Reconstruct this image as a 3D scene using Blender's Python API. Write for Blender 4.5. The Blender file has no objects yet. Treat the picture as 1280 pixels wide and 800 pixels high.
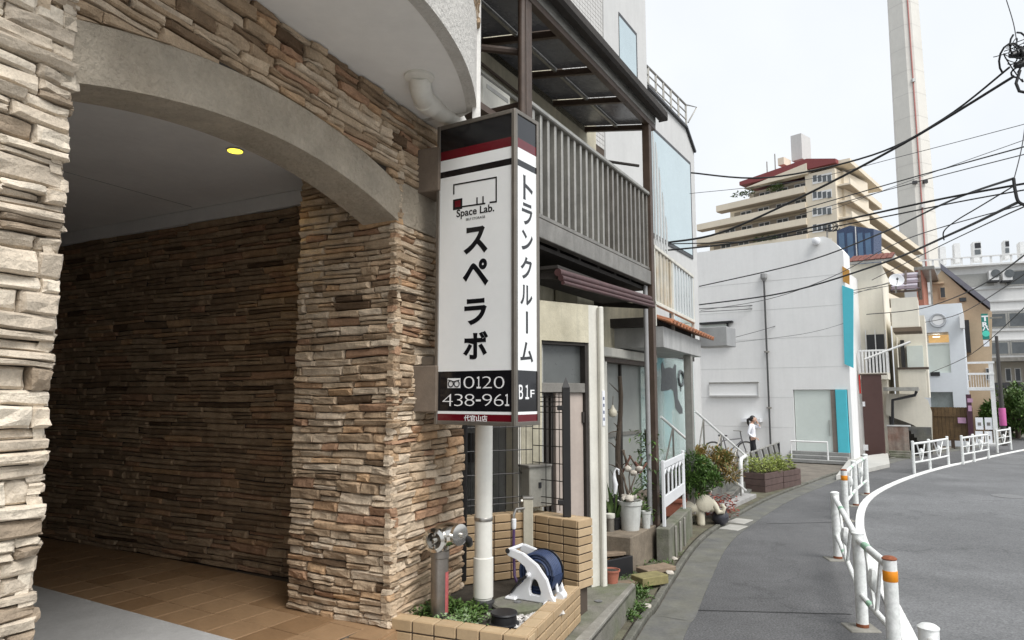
import bpy, bmesh, math, random
from mathutils import Vector, Matrix, noise
R = random.Random(11)
SC = bpy.context.scene
COL = SC.collection
rad = math.radians

# ---------------------------------------------------------------- camera
F, CAMH = 860.0, 2.0
PITCH = math.atan(95 / 860.0)
cam = bpy.data.cameras.new('camera'); camo = bpy.data.objects.new('camera', cam); COL.objects.link(camo)
camo.location = (0, 0, CAMH); camo.rotation_euler = (math.pi / 2 + PITCH, 0, 0)
cam.sensor_width = 36; cam.lens = 36 * F / 1280; cam.clip_start = 0.05; cam.clip_end = 3000
SC.camera = camo

# ---------------------------------------------------------------- sky and sun (overcast)
SUN_EL, SUN_AZ = 54, 142            # azimuth clockwise from +Y
wd = bpy.data.worlds.new('World'); SC.world = wd; wd.use_nodes = True
nt = wd.node_tree; nt.nodes.clear()
o_ = nt.nodes.new('ShaderNodeOutputWorld'); b_ = nt.nodes.new('ShaderNodeBackground')
sk = nt.nodes.new('ShaderNodeTexSky'); sk.sky_type = 'NISHITA'; sk.sun_disc = False
sk.sun_elevation = rad(SUN_EL); sk.sun_rotation = rad(SUN_AZ); sk.dust_density = 4; sk.air_density = 1.2
hs = nt.nodes.new('ShaderNodeHueSaturation'); hs.inputs['Saturation'].default_value = 0.22
mx = nt.nodes.new('ShaderNodeMix'); mx.data_type = 'RGBA'; mx.inputs[0].default_value = 0.72
tc = nt.nodes.new('ShaderNodeTexCoord'); nz = nt.nodes.new('ShaderNodeTexNoise')
nz.inputs['Scale'].default_value = 1.6; nz.inputs['Detail'].default_value = 5
cr = nt.nodes.new('ShaderNodeValToRGB')
cr.color_ramp.elements[0].position = 0.3; cr.color_ramp.elements[0].color = (6.9, 7.45, 8.1, 1)
cr.color_ramp.elements[1].position = 0.72; cr.color_ramp.elements[1].color = (9.3, 9.6, 9.9, 1)
nt.links.new(tc.outputs['Generated'], nz.inputs['Vector']); nt.links.new(nz.outputs['Fac'], cr.inputs[0])
nt.links.new(sk.outputs[0], hs.inputs['Color']); nt.links.new(hs.outputs[0], mx.inputs[6])
nt.links.new(cr.outputs[0], mx.inputs[7]); nt.links.new(mx.outputs[2], b_.inputs['Color'])
b_.inputs['Strength'].default_value = 0.062
nt.links.new(b_.outputs[0], o_.inputs['Surface'])
sl = bpy.data.lights.new('sun', 'SUN'); so = bpy.data.objects.new('sun', sl); COL.objects.link(so)
sl.energy = 1.5; sl.angle = rad(32); sl.color = (1, 0.975, 0.94)
so.location = (20, -20, 40)
_sd = Vector((math.sin(rad(SUN_AZ)) * math.cos(rad(SUN_EL)), math.cos(rad(SUN_AZ)) * math.cos(rad(SUN_EL)), math.sin(rad(SUN_EL))))
so.rotation_euler = _sd.to_track_quat('Z', 'Y').to_euler()
SC.view_settings.view_transform = 'Standard'; SC.view_settings.look = 'None'
SC.view_settings.exposure = 1.1; SC.view_settings.gamma = 1; SC.view_settings.use_curve_mapping = False
SC.render.engine = 'CYCLES'
SC.cycles.use_denoising = True; SC.cycles.max_bounces = 8; SC.cycles.diffuse_bounces = 4; SC.cycles.transparent_max_bounces = 24
SC.cycles.sample_clamp_indirect = 6

# ---------------------------------------------------------------- measuring helpers: photo pixel (1280x800) to a point of the place
_c, _s = math.cos(PITCH), math.sin(PITCH)
def ray(u, v):
    x = (u - 640) / F; y = (400 - v) / F
    return Vector((x, _c - y * _s, _s + y * _c))
CAMP = Vector((0, 0, CAMH))
def G(u, v, z=0.0):
    d = ray(u, v); return CAMP + d * ((z - CAMH) / d.z)
def at(u, v, y):
    d = ray(u, v); return CAMP + d * (y / d.y)
class Face:
    """a vertical plane: point p, heading (degrees clockwise from +Y); n looks to the camera side"""
    def __init__(s, p, ang):
        s.p = Vector((p[0], p[1], 0)); a = rad(ang)
        s.e = Vector((math.sin(a), math.cos(a), 0)); s.n = Vector((math.cos(a), -math.sin(a), 0))
        if s.n.dot(-s.p) < 0: s.n = -s.n
        s.ang = ang
    def off(s, d):
        q = s.p + s.n * d; f = Face(q, s.ang); f.n = s.n; return f
    def pt(s, a, d=0, z=0): return s.p + s.e * a + s.n * d + Vector((0, 0, z))
    def hit(s, u, v):
        d = ray(u, v); t = s.p.dot(s.n) / d.dot(s.n); return CAMP + d * t
    def sz(s, u, v):
        h = s.hit(u, v); return ((h - s.p).dot(s.e), h.z)

# ---------------------------------------------------------------- mesh builder
class MB:
    def __init__(s): s.v = []; s.f = []; s.c = []
    def add(s, vs, fs, tone=None):
        o = len(s.v); s.v += [Vector(p) for p in vs]; s.f += [tuple(i + o for i in f) for f in fs]; s.c += [tone] * len(fs); return s
    def hexa(s, p, tone=None):   # 4 bottom (ccw), 4 top
        return s.add(p, [(3, 2, 1, 0), (4, 5, 6, 7), (0, 1, 5, 4), (1, 2, 6, 5), (2, 3, 7, 6), (3, 0, 4, 7)], tone)
    def box(s, x0, x1, y0, y1, z0, z1, tone=None):
        return s.hexa([(x0, y0, z0), (x1, y0, z0), (x1, y1, z0), (x0, y1, z0), (x0, y0, z1), (x1, y0, z1), (x1, y1, z1), (x0, y1, z1)], tone)
    def fbox(s, F_, a0, a1, z0, z1, d0, d1, tone=None):
        q = [F_.pt(a0, d0), F_.pt(a1, d0), F_.pt(a1, d1), F_.pt(a0, d1)]
        return s.hexa([(p.x, p.y, z0) for p in q] + [(p.x, p.y, z1) for p in q], tone)
    def px(s, F_, u0, v0, u1, v1, d0, d1, tone=None):  # pixel rectangle on a face, pushed d0..d1 along its normal
        Q_ = F_.off(max(d0, d1)); a0, z0 = Q_.sz(u0, v0); a1, z1 = Q_.sz(u1, v1); b0, y1 = Q_.sz(u0, v1); b1, y0 = Q_.sz(u1, v0)
        zt, zb = (z0 + y0) / 2, (z1 + y1) / 2
        return s.fbox(F_, min(a0, a1), max(a0, a1), min(zt, zb), max(zt, zb), d0, d1, tone)
    def prism(s, poly, z0, z1):
        n = len(poly)
        vs = [(p[0], p[1], z0) for p in poly] + [(p[0], p[1], z1) for p in poly]
        fs = [tuple(reversed(range(n))), tuple(range(n, 2 * n))] + [(i, (i + 1) % n, n + (i + 1) % n, n + i) for i in range(n)]
        return s.add(vs, fs)
    def fprism(s, F_, poly, d0, d1):  # polygon of (a,z) on a face
        n = len(poly)
        vs = [F_.pt(a, d0, z) for a, z in poly] + [F_.pt(a, d1, z) for a, z in poly]
        fs = [tuple(reversed(range(n))), tuple(range(n, 2 * n))] + [(i, (i + 1) % n, n + (i + 1) % n, n + i) for i in range(n)]
        return s.add(vs, fs)
    def bar(s, a, b, w, h=None, up=(0, 0, 1)):
        a = Vector(a); b = Vector(b); h = h or w; d = (b - a).normalized(); u = Vector(up)
        if abs(d.dot(u)) > .98: u = Vector((1, 0, 0))
        x = d.cross(u).normalized() * (w / 2); y = x.normalized().cross(d) * (h / 2)
        return s.hexa([a - x - y, a + x - y, b + x - y, b - x - y, a - x + y, a + x + y, b + x + y, b - x + y])
    def tube(s, pts, r, n=8, cap=True):
        pts = [Vector(p) for p in pts]; m = len(pts); o = len(s.v); rs = r if isinstance(r, (list, tuple)) else [r] * m
        d0 = (pts[1] - pts[0]).normalized(); x = d0.orthogonal().normalized()
        for i, p in enumerate(pts):
            d = (pts[min(i + 1, m - 1)] - pts[max(i - 1, 0)]).normalized()
            x = (x - d * x.dot(d)).normalized(); y = d.cross(x)
            for k in range(n):
                t = 2 * math.pi * k / n; s.v.append(p + (x * math.cos(t) + y * math.sin(t)) * rs[i])
        for i in range(m - 1):
            for k in range(n):
                s.f.append((o + i * n + k, o + i * n + (k + 1) % n, o + (i + 1) * n + (k + 1) % n, o + (i + 1) * n + k)); s.c.append(None)
        if cap:
            s.f.append(tuple(reversed(range(o, o + n)))); s.f.append(tuple(range(o + (m - 1) * n, o + m * n))); s.c += [None, None]
        return s
    def lathe(s, c, prof, n=20, axis=None):
        """prof: (r,h) list; axis default +Z"""
        c = Vector(c); ax = Vector(axis or (0, 0, 1)).normalized(); x = ax.orthogonal().normalized(); y = ax.cross(x); o = len(s.v); m = len(prof)
        for r, h in prof:
            for k in range(n):
                t = 2 * math.pi * k / n; s.v.append(c + ax * h + (x * math.cos(t) + y * math.sin(t)) * max(r, 1e-4))
        for i in range(m - 1):
            for k in range(n):
                s.f.append((o + i * n + k, o + i * n + (k + 1) % n, o + (i + 1) * n + (k + 1) % n, o + (i + 1) * n + k)); s.c.append(None)
        s.f.append(tuple(reversed(range(o, o + n)))); s.f.append(tuple(range(o + (m - 1) * n, o + m * n))); s.c += [None, None]
        return s
    def build(s, name, mat, parent=None, smooth=False, bevel=0, label=None, kind=None, seg=1):
        off = Vector((0, 0, 0)); q = parent
        while q is not None: off += q.location; q = q.parent
        me = bpy.data.meshes.new(name); me.from_pydata([p - off for p in s.v], [], s.f); me.update()
        if any(c is not None for c in s.c):
            at_ = me.attributes.new('tone', 'FLOAT', 'FACE'); at_.data.foreach_set('value', [c if c is not None else .5 for c in s.c])
        if smooth:
            for p in me.polygons: p.use_smooth = True
        o = bpy.data.objects.new(name, me); COL.objects.link(o)
        if mat: me.materials.append(mat)
        if parent: o.parent = parent
        if smooth:
            try: me.set_sharp_from_angle(angle=rad(40))
            except Exception: pass
        if bevel:
            bm = bmesh.new(); bm.from_mesh(me)
            bmesh.ops.recalc_face_normals(bm, faces=bm.faces)
            es = [e for e in bm.edges if len(e.link_faces) == 2 and e.calc_face_angle(0) > .5]
            bmesh.ops.bevel(bm, geom=es, offset=bevel, segments=seg, affect='EDGES', clamp_overlap=True); bm.to_mesh(me); bm.free()
        if label: o['label'] = label
        if kind: o['kind'] = kind
        return o
def tag(o, label=None, cat=None, group=None, kind=None):
    if label: o['label'] = label
    if cat: o['category'] = cat
    if group: o['group'] = group
    if kind: o['kind'] = kind
    return o
def thing(name, label, cat, loc=(0, 0, 0), group=None):
    o = bpy.data.objects.new(name, None); COL.objects.link(o); o.location = Vector(loc); o.empty_display_size = .1
    return tag(o, label, cat, group)
def struct(o): o['kind'] = 'structure'; return o
def copy_tree(o, parent=None):
    c = o.copy(); COL.objects.link(c); c.parent = parent
    for ch in list(o.children): copy_tree(ch, c)
    return c
def text_mesh(name, body, size, mat, parent, M, bold=0.0, align='CENTER', sx=1.0, depth=.0006, shear=0):
    """flat lettering as a mesh; M: matrix placing the text plane (x right, y up, z out)"""
    cu = bpy.data.curves.new(name, 'FONT'); cu.body = body; cu.size = size; cu.align_x = align; cu.align_y = 'CENTER'
    cu.extrude = depth; cu.offset = bold; cu.shear = shear; cu.resolution_u = 4
    ob = bpy.data.objects.new(name, cu); COL.objects.link(ob)
    dg = bpy.context.evaluated_depsgraph_get(); dg.update()
    me = bpy.data.meshes.new_from_object(ob.evaluated_get(dg)); bpy.data.objects.remove(ob); bpy.data.curves.remove(cu)
    off = Vector((0, 0, 0)); q = parent
    while q is not None: off += q.location; q = q.parent
    me.transform(Matrix.Translation(-off) @ M @ Matrix.Diagonal((sx, 1, 1, 1))); me.materials.clear(); me.materials.append(mat)
    o = bpy.data.objects.new(name, me); COL.objects.link(o); o.parent = parent; return o

# ---------------------------------------------------------------- materials
_M = {}
def mat(name, col, rough=.6, metal=0, var=.12, scale=6, bump=0, bscale=40, streak=0, tone=0, spec=.5, var2=None, coat=0, emit=0, dist=.01, speck=0, sscale=160, patch=0, crack=0):
    if name in _M: return _M[name]
    m = bpy.data.materials.new(name); m.use_nodes = True; t = m.node_tree; N = t.nodes; L = t.links
    p = N['Principled BSDF']; p.inputs['Roughness'].default_value = rough; p.inputs['Metallic'].default_value = metal
    p.inputs['Specular IOR Level'].default_value = spec; p.inputs['Coat Weight'].default_value = coat
    g = N.new('ShaderNodeTexCoord'); co = g.outputs['Object']
    c = (col[0], col[1], col[2], 1)
    def noise_(sc, det=6, stretch=None, rough_=.6):
        n = N.new('ShaderNodeTexNoise'); n.inputs['Scale'].default_value = sc; n.inputs['Detail'].default_value = det; n.inputs['Roughness'].default_value = rough_
        if stretch:
            mp = N.new('ShaderNodeMapping'); mp.inputs['Scale'].default_value = stretch; L.new(co, mp.inputs['Vector']); L.new(mp.outputs[0], n.inputs['Vector'])
        else: L.new(co, n.inputs['Vector'])
        return n.outputs['Fac']
    def ramp(x, a, b, lo, hi):
        r = N.new('ShaderNodeMapRange'); r.inputs[1].default_value = a; r.inputs[2].default_value = b; r.inputs[3].default_value = lo; r.inputs[4].default_value = hi; L.new(x, r.inputs[0]); return r.outputs[0]
    def mul(colsock, fac):
        mm = N.new('ShaderNodeMix'); mm.data_type = 'RGBA'; mm.blend_type = 'MULTIPLY'; mm.inputs[0].default_value = 1
        L.new(colsock, mm.inputs[6]); cc = N.new('ShaderNodeCombineColor')
        for i in range(3): L.new(fac, cc.inputs[i])
        L.new(cc.outputs[0], mm.inputs[7]); return mm.outputs[2]
    rgb = N.new('ShaderNodeRGB'); rgb.outputs[0].default_value = c; cur = rgb.outputs[0]
    if var2 is not None:   # second colour mixed by noise
        m2 = N.new('ShaderNodeMix'); m2.data_type = 'RGBA'; L.new(ramp(noise_(scale * .7, 8), .38, .66, 0, 1), m2.inputs[0])
        L.new(cur, m2.inputs[6]); m2.inputs[7].default_value = (*var2, 1); cur = m2.outputs[2]
    if tone:
        a = N.new('ShaderNodeAttribute'); a.attribute_name = 'tone'; rp = N.new('ShaderNodeValToRGB'); rp.color_ramp.interpolation = 'LINEAR'
        el = rp.color_ramp.elements
        for i, (ps, cc) in enumerate(tone):
            if i > 1: el.new(ps)
            el[i].position = ps; el[i].color = (*cc, 1)
        L.new(a.outputs['Fac'], rp.inputs[0]); cur = rp.outputs[0]
    if var: cur = mul(cur, ramp(noise_(scale), .25, .75, 1 - var, 1 + var))
    if var: cur = mul(cur, ramp(noise_(scale * 9, 3), .25, .75, 1 - var * .5, 1 + var * .5))
    if speck: cur = mul(cur, ramp(noise_(sscale, 2), .3, .7, 1 - speck, 1 + speck))
    if patch: cur = mul(cur, ramp(noise_(.35, 3), .45, .56, 1 - patch, 1 + patch * .5))
    if crack:
        n_ = noise_(crack, 9, None, .55); d_ = N.new('ShaderNodeMath'); d_.operation = 'SUBTRACT'; L.new(n_, d_.inputs[0]); d_.inputs[1].default_value = .5
        a_ = N.new('ShaderNodeMath'); a_.operation = 'ABSOLUTE'; L.new(d_.outputs[0], a_.inputs[0]); cur = mul(cur, ramp(a_.outputs[0], .0, .0045, .74, 1))
    if streak: cur = mul(cur, ramp(noise_(1, 5, (7, 7, .55)), .42, .75, 1, 1 - streak))
    L.new(cur, p.inputs['Base Color'])
    L.new(ramp(noise_(scale * 2.5), .2, .8, max(0, rough - .1), min(1, rough + .1)), p.inputs['Roughness'])
    if bump:
        b = N.new('ShaderNodeBump'); b.inputs['Strength'].default_value = bump; b.inputs['Distance'].default_value = dist
        L.new(noise_(bscale, 8, None, .65), b.inputs['Height']); L.new(b.outputs[0], p.inputs['Normal'])
    if emit: p.inputs['Emission Color'].default_value = c; p.inputs['Emission Strength'].default_value = emit
    _M[name] = m; return m
def glass(name, tint=(.8, .9, .9), rough=.03, alpha=.35, spec=.8):
    if name in _M: return _M[name]
    m = bpy.data.materials.new(name); m.use_nodes = True; t = m.node_tree; N = t.nodes; L = t.links; p = N['Principled BSDF']
    p.inputs['Base Color'].default_value = (*tint, 1); p.inputs['Roughness'].default_value = rough; p.inputs['Alpha'].default_value = alpha; p.inputs['Specular IOR Level'].default_value = spec
    _M[name] = m; return m
# ================================================================ ground, pavement, road
m_ground = mat('bare_ground', (.16, .14, .115), .9, var=.35, scale=3, bump=.5, bscale=60)
m_pave = mat('pavement_asphalt', (.108, .108, .11), .88, var=.2, scale=.9, bump=.7, bscale=240, dist=.005, speck=.5, sscale=60, patch=.12, crack=.3)
m_road = mat('road_asphalt', (.145, .147, .15), .85, var=.16, scale=.7, bump=.7, bscale=260, dist=.005, speck=.36, sscale=55, patch=.09, crack=.22)
m_conc = mat('gutter_concrete', (.15, .148, .125), .9, var=.25, scale=4, bump=.6, bscale=120, var2=(.125, .125, .12))
m_moss = mat('mossy_concrete', (.19, .18, .155), .92, var=.3, scale=4, bump=.6, bscale=60, var2=(.11, .12, .075))
m_white = mat('white_road_paint', (.74, .74, .72), .75, var=.14, scale=8, bump=.25, bscale=120, speck=.2, sscale=25, crack=1.5)
def sheet(name, poly, z, m, thick=.004):
    bm = bmesh.new(); vs = [bm.verts.new((p[0], p[1], z)) for p in poly]; bm.faces.new(vs); bmesh.ops.recalc_face_normals(bm, faces=bm.faces)
    me = bpy.data.meshes.new(name); bm.to_mesh(me); bm.free(); me.materials.append(m)
    if me.polygons[0].normal.z < 0: me.flip_normals()
    o = bpy.data.objects.new(name, me); COL.objects.link(o); return struct(o)
sheet('ground', [(-400, -60), (400, -60), (400, 900), (-400, 900)], -.02, m_ground)
def pix(l, z=0): return [G(u, v, z).xy for u, v in l]
def smooth_line(pts, k=6):
    pts = [Vector((p[0], p[1])) for p in pts]; out = []
    for i in range(len(pts) - 1):
        a, b, c_, d = pts[max(i - 1, 0)], pts[i], pts[i + 1], pts[min(i + 2, len(pts) - 1)]
        for j in range(k):
            t = j / k; out.append(.5 * (2 * b + (c_ - a) * t + (2 * a - 5 * b + 4 * c_ - d) * t * t + (-a + 3 * b - 3 * c_ + d) * t ** 3))
    out.append(pts[-1]); return out
def offset_line(l, d):
    o = []
    for i, p in enumerate(l):
        t = (l[min(i + 1, len(l) - 1)] - l[max(i - 1, 0)]).normalized(); o.append(p + Vector((t.y, -t.x)) * d)
    return o
# kerb line beside the houses and white line beside the road, both read on the ground
KERB = smooth_line([(-.9, 1.0)] + pix([(787, 800), (814, 763), (836, 728), (870, 680), (903, 655), (955, 626), (1000, 608), (1045, 592), (1075, 584), (1112, 574), (1165, 565), (1225, 556)]) + [(26, 35.5), (40, 50)])
LINE = smooth_line([(1.9, 2.2), (2.55, 4.4)] + pix([(1128, 800), (1092, 720), (1070, 660), (1080, 625), (1115, 604), (1165, 587), (1222, 574), (1280, 562)]) + [(24.5, 30.5), (42, 44)])
gut_out = offset_line(KERB, .41)
def resample(l, n):
    L_ = [0]
    for i in range(1, len(l)): L_.append(L_[-1] + (l[i] - l[i - 1]).length)
    out = []; j = 0
    for k in range(n):
        t = L_[-1] * k / (n - 1)
        while j < len(l) - 2 and L_[j + 1] < t: j += 1
        out.append(l[j].lerp(l[j + 1], min(1, (t - L_[j]) / max(1e-6, L_[j + 1] - L_[j]))))
    return out
def strip(name, a, b, z, m):
    vs = []
    for p, q in zip(a, b): vs += [(p.x, p.y, z), (q.x, q.y, z)]
    o = MB().add(vs, [(2 * i, 2 * i + 1, 2 * i + 3, 2 * i + 2) for i in range(len(a) - 1)]).build(name, m); return struct(o)
strip('pavement', resample(gut_out, 80), resample(LINE, 80), 0.0, m_pave)
_rv = []; _nl = [Vector((1.0, -8)), Vector((1.4, -2))] + LINE
for i, p in enumerate(_nl): _rv += [(p.x, p.y, -.008), (90, -30 + 80 * i / (len(_nl) - 1), -.008)]
struct(MB().add(_rv, [(2 * i, 2 * i + 1, 2 * i + 3, 2 * i + 2) for i in range(len(_nl) - 1)]).build('road', m_road))
# gutter strip beside the kerb, in cast lengths
gutter = struct(thing('gutter', 'pale concrete gutter strip', None)); del gutter['label']
kin = offset_line(KERB, .055)
for i in range(0, len(KERB) - 1):
    j = i + 1; k = (gut_out[j] - gut_out[i]) * .0015
    MB().prism([kin[i] + k, gut_out[i] + k, gut_out[j] - k, kin[j] - k], -.05, .006 + .0006 * (i % 2)).build('gutter_stone', m_conc, gutter, bevel=.001)
kerb = struct(thing('kerb', 'x', None)); del kerb['label']
m_kerb = mat('kerb_concrete', (.27, .26, .23), .9, var=.25, scale=5, bump=.4, bscale=90, var2=(.19, .18, .155))
m_kerb2 = mat('dark_kerb', (.15, .145, .125), .9, var=.3, scale=5, bump=.5, bscale=90, var2=(.10, .10, .08))
kout = offset_line(KERB, -.03); kmid = offset_line(KERB, .035)
for i in range(len(KERB) - 1):
    k = (KERB[i + 1] - KERB[i]) * .01
    MB().prism([kout[i] + k, kmid[i] + k, kmid[i + 1] - k, kout[i + 1] - k], -.05, .04).build('kerb_stone', m_kerb2, kerb, bevel=.01)
# strip of soil and moss between the kerb and the houses
soil = offset_line(KERB, -1.7)
m_soil = mat('soil_strip', (.10, .085, .06), .95, var=.4, scale=5, bump=.9, bscale=50, var2=(.13, .13, .085))
sheet('soil_strip', [tuple(p) for p in offset_line(KERB, -.045)[:44]] + [tuple(p) for p in reversed(soil[:44])], .03, m_soil)
# white painted kerb blocks beside the road
wl = struct(thing('white_edge_line', 'x', None)); del wl['label']
lin, lout = offset_line(LINE, -.01), offset_line(LINE, .115)
for i in range(len(LINE) - 1):
    nsub = 3 if i < 36 else 1
    for q in range(nsub):
        f0, f1 = q / nsub + .004, (q + 1) / nsub - .004
        A = lin[i].lerp(lin[i + 1], f0); B = lout[i].lerp(lout[i + 1], f0); C_ = lout[i].lerp(lout[i + 1], f1); D = lin[i].lerp(lin[i + 1], f1)
        MB().prism([A, B, C_, D], -.05, .018 + R.uniform(-.002, .002)).build('kerb_block', m_white, wl, bevel=.006)
# repair joint in the pavement and manhole in the road
m_tar = mat('tar_seam', (.035, .035, .036), .8, var=.2, scale=20)
_a, _b = G(862, 763), G(1066, 768)
for k, (a_, b_) in enumerate([(G(862, 763), G(1064, 768)), (G(958, 655), G(1040, 653))]):
    dd = (b_ - a_).normalized(); nn = Vector((dd.y, -dd.x, 0)) * .008
    pts = []
    for t in range(13):
        p = a_.lerp(b_, t / 12) + nn * R.uniform(-.5, .5); pts.append(p)
    struct(tag(sheet('tar_seam', [(p + nn).xy for p in pts] + [(p - nn).xy for p in reversed(pts)], .0045, m_tar)))
mh = G(1262, 620)
m_iron = mat('manhole_iron', (.2, .2, .2), .6, metal=.3, var=.25, scale=30, bump=.8, bscale=70)
tag(MB().lathe((mh.x, mh.y, -.03), [(.31, 0), (.31, .028), (.29, .031), (.27, .027), (.1, .027), (.08, .031), (0, .031)], 32).build('manhole_cover', m_iron), 'round grey manhole cover set in the road', 'manhole cover')

# ================================================================ stone-clad building with the arched passage
ZF = .45
C1 = G(485.5, 784.4, ZF)
F1 = Face(C1.xy, 23.2); FL = Face(C1.xy, -61.2)
W0 = G(360, 722, ZF); FW = Face(W0.xy, -62.5)
K = .775
S_L = -3.13 * K; LEN_P = 1.03; LEN_L = .93
Z_SOF, Z_CEIL, Z_CORN = 4.115, 3.86, 3.72
def zs(z): return 2 + (z - 2) * K
def arch_in(a):
    t = (a - S_L / 2) / (S_L / 2); return zs(3.59) + (zs(3.835) - zs(3.59)) * (1 - t * t) if a < 0 else zs(3.59)
def arch_out(a):
    if a > .06: return zs(3.985)
    t = (a - S_L / 2) / (S_L / 2); return zs(3.93) + (zs(4.16) - zs(3.93)) * (1 - t * t)
bld = thing('stone_clad_building', 'building clad in beige ledgestone with a wide arched driveway passage', 'building', (C1.x, C1.y, ZF))
m_stone = mat('ledgestone', (.4, .33, .26), .9, var=.3, scale=9, bump=.9, bscale=38, dist=.02, spec=.2,
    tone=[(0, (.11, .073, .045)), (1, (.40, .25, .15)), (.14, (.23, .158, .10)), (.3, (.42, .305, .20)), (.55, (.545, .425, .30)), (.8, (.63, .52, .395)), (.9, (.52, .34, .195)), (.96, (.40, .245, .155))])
m_pale = mat('ledgestone_pale', (.6, .54, .45), .9, var=.24, scale=11, bump=.9, bscale=34, dist=.02, spec=.2,
    tone=[(0, (.33, .27, .205)), (1, (.52, .37, .24)), (.2, (.50, .43, .345)), (.6, (.68, .585, .465)), (.88, (.75, .665, .545))])
m_mortar = mat('dark_mortar', (.055, .045, .037), .95, var=.3, scale=20, bump=.5, bscale=80)
m_plast = mat('rough_plaster', (.52, .45, .355), .92, var=.18, scale=4, bump=1.0, bscale=22, dist=.05, var2=(.43, .365, .28))
m_ceil = mat('passage_ceiling_paint', (.86, .85, .83), .85, var=.06, scale=2)
m_soff = mat('soffit_paint', (.80, .79, .765), .85, var=.05, scale=1.5, streak=.03)
STONES = []
def stone(F_, a0, a1, z0, z1, d, tone, pale, clip=None, chip=.012, seed=0):
    nx = 5 if (a1 - a0) > .13 else 4; nz = 4; vs = []; w, h = a1 - a0, z1 - z0
    ex, ez = min(.012, w * .14), min(.010, h * .18)
    xs = [a0, a0 + ex] + [a0 + w * (i / (nx - 2)) for i in range(1, nx - 2)] + [a1 - ex, a1]
    zz = [z0, z0 + ez, (z0 + z1) / 2 + R.uniform(-.1, .1) * h, z1 - ez, z1]
    nx_, nz_ = len(xs), len(zz); tilt = R.uniform(-.010, .010); tz = R.uniform(-.008, .010)
    def warp(a, z): return z + .014 * noise.noise((a * 1.7 + seed, z * 2.3, seed)) * 1.2 + .004 * noise.noise((a * 9, z * 11, seed + 3))
    for j, z in enumerate(zz):
        for i, a in enumerate(xs):
            rim = i in (0, nx_ - 1) or j in (0, nz_ - 1)
            dd = d - (.016 if rim else 0) + tilt * ((a - a0) / w - .5) * 2 + tz * ((z - z0) / h - .5) * 2
            if not rim: dd += chip * noise.noise((a * 13 + seed, z * 22, d * 50)) * 1.6
            aa = a + (R.uniform(-.004, .004) if rim else R.uniform(-.006, .006)); z2 = warp(a, z) + R.uniform(-.0025, .0025)
            if clip: z2 = max(z2, clip(a))
            vs.append(F_.pt(aa, dd, z2))
    fs = [(j * nx_ + i, j * nx_ + i + 1, (j + 1) * nx_ + i + 1, (j + 1) * nx_ + i) for j in range(nz_ - 1) for i in range(nx_ - 1)]
    ring = [i for i in range(nx_)] + [j * nx_ + nx_ - 1 for j in range(1, nz_)] + [(nz_ - 1) * nx_ + i for i in range(nx_ - 2, -1, -1)] + [j * nx_ for j in range(nz_ - 2, 0, -1)]
    o = len(vs); vs += [vs[r] - F_.n * (d + .01) for r in ring]; m = len(ring)
    fs += [(ring[k], o + k, o + (k + 1) % m, ring[(k + 1) % m]) for k in range(m)]
    c = F_.pt((a0 + a1) / 2, d, (z0 + z1) / 2); dv = c - CAMP; dist = dv.length
    score = w * h * abs(dv.normalized().dot(F_.n)) / dist ** 2
    STONES.append((score, vs, fs, tone, pale))
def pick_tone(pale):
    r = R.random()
    if pale == 'dark': return R.uniform(.17, .34) if r < .68 else (R.uniform(.12, .2) if r < .78 else R.uniform(.9, 1.0))  # passage wall tones, darkened to stand for its shade
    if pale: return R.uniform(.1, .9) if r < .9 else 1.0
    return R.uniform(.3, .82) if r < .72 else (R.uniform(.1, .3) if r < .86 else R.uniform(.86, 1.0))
def stone_wall(F_, a0, a1, z0, z1, hs, ls, pale=False, clip=None, keep=None, seed=0, d=(.02, .05)):
    z = z0
    while z < z1 - .015:
        h = min(R.choice(hs) * R.uniform(.9, 1.12), z1 - z)
        if z1 - z - h < .025: h = z1 - z
        a = a0 + (0 if R.random() < .5 else -R.uniform(0, .02))
        while a < a1 - .005:
            l = R.uniform(*ls) * (1.0 if R.random() < .8 else 1.5)
            b = min(a + l, a1)
            if a1 - b < .06: b = a1
            g = .003
            if (not clip or z + h > clip((a + b) / 2) + .02) and (not keep or keep((a + b) / 2, z + h / 2)):
                if h > .058 and R.random() < .38:      # two thin pieces instead of one
                    zm = z + h * R.uniform(.38, .62)
                    for (q0, q1) in ((z, zm), (zm, z + h)): stone(F_, a + g, b - g, q0 + .002, q1 - .002, R.uniform(*d), pick_tone(pale), pale, clip, seed=seed)
                else: stone(F_, a + g, b - g, z + .002, z + h - .002, R.uniform(*d), pick_tone(pale), pale, clip, seed=seed)
            a = b
        z += h
# pier: reveal towards the passage, and street face
stone_wall(FL, -.035, LEN_L, ZF, 3.80, [.042, .05, .058, .068], (.12, .34), seed=1.3, d=(.02, .042))
stone_wall(F1, -.035, LEN_P, ZF - .45, zs(3.59), [.042, .05, .058, .068], (.10, .3), seed=5.1, d=(.025, .048), keep=lambda a, z: z > ZF - .05 or a > .1)
# façade above the band
stone_wall(F1, S_L - 1.0, LEN_P, zs(3.9), Z_SOF, [.05, .065, .075], (.12, .36), clip=lambda a: arch_out(a) + .004, seed=8.8)
# near pillar
stone_wall(F1, S_L - .62, S_L + .03, ZF, Z_SOF, [.055, .066, .078, .09], (.11, .3), pale=True, seed=2.2, d=(.03, .07), keep=lambda a, z: a < S_L + .03)
FLn = Face(F1.pt(S_L).xy, -61.2)   # its reveal (looks into the passage, away from the camera)
FLn.n = -FLn.n
stone_wall(FLn, -.03, .6, ZF, 3.6, [.07, .085, .1], (.15, .35), pale=True, seed=3.2)
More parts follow.
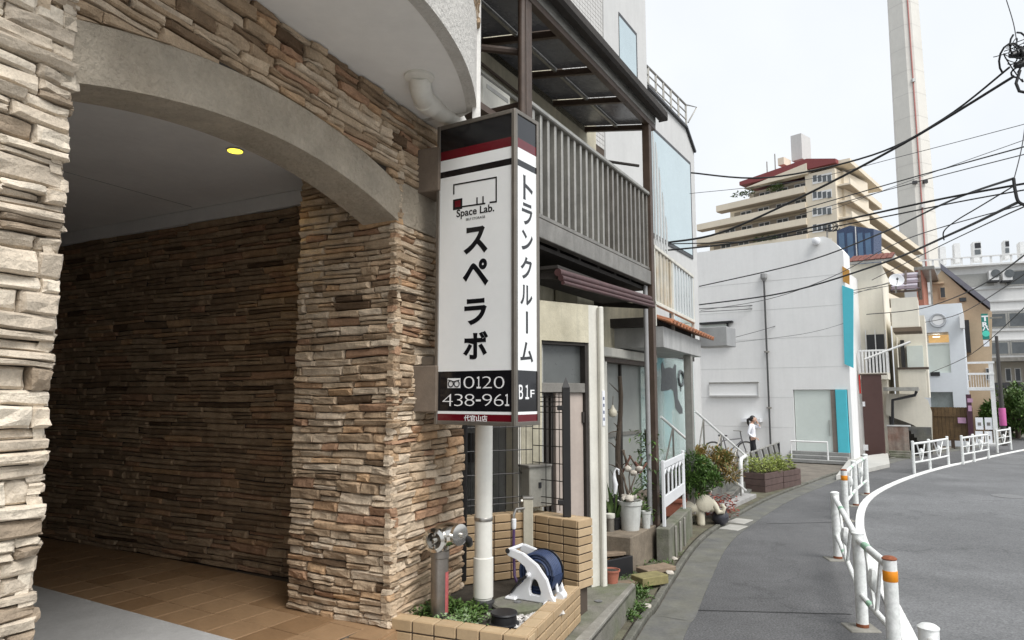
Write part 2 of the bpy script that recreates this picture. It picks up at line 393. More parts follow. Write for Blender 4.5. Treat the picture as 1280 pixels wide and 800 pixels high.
# passage wall: its shade is put into darker brown stone tones
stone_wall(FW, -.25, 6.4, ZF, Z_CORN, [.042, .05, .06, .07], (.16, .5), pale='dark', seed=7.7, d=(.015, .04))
STONES.sort(key=lambda t: -t[0])
rest = {}
for i, (sc_, vs, fs, tone, pale) in enumerate(STONES):
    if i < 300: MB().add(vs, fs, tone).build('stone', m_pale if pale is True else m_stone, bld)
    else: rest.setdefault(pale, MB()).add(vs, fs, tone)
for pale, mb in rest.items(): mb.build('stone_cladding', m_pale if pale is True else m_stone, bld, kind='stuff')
# cores behind the stones
pc = [F1.pt(0), F1.pt(LEN_P), F1.pt(LEN_P, -1.25), FL.pt(LEN_L + .02, -.9), FL.pt(LEN_L)]
MB().prism([p.xy for p in pc], 0, 3.9).build('pier_core', m_mortar, bld)
MB().fprism(F1, [(S_L - 1.0, zs(3.9)), (S_L, zs(3.9))] + [(S_L + i * -S_L / 12, arch_out(S_L + i * -S_L / 12) - .03) for i in range(13)] + [(LEN_P, zs(3.9)), (LEN_P, 6.5), (S_L - 1.0, 6.5)], -.3, -.002).build('facade_core', m_mortar, bld)
MB().prism([p.xy for p in (F1.pt(S_L), F1.pt(S_L - 1.6), FLn.pt(.58) - F1.e * 1.6, FLn.pt(.58))], 0, zs(3.9)).build('pillar_core', m_mortar, bld)
MB().prism([p.xy for p in (FW.pt(-.4), FW.pt(6.5), FW.pt(6.5, -.3), FW.pt(-.4, -.3))], 0, Z_CORN).build('passage_wall_core', m_mortar, bld)
# arched plaster band
A_ = [S_L - .02 + i * (LEN_P - S_L + .02) / 36 for i in range(37)]
mb = MB(); n = len(A_); o = 0; vs = []
for dd in (.035, -.27):
    vs += [F1.pt(a, dd, arch_in(a)) for a in A_] + [F1.pt(a, dd, arch_out(a)) for a in A_]
fs = []
for i in range(n - 1):
    fs += [(i, i + 1, n + i + 1, n + i), (2 * n + i + 1, 2 * n + i, 3 * n + i, 3 * n + i + 1), (i + 1, i, 2 * n + i, 2 * n + i + 1), (n + i, n + i + 1, 3 * n + i + 1, 3 * n + i)]
fs += [(0, n, 3 * n, 2 * n), (n - 1, 3 * n - 1, 4 * n - 1, 2 * n - 1)]
mb.add(vs, fs).build('arch_band', m_plast, bld)
# passage shell: ceiling, cornice, far walls
PB = 8.5
pl = lambda k: F1.pt(S_L - .6) + FL.e * k
def inw(k, d): return FW.pt(k, d)
MB().prism([p.xy for p in (F1.pt(S_L - 1.0, -.28), F1.pt(LEN_P, -.28), FW.pt(-.35, -.2), FW.pt(PB, -.2), FW.pt(PB, 6))], Z_CEIL, Z_CEIL + .25).build('ceiling', m_ceil, bld)
MB().fbox(FW, -.3, PB, Z_CORN, Z_CEIL - .002, -.2, .05).build('cornice', m_ceil, bld, bevel=.006)
for k in (1.35, 3.6):   # thin ceiling joints
    a_, b_ = FW.pt(k, .1), FW.pt(k, 3.2); MB().bar((a_.x, a_.y, Z_CEIL), (b_.x, b_.y, Z_CEIL), .006, .004).build('ceiling_joint', mat('joint_dark', (.25, .25, .24), .9), bld)
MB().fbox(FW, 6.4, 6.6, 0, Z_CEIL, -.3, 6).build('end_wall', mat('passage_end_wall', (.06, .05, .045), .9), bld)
m_shell = mat('building_shell', (.3, .27, .24), .9)
# the storey over the passage closes the roof from the sky
MB().prism([p.xy for p in (F1.pt(S_L - 2.6, -.3), F1.pt(LEN_P, -.3), FW.pt(-.3, -1.3), FW.pt(PB, -1.3), FW.pt(PB, 7))], Z_CEIL + .26, 6.5).build('upper_storey', m_shell, bld)
MB().prism([p.xy for p in (F1.pt(S_L - 1.6), F1.pt(S_L - 3.2), F1.pt(S_L - 3.2) + FL.e * 8, F1.pt(S_L - 1.6) + FL.e * 8)], 0, 6.5).build('side_wing', m_shell, bld)
# curved bay over the façade: soffit, plaster rim, stones above
bay = lambda a: .85 - .15 * (a + 1.3) ** 2
BA = [-3.1 + i * (3.4) / 40 for i in range(41)]
sp = [F1.pt(a, bay(a)) for a in BA] + [F1.pt(.54, .0), F1.pt(-3.3, 0)]
MB().prism([p.xy for p in sp], Z_SOF, Z_SOF + .1).build('soffit', m_soff, bld)
m_rim = mat('bay_rim_plaster', (.62, .60, .56), .9, var=.1, scale=5, bump=.9, bscale=30, dist=.03)
vs = []; fs = []; m_ = len(BA) + 1
for (dd, z) in ((-.06, Z_SOF - .004), (.025, Z_SOF - .004), (.025, Z_SOF + .62), (-.06, Z_SOF + .62)):
    vs += [F1.pt(a, bay(a) + dd, z) for a in BA] + [F1.pt(.32 + (dd * .6), .02, z)]
for q in range(4):
    for i in range(m_ - 1): fs.append((q * m_ + i, q * m_ + i + 1, ((q + 1) % 4) * m_ + i + 1, ((q + 1) % 4) * m_ + i))
fs += [(0, m_, 2 * m_, 3 * m_), (m_ - 1, 4 * m_ - 1, 3 * m_ - 1, 2 * m_ - 1)]
MB().add(vs, fs).build('bay_rim', m_rim, bld)
mb = MB(); STONES.clear()
class _Bay:   # stones follow the bay curve
    n = F1.n; p = F1.p
    def pt(s, a, d=0, z=0): return F1.pt(a, bay(a) + d, z)
stone_wall(_Bay(), -1.2, .30, Z_SOF + .6, 6.2, [.06, .075, .09], (.15, .35), seed=4.4)
for sc_, vs, fs, tone, pale in STONES: mb.add(vs, fs, tone)
mb.build('bay_stone_cladding', m_stone, bld, kind='stuff')
MB().prism([F1.pt(a, bay(a) - .03).xy for a in BA] + [F1.pt(.30, 0).xy, F1.pt(-3.3, 0).xy], Z_SOF + .11, 6.3).build('bay_core', m_mortar, bld)
# downlight
dl = G(294, 187, Z_CEIL)
lp = MB().lathe((dl.x, dl.y, Z_CEIL - .012), [(.062, 0), (.062, .01), (.05, .012), (0, .012)], 24).build('downlight', mat('downlight_rim', (.5, .5, .48), .5), bld, smooth=True)
MB().lathe((dl.x, dl.y, Z_CEIL - .0155), [(.054, 0), (.054, .003), (0, .003)], 24).build('lamp_lens', mat('lamp_glow', (1, .78, .06), .5, var=0, emit=1.3), lp)
ld = bpy.data.lights.new('downlight_lamp', 'SPOT'); lo = bpy.data.objects.new('downlight_lamp', ld); COL.objects.link(lo)
ld.energy = 4; ld.color = (1, .72, .35); ld.spot_size = rad(130); ld.spot_blend = .6; ld.shadow_soft_size = .05; lo.location = (dl.x, dl.y, Z_CEIL - .03)
# floor of the passage: tiles and a concrete drive
pf = struct(thing('passage_floor', 'x', None, (C1.x, C1.y, ZF))); del pf['label']
r0, r1 = G(35, 730, ZF), G(290, 800, ZF)
ramp_e = (r0 - r1).normalized(); ramp_n = Vector((-ramp_e.y, ramp_e.x, 0)) * -1   # towards the inner wall
if ramp_n.dot(W0 - r1) < 0: ramp_n = -ramp_n
out_pt = r1 - ramp_e * 1.3
m_tilebed = mat('tile_grout', (.10, .08, .06), .95)
p0 = r1 - ramp_e * .35
MB().prism([p.xy for p in (p0 + (C1 - p0).dot(ramp_e) * 0 * ramp_e, r1 + ramp_e * 7.5, r1 + ramp_e * 7.5 + ramp_n * 2.6, F1.pt(LEN_P, -.3), F1.pt(.0, .06), p0 + ramp_n * 0)], 0, ZF - .006).build('tile_bed', m_tilebed, pf)
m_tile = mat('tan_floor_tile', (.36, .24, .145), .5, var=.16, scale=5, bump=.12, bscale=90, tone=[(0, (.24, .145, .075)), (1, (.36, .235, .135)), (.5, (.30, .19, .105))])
TS = .285
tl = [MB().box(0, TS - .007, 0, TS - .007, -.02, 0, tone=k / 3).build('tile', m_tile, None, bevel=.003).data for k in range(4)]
for o in [o for o in COL.objects if o.data in tl]: bpy.data.objects.remove(o)
ang = math.atan2(ramp_e.y, ramp_e.x)
for i in range(-3, 22):
    for j in range(0, 9):
        q = r1 + ramp_e * (i * TS) + ramp_n * (j * TS); cen = q + ramp_e * TS / 2 + ramp_n * TS / 2
        if (cen - F1.p).dot(F1.n) > -.06 or (cen - FW.p).dot(FW.n) < -.02: continue
        if (cen - F1.p).dot(F1.n) < -.0 and (cen - FL.p).dot(FL.n) < -.14 and (cen - FL.p).dot(FL.e) < LEN_L - .1: continue
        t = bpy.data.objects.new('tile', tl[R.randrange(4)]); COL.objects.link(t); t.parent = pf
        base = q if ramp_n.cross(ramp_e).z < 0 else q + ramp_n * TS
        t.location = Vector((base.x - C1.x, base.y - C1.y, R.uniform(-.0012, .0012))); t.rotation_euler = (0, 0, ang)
# front edge row of bullnose tiles along the façade line
FE = Face(F1.pt(0, -.02).xy, 23.2)
for i in range(9):
    a1 = .02 - i * .29; MB().fbox(FE, a1 - .283, a1, ZF - .12, ZF + .001, -.13, .10, tone=R.random()).build('edge_tile', m_tile, pf, bevel=.012, seg=2)
drive = [r1 - ramp_e * .2, r1 + ramp_e * 7.5, r1 + ramp_e * 7.5 - ramp_n * 4, r1 - ramp_e * .2 - ramp_n * 4]
m_drive = mat('drive_concrete', (.46, .46, .455), .85, var=.14, scale=3, bump=.4, bscale=90)
mb = MB(); o2 = [F1.pt(S_L - .1, 1.9), F1.pt(.02, 1.5)]
mb.prism([p.xy for p in drive], 0, ZF + .004); mb.build('concrete_drive', m_drive, pf)
a_, b_, c_, d_ = F1.pt(-3.6, .0, ZF), F1.pt(-.02, .12, ZF - .13), F1.pt(-.02, 1.75, 0), F1.pt(-3.6, 1.9, 0)
MB().add([a_, b_, c_, d_], [(3, 2, 1, 0)]).build('drive_apron', m_drive, pf)
sheet('forecourt', [F1.pt(-8, .0).xy, F1.pt(0, .1).xy, (.1, 4.4), (.62, 5.4), KERB[3], KERB[0], (-1.2, -3), (-9, -3)], -.004, m_drive)
MB().box(-.292, -.235, 4.86, 4.93, 3.98, 6.3).build('bay_end_trim', mat('white_trim', (.78, .77, .74), .6), bld)
# elbow drain pipe and long white downpipe
m_pvc = mat('white_pvc', (.78, .77, .71), .42, var=.06, scale=4, streak=.1, var2=(.72, .70, .64))
dpb = G(604, 757, .47); dp = thing('downpipe', 'long white plastic downpipe rising behind the hanging sign', 'pipe', (dpb.x, dpb.y, .46))
_t = at(589, 60, dpb.y)
dx = (_t.x - dpb.x); top = Vector((dpb.x, dpb.y, 6.4))
MB().tube([(dpb.x, dpb.y, .46), (dpb.x, dpb.y, 3.8)], .066, 20).build('pipe', m_pvc, dp, smooth=True)
for z0, z1, rr in ((.53, .82, .074), (1.9, 2.0, .073)): MB().lathe((dpb.x, dpb.y, z0), [(.066, 0), (rr, .006), (rr, z1 - z0 - .006), (.066, z1 - z0)], 20).build('pipe_socket', m_pvc, dp, smooth=True)
m_steel = mat('stainless', (.42, .40, .37), .32, metal=.9, var=.12, scale=10)
MB().lathe((dpb.x, dpb.y, 1.08), [(.069, 0), (.071, .004), (.071, .022), (.069, .026)], 20).build('pipe_clip', m_steel, dp, smooth=True)
MB().lathe((dpb.x, dpb.y, .455), [(.085, 0), (.085, .05), (.07, .065)], 20).build('pipe_shoe', mat('dark_rubber', (.03, .03, .03), .7), dp, smooth=True)
q0 = G(524, 95, Z_SOF); el = thing('elbow_drain_pipe', 'cream drain pipe with a bent elbow slanting from the soffit', 'pipe', (q0.x, q0.y, Z_SOF - .2))
tgt = Vector((dpb.x, dpb.y, 3.72)); bend = at(532, 126, 4.7)
pe = [Vector((q0.x, q0.y, Z_SOF + .02)), at(525, 108, 4.46), at(527, 117, 4.56), bend, at(550, 139, 4.93), at(570, 151, 5.12), tgt]
MB().tube(pe, .075, 18).build('pipe', m_pvc, el, smooth=True)
MB().lathe((q0.x, q0.y, Z_SOF - .03), [(.075, 0), (.1, .012), (.1, .03)], 18).build('pipe_collar', m_pvc, el, smooth=True)
dr = (at(550, 141, 4.93) - bend).normalized(); MB().lathe(bend - dr * .04, [(.075, 0), (.084, .01), (.084, .13), (.075, .14)], 18, axis=dr).build('pipe_socket', m_pvc, el, smooth=True)
# ================================================================ hanging sign
d0 = 4.65
PN = at(644, 495, d0); PLf = at(543, 495, 1.076 * d0); PRb = at(674.5, 495, 1.056 * d0)
angS = math.degrees(math.atan2(PLf.x - PN.x, PLf.y - PN.y)); angR = math.degrees(math.atan2(PRb.x - PN.x, PRb.y - PN.y))
FS = Face(PN.xy, angS); FR = Face(PN.xy, angR)
WS = (PLf.xy - PN.xy).length; TS_ = (PRb.xy - PN.xy).length
zt = FS.sz(643, 135)[1]; zb = FS.sz(645, 533)[1]
PBk = PLf.xy + (PRb.xy - PN.xy)
sign = thing('hanging_box_sign', 'tall white and black box sign with katakana lettering hung from the stone pier', 'sign', ((PN.x + PLf.x) / 2, (PN.y + PLf.y) / 2, zb))
m_sf = mat('sign_frame_bronze', (.21, .19, .165), .42, metal=.65, var=.12, scale=8)
m_sfw = mat('sign_white_acrylic', (.84, .85, .84), .18, var=.03, scale=2, coat=.3)
m_blk = mat('sign_black_film', (.008, .008, .010), .18, var=.05, coat=.3)
m_red = mat('sign_dark_red_film', (.12, .006, .012), .18, var=.05, coat=.3)
m_wtx = mat('sign_white_letter', (.85, .85, .85), .3, var=.02)
core = [PN.xy.lerp(PBk, .06), PLf.xy.lerp(PRb.xy, .06), PBk.lerp(PN.xy, .012), PRb.xy.lerp(PLf.xy, .06)]
MB().prism(core, zb + .02, zt - .02).build('box', m_sf, sign)
fw = .028
for F_, W in ((FS, WS), (FR, TS_)):
    fr = MB()
    fr.fbox(F_, 0, fw, zb, zt, -.03, .006).fbox(F_, W - fw, W, zb, zt, -.03, .006).fbox(F_, fw, W - fw, zt - fw * 1.1, zt, -.03, .005).fbox(F_, fw, W - fw, zb, zb + fw, -.03, .005)
    fr.build('frame', m_sf, sign, bevel=.003)
MB().prism([PN.xy.lerp(PBk, .004), PLf.xy.lerp(PRb.xy, .004), PBk.lerp(PN.xy, .004), PRb.xy.lerp(PLf.xy, .004)], zt - .019, zt + .002).build('cap', m_sf, sign, bevel=.004)
zr = lambda v: FS.sz(638, v)[1]
bands = [('black_band', m_blk, 143, 170.6), ('red_band', m_red, 170.6, 182.5), ('white_band', m_sfw, 182.5, 197.3), ('black_stripe', m_blk, 197.3, 205.6), ('white_panel', m_sfw, 205.6, 462.5), ('black_panel', m_blk, 462.5, 515), ('white_line', m_sfw, 515, 518.6), ('red_line', m_red, 518.6, 527.5)]
for nm, m, v0, v1 in bands:
    z1, z0 = zr(v0), zr(v1)
    if nm == 'black_band': z1 = zt - fw
    if nm == 'red_line': z0 = zb + fw
    MB().fbox(FS, fw, WS - fw, z0, z1, -.02, -.004).build(nm, m, sign)
    MB().fbox(FR, fw, TS_ - fw, z0, z1, -.02, -.004).build(nm, m, sign)
def mtx(F_, p, flip):
    x = -F_.e if flip else F_.e
    return Matrix(((x.x, 0, F_.n.x, p.x), (x.y, 0, F_.n.y, p.y), (0, 1, F_.n.z, p.z), (0, 0, 0, 1)))
def on(F_, u, v, d=-.0032):
    a, z = F_.sz(u, v); return F_.pt(a, d, z)
def letters(F_, body, u, v, hpx, m, bold=0, wpx=None, flip=True, name='lettering', sx=1):
    """place lettering so its box is hpx high and wpx wide in the sign plane"""
    o = text_mesh(name, body, 1.0, m, sign, Matrix.Identity(4), bold=bold)
    me = o.data; me.transform(Matrix.Translation(sign.location))
    xs = [q.co.x for q in me.vertices]; ys = [q.co.y for q in me.vertices]
    h = abs(F_.sz(u, v - hpx / 2)[1] - F_.sz(u, v + hpx / 2)[1]); k = h / (max(ys) - min(ys))
    kx = k * sx if not wpx else abs(F_.sz(u - wpx / 2, v)[0] - F_.sz(u + wpx / 2, v)[0]) / (max(xs) - min(xs))
    me.transform(Matrix.Diagonal((kx, k, 1, 1)) @ Matrix.Translation((-(max(xs) + min(xs)) / 2, -(max(ys) + min(ys)) / 2, 0)))
    me.transform(Matrix.Translation(-sign.location) @ mtx(F_, on(F_, u, v), flip)); return o
for ch, u, v, h, w in (('ス', 594, 300, 34, 30), ('ペ', 594, 341, 34, 32), ('ラ', 594, 389.5, 33, 28), ('ボ', 594, 431.5, 35, 31)):
    letters(FS, ch, u, v, h, m_blk, .036, w)
letters(FS, 'Space Lab.', 593.5, 264.5, 12.5, m_blk, .018, 47)
letters(FS, 'SELF STORAGE', 594, 272.5, 3, m_blk, .0, 24)
for ch, u0, u1 in (('0', 579, 592.5), ('１', 595.5, 600.5), ('2', 602.5, 614.5), ('0', 617, 630)): letters(FS, ch, (u0 + u1) / 2, 478, 15, m_wtx, .015 if ch == '１' else -.02, u1 - u0)
for ch, u0, u1 in (('4', 552.5, 565.5), ('3', 567.5, 578), ('8', 580.5, 592.5), ('9', 602.5, 614.5), ('6', 617, 629), ('１', 631, 636)): letters(FS, ch, (u0 + u1) / 2, 500, 15, m_wtx, .015 if ch == '１' else -.02, u1 - u0)
letters(FS, '-', 597.5, 500.5, 2.4, m_wtx, .0, 6)
letters(FS, '代官山店', 594, 523, 8, m_wtx, .012, 29)
for ch, u, v, h, w in (('ト', 660.5, 236, 30, 12), ('ラ', 659.5, 268, 27, 13), ('ン', 659.5, 301, 25, 14), ('ク', 658.5, 335, 28, 14), ('ル', 658.5, 369, 25, 15), ('ム', 659, 440, 25, 16)):
    letters(FR, ch, u, v, h, m_blk, .022, w, flip=False)
a0, z1 = FR.sz(658, 389); a1, z0 = FR.sz(660.5, 417); MB().fbox(FR, a0, a1, z0, z1, -.0045, -.0028).build('lettering', m_blk, sign)
letters(FR, 'Ｂ１', 655.5, 490, 18, m_wtx, .02, 12.5, flip=False); letters(FR, 'F', 666, 492, 9.5, m_wtx, .012, 5, flip=False)
# logo: open bracket frame with a small square and two strokes
lg = MB(); th = .011
def seg(u0, v0, u1, v1, w=th, mb=lg):
    p, q = on(FS, u0, v0), on(FS, u1, v1); d = (q - p).normalized(); mb.bar(p - d * w * .5, q + d * w * .5, w, .0016, up=FS.n)
seg(567, 242, 567, 231); seg(567, 231, 620, 221.5); seg(620, 221.5, 620, 252); seg(620, 252, 612.5, 252.8); seg(577, 258.3, 605.5, 254.2); seg(596, 255, 596, 247.5); seg(603.5, 254, 603.5, 246)
lg.build('logo_frame', m_blk, sign)
p, q = FS.sz(566, 249.5), FS.sz(577.5, 260.8); MB().fbox(FS, q[0], p[0], q[1], p[1], -.0048, -.003).build('logo_square', m_blk, sign)
p, q = FS.sz(568.3, 251.3), FS.sz(575.2, 258.2); MB().fbox(FS, q[0], p[0], q[1], p[1], -.003, -.0022).build('logo_square', m_red, sign)
# free-dial emblem: white plate with two black loops
p, q = FS.sz(559, 473), FS.sz(575, 485); MB().fbox(FS, q[0], p[0], q[1], p[1], -.0048, -.0032).build('emblem_plate', m_wtx, sign, bevel=.0005)
for u in (563.3, 570.7):
    c = on(FS, u, 479.8, -.0028); k = .022
    MB().tube([c + (-FS.e * math.cos(t * .4488) + Vector((0, 0, 1)) * math.sin(t * .4488)) * k for t in range(15)], .0045, 6).build('emblem_loop', m_blk, sign)
MB().tube([on(FS, 560, 475, -.0028), on(FS, 567, 477, -.0028), on(FS, 574, 475, -.0028)], .0035, 6).build('emblem_loop', m_blk, sign)
# wall brackets
m_brk = mat('bracket_stone_paint', (.16, .125, .095), .8, var=.2, scale=9, bump=.2)
for v0, v1 in ((186, 240), (457, 515)):
    zt_, zb_ = FS.sz(543, v0)[1], FS.sz(543, v1)[1]
    a_ = (PLf - F1.p).dot(F1.e); d_ = (PLf - F1.p).dot(F1.n)
    MB().fbox(F1, a_ - .03, a_ + .24, zb_, zt_, -.02, d_ + .03).build('wall_bracket', m_brk, sign, bevel=.006)
MB().fbox(F1, a_ + .03, a_ + .12, zt_ + .0, zt_ + .07, .05, d_ - .02).build('junction_knob', m_sf, sign, bevel=.008)

# ================================================================ tiled planter and boundary wall
ZP = .52
A0 = G(488.7, 772.4, ZP).xy; B0 = G(659, 797, ZP).xy; E0 = G(725, 733, ZP).xy
pl_ = thing('tiled_planter', 'tan tiled planter box beside the stone pier', 'planter', (A0.x, A0.y, 0))
m_pt = mat('tan_wall_tile', (.5, .38, .24), .5, var=.12, scale=8, bump=.1, bscale=120, tone=[(0, (.40, .285, .165)), (1, (.56, .43, .275)), (.5, (.48, .355, .215))])
m_gr = mat('tile_joint', (.075, .055, .04), .95)
def tiled_wall(parent, a, b, thick, z0, z1, side, rows=None, tw=.165, rh=.066, cap=True, skip_back=False):
    """a wall from a to b (2D), thick to the given side (+1 right of travel), faced with single tiles on both faces and on top"""
    a = Vector((a[0], a[1])); b = Vector((b[0], b[1])); e = (b - a).normalized(); nn = Vector((e.y, -e.x)) * side; L_ = (b - a).length
    MB().prism([a + nn * .008, b + nn * .008, b + nn * (thick - .008), a + nn * (thick - .008)], z0, z1 - .012).build('wall_core', m_gr, parent)
    nr = int(round((z1 - z0) / rh)); hh = (z1 - z0) / nr
    nt_ = max(1, int(round(L_ / tw))); w = L_ / nt_
    for r in range(nr):
        for i in range(nt_):
            for (q0, q1) in ((-.004, .012), (thick - .012, thick + .004)):
                if q0 > 0 and skip_back and r < nr - 2: continue
                p0 = a + e * (i * w + .005); p1 = a + e * ((i + 1) * w - .005); j = R.uniform(-.0015, .0015)
                z0_, z1_ = z0 + r * hh + .005, z0 + (r + 1) * hh - .005
                if cap and r == nr - 1: z1_ = z1
                MB().prism([p0 + nn * (q0 + j), p1 + nn * (q0 + j), p1 + nn * q1, p0 + nn * q1], z0_, z1_).build('tile', m_pt, parent, bevel=.004)
                parent.children[-1].data.attributes.new('tone', 'FLOAT', 'FACE')
                me = parent.children[-1].data; tv = R.random(); me.attributes['tone'].data.foreach_set('value', [tv] * len(me.polygons))
    for i in range(nt_):
        p0 = a + e * (i * w + .005); p1 = a + e * ((i + 1) * w - .005)
        o = MB().prism([p0 + nn * .014, p1 + nn * .014, p1 + nn * (thick - .014), p0 + nn * (thick - .014)], z1 - .02, z1 - .001).build('tile', m_pt, parent, bevel=.003)
        o.data.attributes.new('tone', 'FLOAT', 'FACE'); tv = R.random(); o.data.attributes['tone'].data.foreach_set('value', [tv] * len(o.data.polygons))
    # end tiles
    for (c, s_) in ((a, -1), (b, 1)):
        for r in range(nr):
            z0_, z1_ = z0 + r * hh + .005, z0 + (r + 1) * hh - .005
            q = [c + nn * .0, c + nn * thick, c + nn * thick + e * s_ * .008, c + nn * .0 + e * s_ * .008]
            o = MB().prism(q, z0_, z1_).build('tile', m_pt, parent, bevel=.002); o.data.attributes.new('tone', 'FLOAT', 'FACE'); tv = R.random(); o.data.attributes['tone'].data.foreach_set('value', [tv] * len(o.data.polygons))
eD = (B0 - A0).normalized(); eC = (E0 - B0).normalized()
tiled_wall(pl_, A0, B0 - eD * .0, .115, .29, ZP, -1, skip_back=True)
nC = Vector((eC.y, -eC.x))
tiled_wall(pl_, B0 + eC * .02, E0, .115, .05, ZP + .002, -1, skip_back=True)
MB().prism([A0, B0, B0 - eC * 0 + Vector((0, 0.02)), A0 + Vector((0, .02))], 0, .29).build('planter_base', m_gr, pl_)
m_psoil = mat('planter_soil', (.05, .042, .032), .95, var=.4, scale=14, bump=1, bscale=60)
WA = F1.pt(LEN_P + .85, -.0).xy
MB().prism([A0 + Vector((.03, .08)), B0 + Vector((-.05, .1)), E0 + Vector((-.05, 0)), G(650, 640, 1.0).xy + Vector((0, .05)), F1.pt(LEN_P + .3, .02).xy, F1.pt(.02, .02).xy], .05, .455).build('soil', m_psoil, pl_)
bw = thing('tiled_boundary_wall', 'taller tan tiled wall carrying the black mesh fence', 'wall', (E0.x, E0.y, 0))
BL, BR_ = G(652, 641, 1.0).xy, G(722, 651, 1.0).xy
tiled_wall(bw, BL, BR_, .2, .46, 1.0, -1)
MB().prism([BL, BR_, BR_ + Vector((.09, .18)), BL + Vector((.09, .18))], 0, .46).build('footing', m_gr, bw)
WAa = F1.pt(LEN_P + .02, -.02).xy
tiled_wall(bw, WAa, BL + (BL - WAa).normalized() * .06, .12, .46, 1.0, -1, skip_back=True)

# ---- mesh fence
m_bk = mat('black_fence_paint', (.014, .013, .013), .45, var=.1)
fn = thing('mesh_fence', 'black welded wire fence on the tiled wall', 'fence', (BL.x, BL.y, 1.0))
mid = Vector((.05, .1)); fa = F1.pt(LEN_P + .06, .0).xy; fb = BL.lerp(BR_, .74) + Vector((.045, .09)); fc = BL.lerp(BR_, .12) + Vector((.045, .09))
ztop = 2.06
MB().prism([fb + Vector(q) for q in ((-.033, -.033), (.033, -.033), (.033, .033), (-.033, .033))], 1.0, ztop).build('fence_post', m_bk, fn, bevel=.004)
MB().lathe((fb.x, fb.y, ztop), [(.046, 0), (.046, .012), (.0, .1)], 4).build('post_cap', m_bk, fn)
MB().prism([fa + Vector(q) for q in ((-.03, -.03), (.03, -.03), (.03, .03), (-.03, .03))], .5, 2.4).build('fence_post', m_bk, fn, bevel=.004)
def mesh_panel(p, q, z0, z1, nm):
    L_ = (q - p).length; e = (q - p) / L_; wv = MB(); n_ = int(L_ / .062)
    for i in range(n_ + 1):
        c = p + e * (L_ * i / n_); wv.tube([(c.x, c.y, z0), (c.x, c.y, z1)], .0036, 5, cap=False)
    nn = Vector((e.y, -e.x, 0))
    zz = [z0 + .05, z0 + .1] + [z0 + .1 + (z1 - z0 - .27) * k / 5 for k in range(1, 6)] + [z1 - .12, z1 - .08, z1 - .04, z1]
    hw = MB()
    for z in zz: hw.tube([(p.x, p.y, z), (q.x, q.y, z)], .0042, 5)
    wv.build('vertical_wires', m_bk, fn); hw.build('horizontal_wires', m_bk, fn)
mesh_panel(fc, fb, 1.04, ztop - .03, 'a'); mesh_panel(fa, fc, 1.04, 2.3, 'b')
for z in (1.12, 1.9): MB().box(fb.x - .075, fb.x - .025, fb.y - .035, fb.y + .01, z - .02, z + .02).build('clamp', m_bk, fn, bevel=.004)

# ---- stainless twin fire inlet
ib = G(549, 771, .47); inl = thing('fire_hose_inlet', 'stainless steel twin fire inlet standing in the planter', 'fire inlet', (ib.x, ib.y, .455))
m_chr = mat('polished_steel', (.62, .60, .56), .16, metal=1, var=.08, scale=12)
zc = 1.0
MB().lathe((ib.x, ib.y, .45), [(.072, 0), (.072, .02), (.062, .025), (.062, .42), (.068, .425), (.068, .47), (.06, .475), (.06, .5)], 22).build('column', mat('brushed_steel', (.30, .275, .25), .38, metal=.9, var=.15, scale=6), inl, smooth=True)
ax = Vector((.93, -.1, .0)).normalized(); pr = Vector((.62, -.78, 0)).normalized()
MB().tube([Vector((ib.x, ib.y, .93)), Vector((ib.x, ib.y, .99)), Vector((ib.x, ib.y, 1.02)) + ax * .015, Vector((ib.x, ib.y, 1.035)) + ax * .07, Vector((ib.x, ib.y, 1.035)) + ax * .13], [.066, .082, .088, .08, .07], 18).build('elbow_body', m_chr, inl, smooth=True)
fcx = Vector((-.35, -.94, 0)).normalized()
MB().lathe(Vector((ib.x, ib.y, 1.005)) + fcx * .03, [(.07, 0), (.078, .03), (.084, .035), (.084, .068), (.06, .078), (.054, .068), (.02, .07), (.018, .1), (0, .102)], 22, axis=fcx).build('inlet_cap', m_chr, inl, smooth=True)
fx2 = Vector((.75, -.66, 0)).normalized()
MB().lathe(Vector((ib.x, ib.y, 1.035)) + ax * .1, [(.064, 0), (.07, .03), (.075, .034), (.075, .062), (.052, .068), (.017, .07), (.015, .095), (0, .096)], 22, axis=fx2).build('inlet_cap', m_chr, inl, smooth=True)
for k in (-1, 1): MB().lathe(Vector((ib.x, ib.y, 1.005)) + fcx * .085 + Vector((0, 0, .04 * k)), [(.012, 0), (.012, .02), (0, .022)], 10, axis=fcx).build('lug', m_chr, inl, smooth=True)
lab = Vector((ib.x, ib.y, 0)) + Vector((.9, -.43, 0)).normalized() * .0555
MB().lathe((ib.x, ib.y, .5), [(.0627, 0), (.0627, .28)], 40).build('x', m_red, inl)
o = inl.children[-1]; bm = bmesh.new(); bm.from_mesh(o.data)
bmesh.ops.delete(bm, geom=[f for f in bm.faces if len(f.verts) > 4 or not (f.calc_center_median().to_2d().normalized().dot(Vector((.93, -.36)).normalized()) > .93)], context='FACES'); bm.to_mesh(o.data); bm.free()
o.name = 'red_strip'; o.data.name = 'red_strip'; o.data.materials[0] = mat('faded_red_vinyl', (.42, .10, .10), .5, var=.15, scale=20)
MB().tube([Vector((ib.x, ib.y, 1.03)) + ax * .14, Vector((ib.x, ib.y, 1.03)) + ax * .2 + Vector((0, .05, -.05)), Vector((ib.x, ib.y, .95)) + ax * .2 + Vector((0, .1, 0))], .03, 10).build('rear_valve', m_bk, inl, smooth=True)

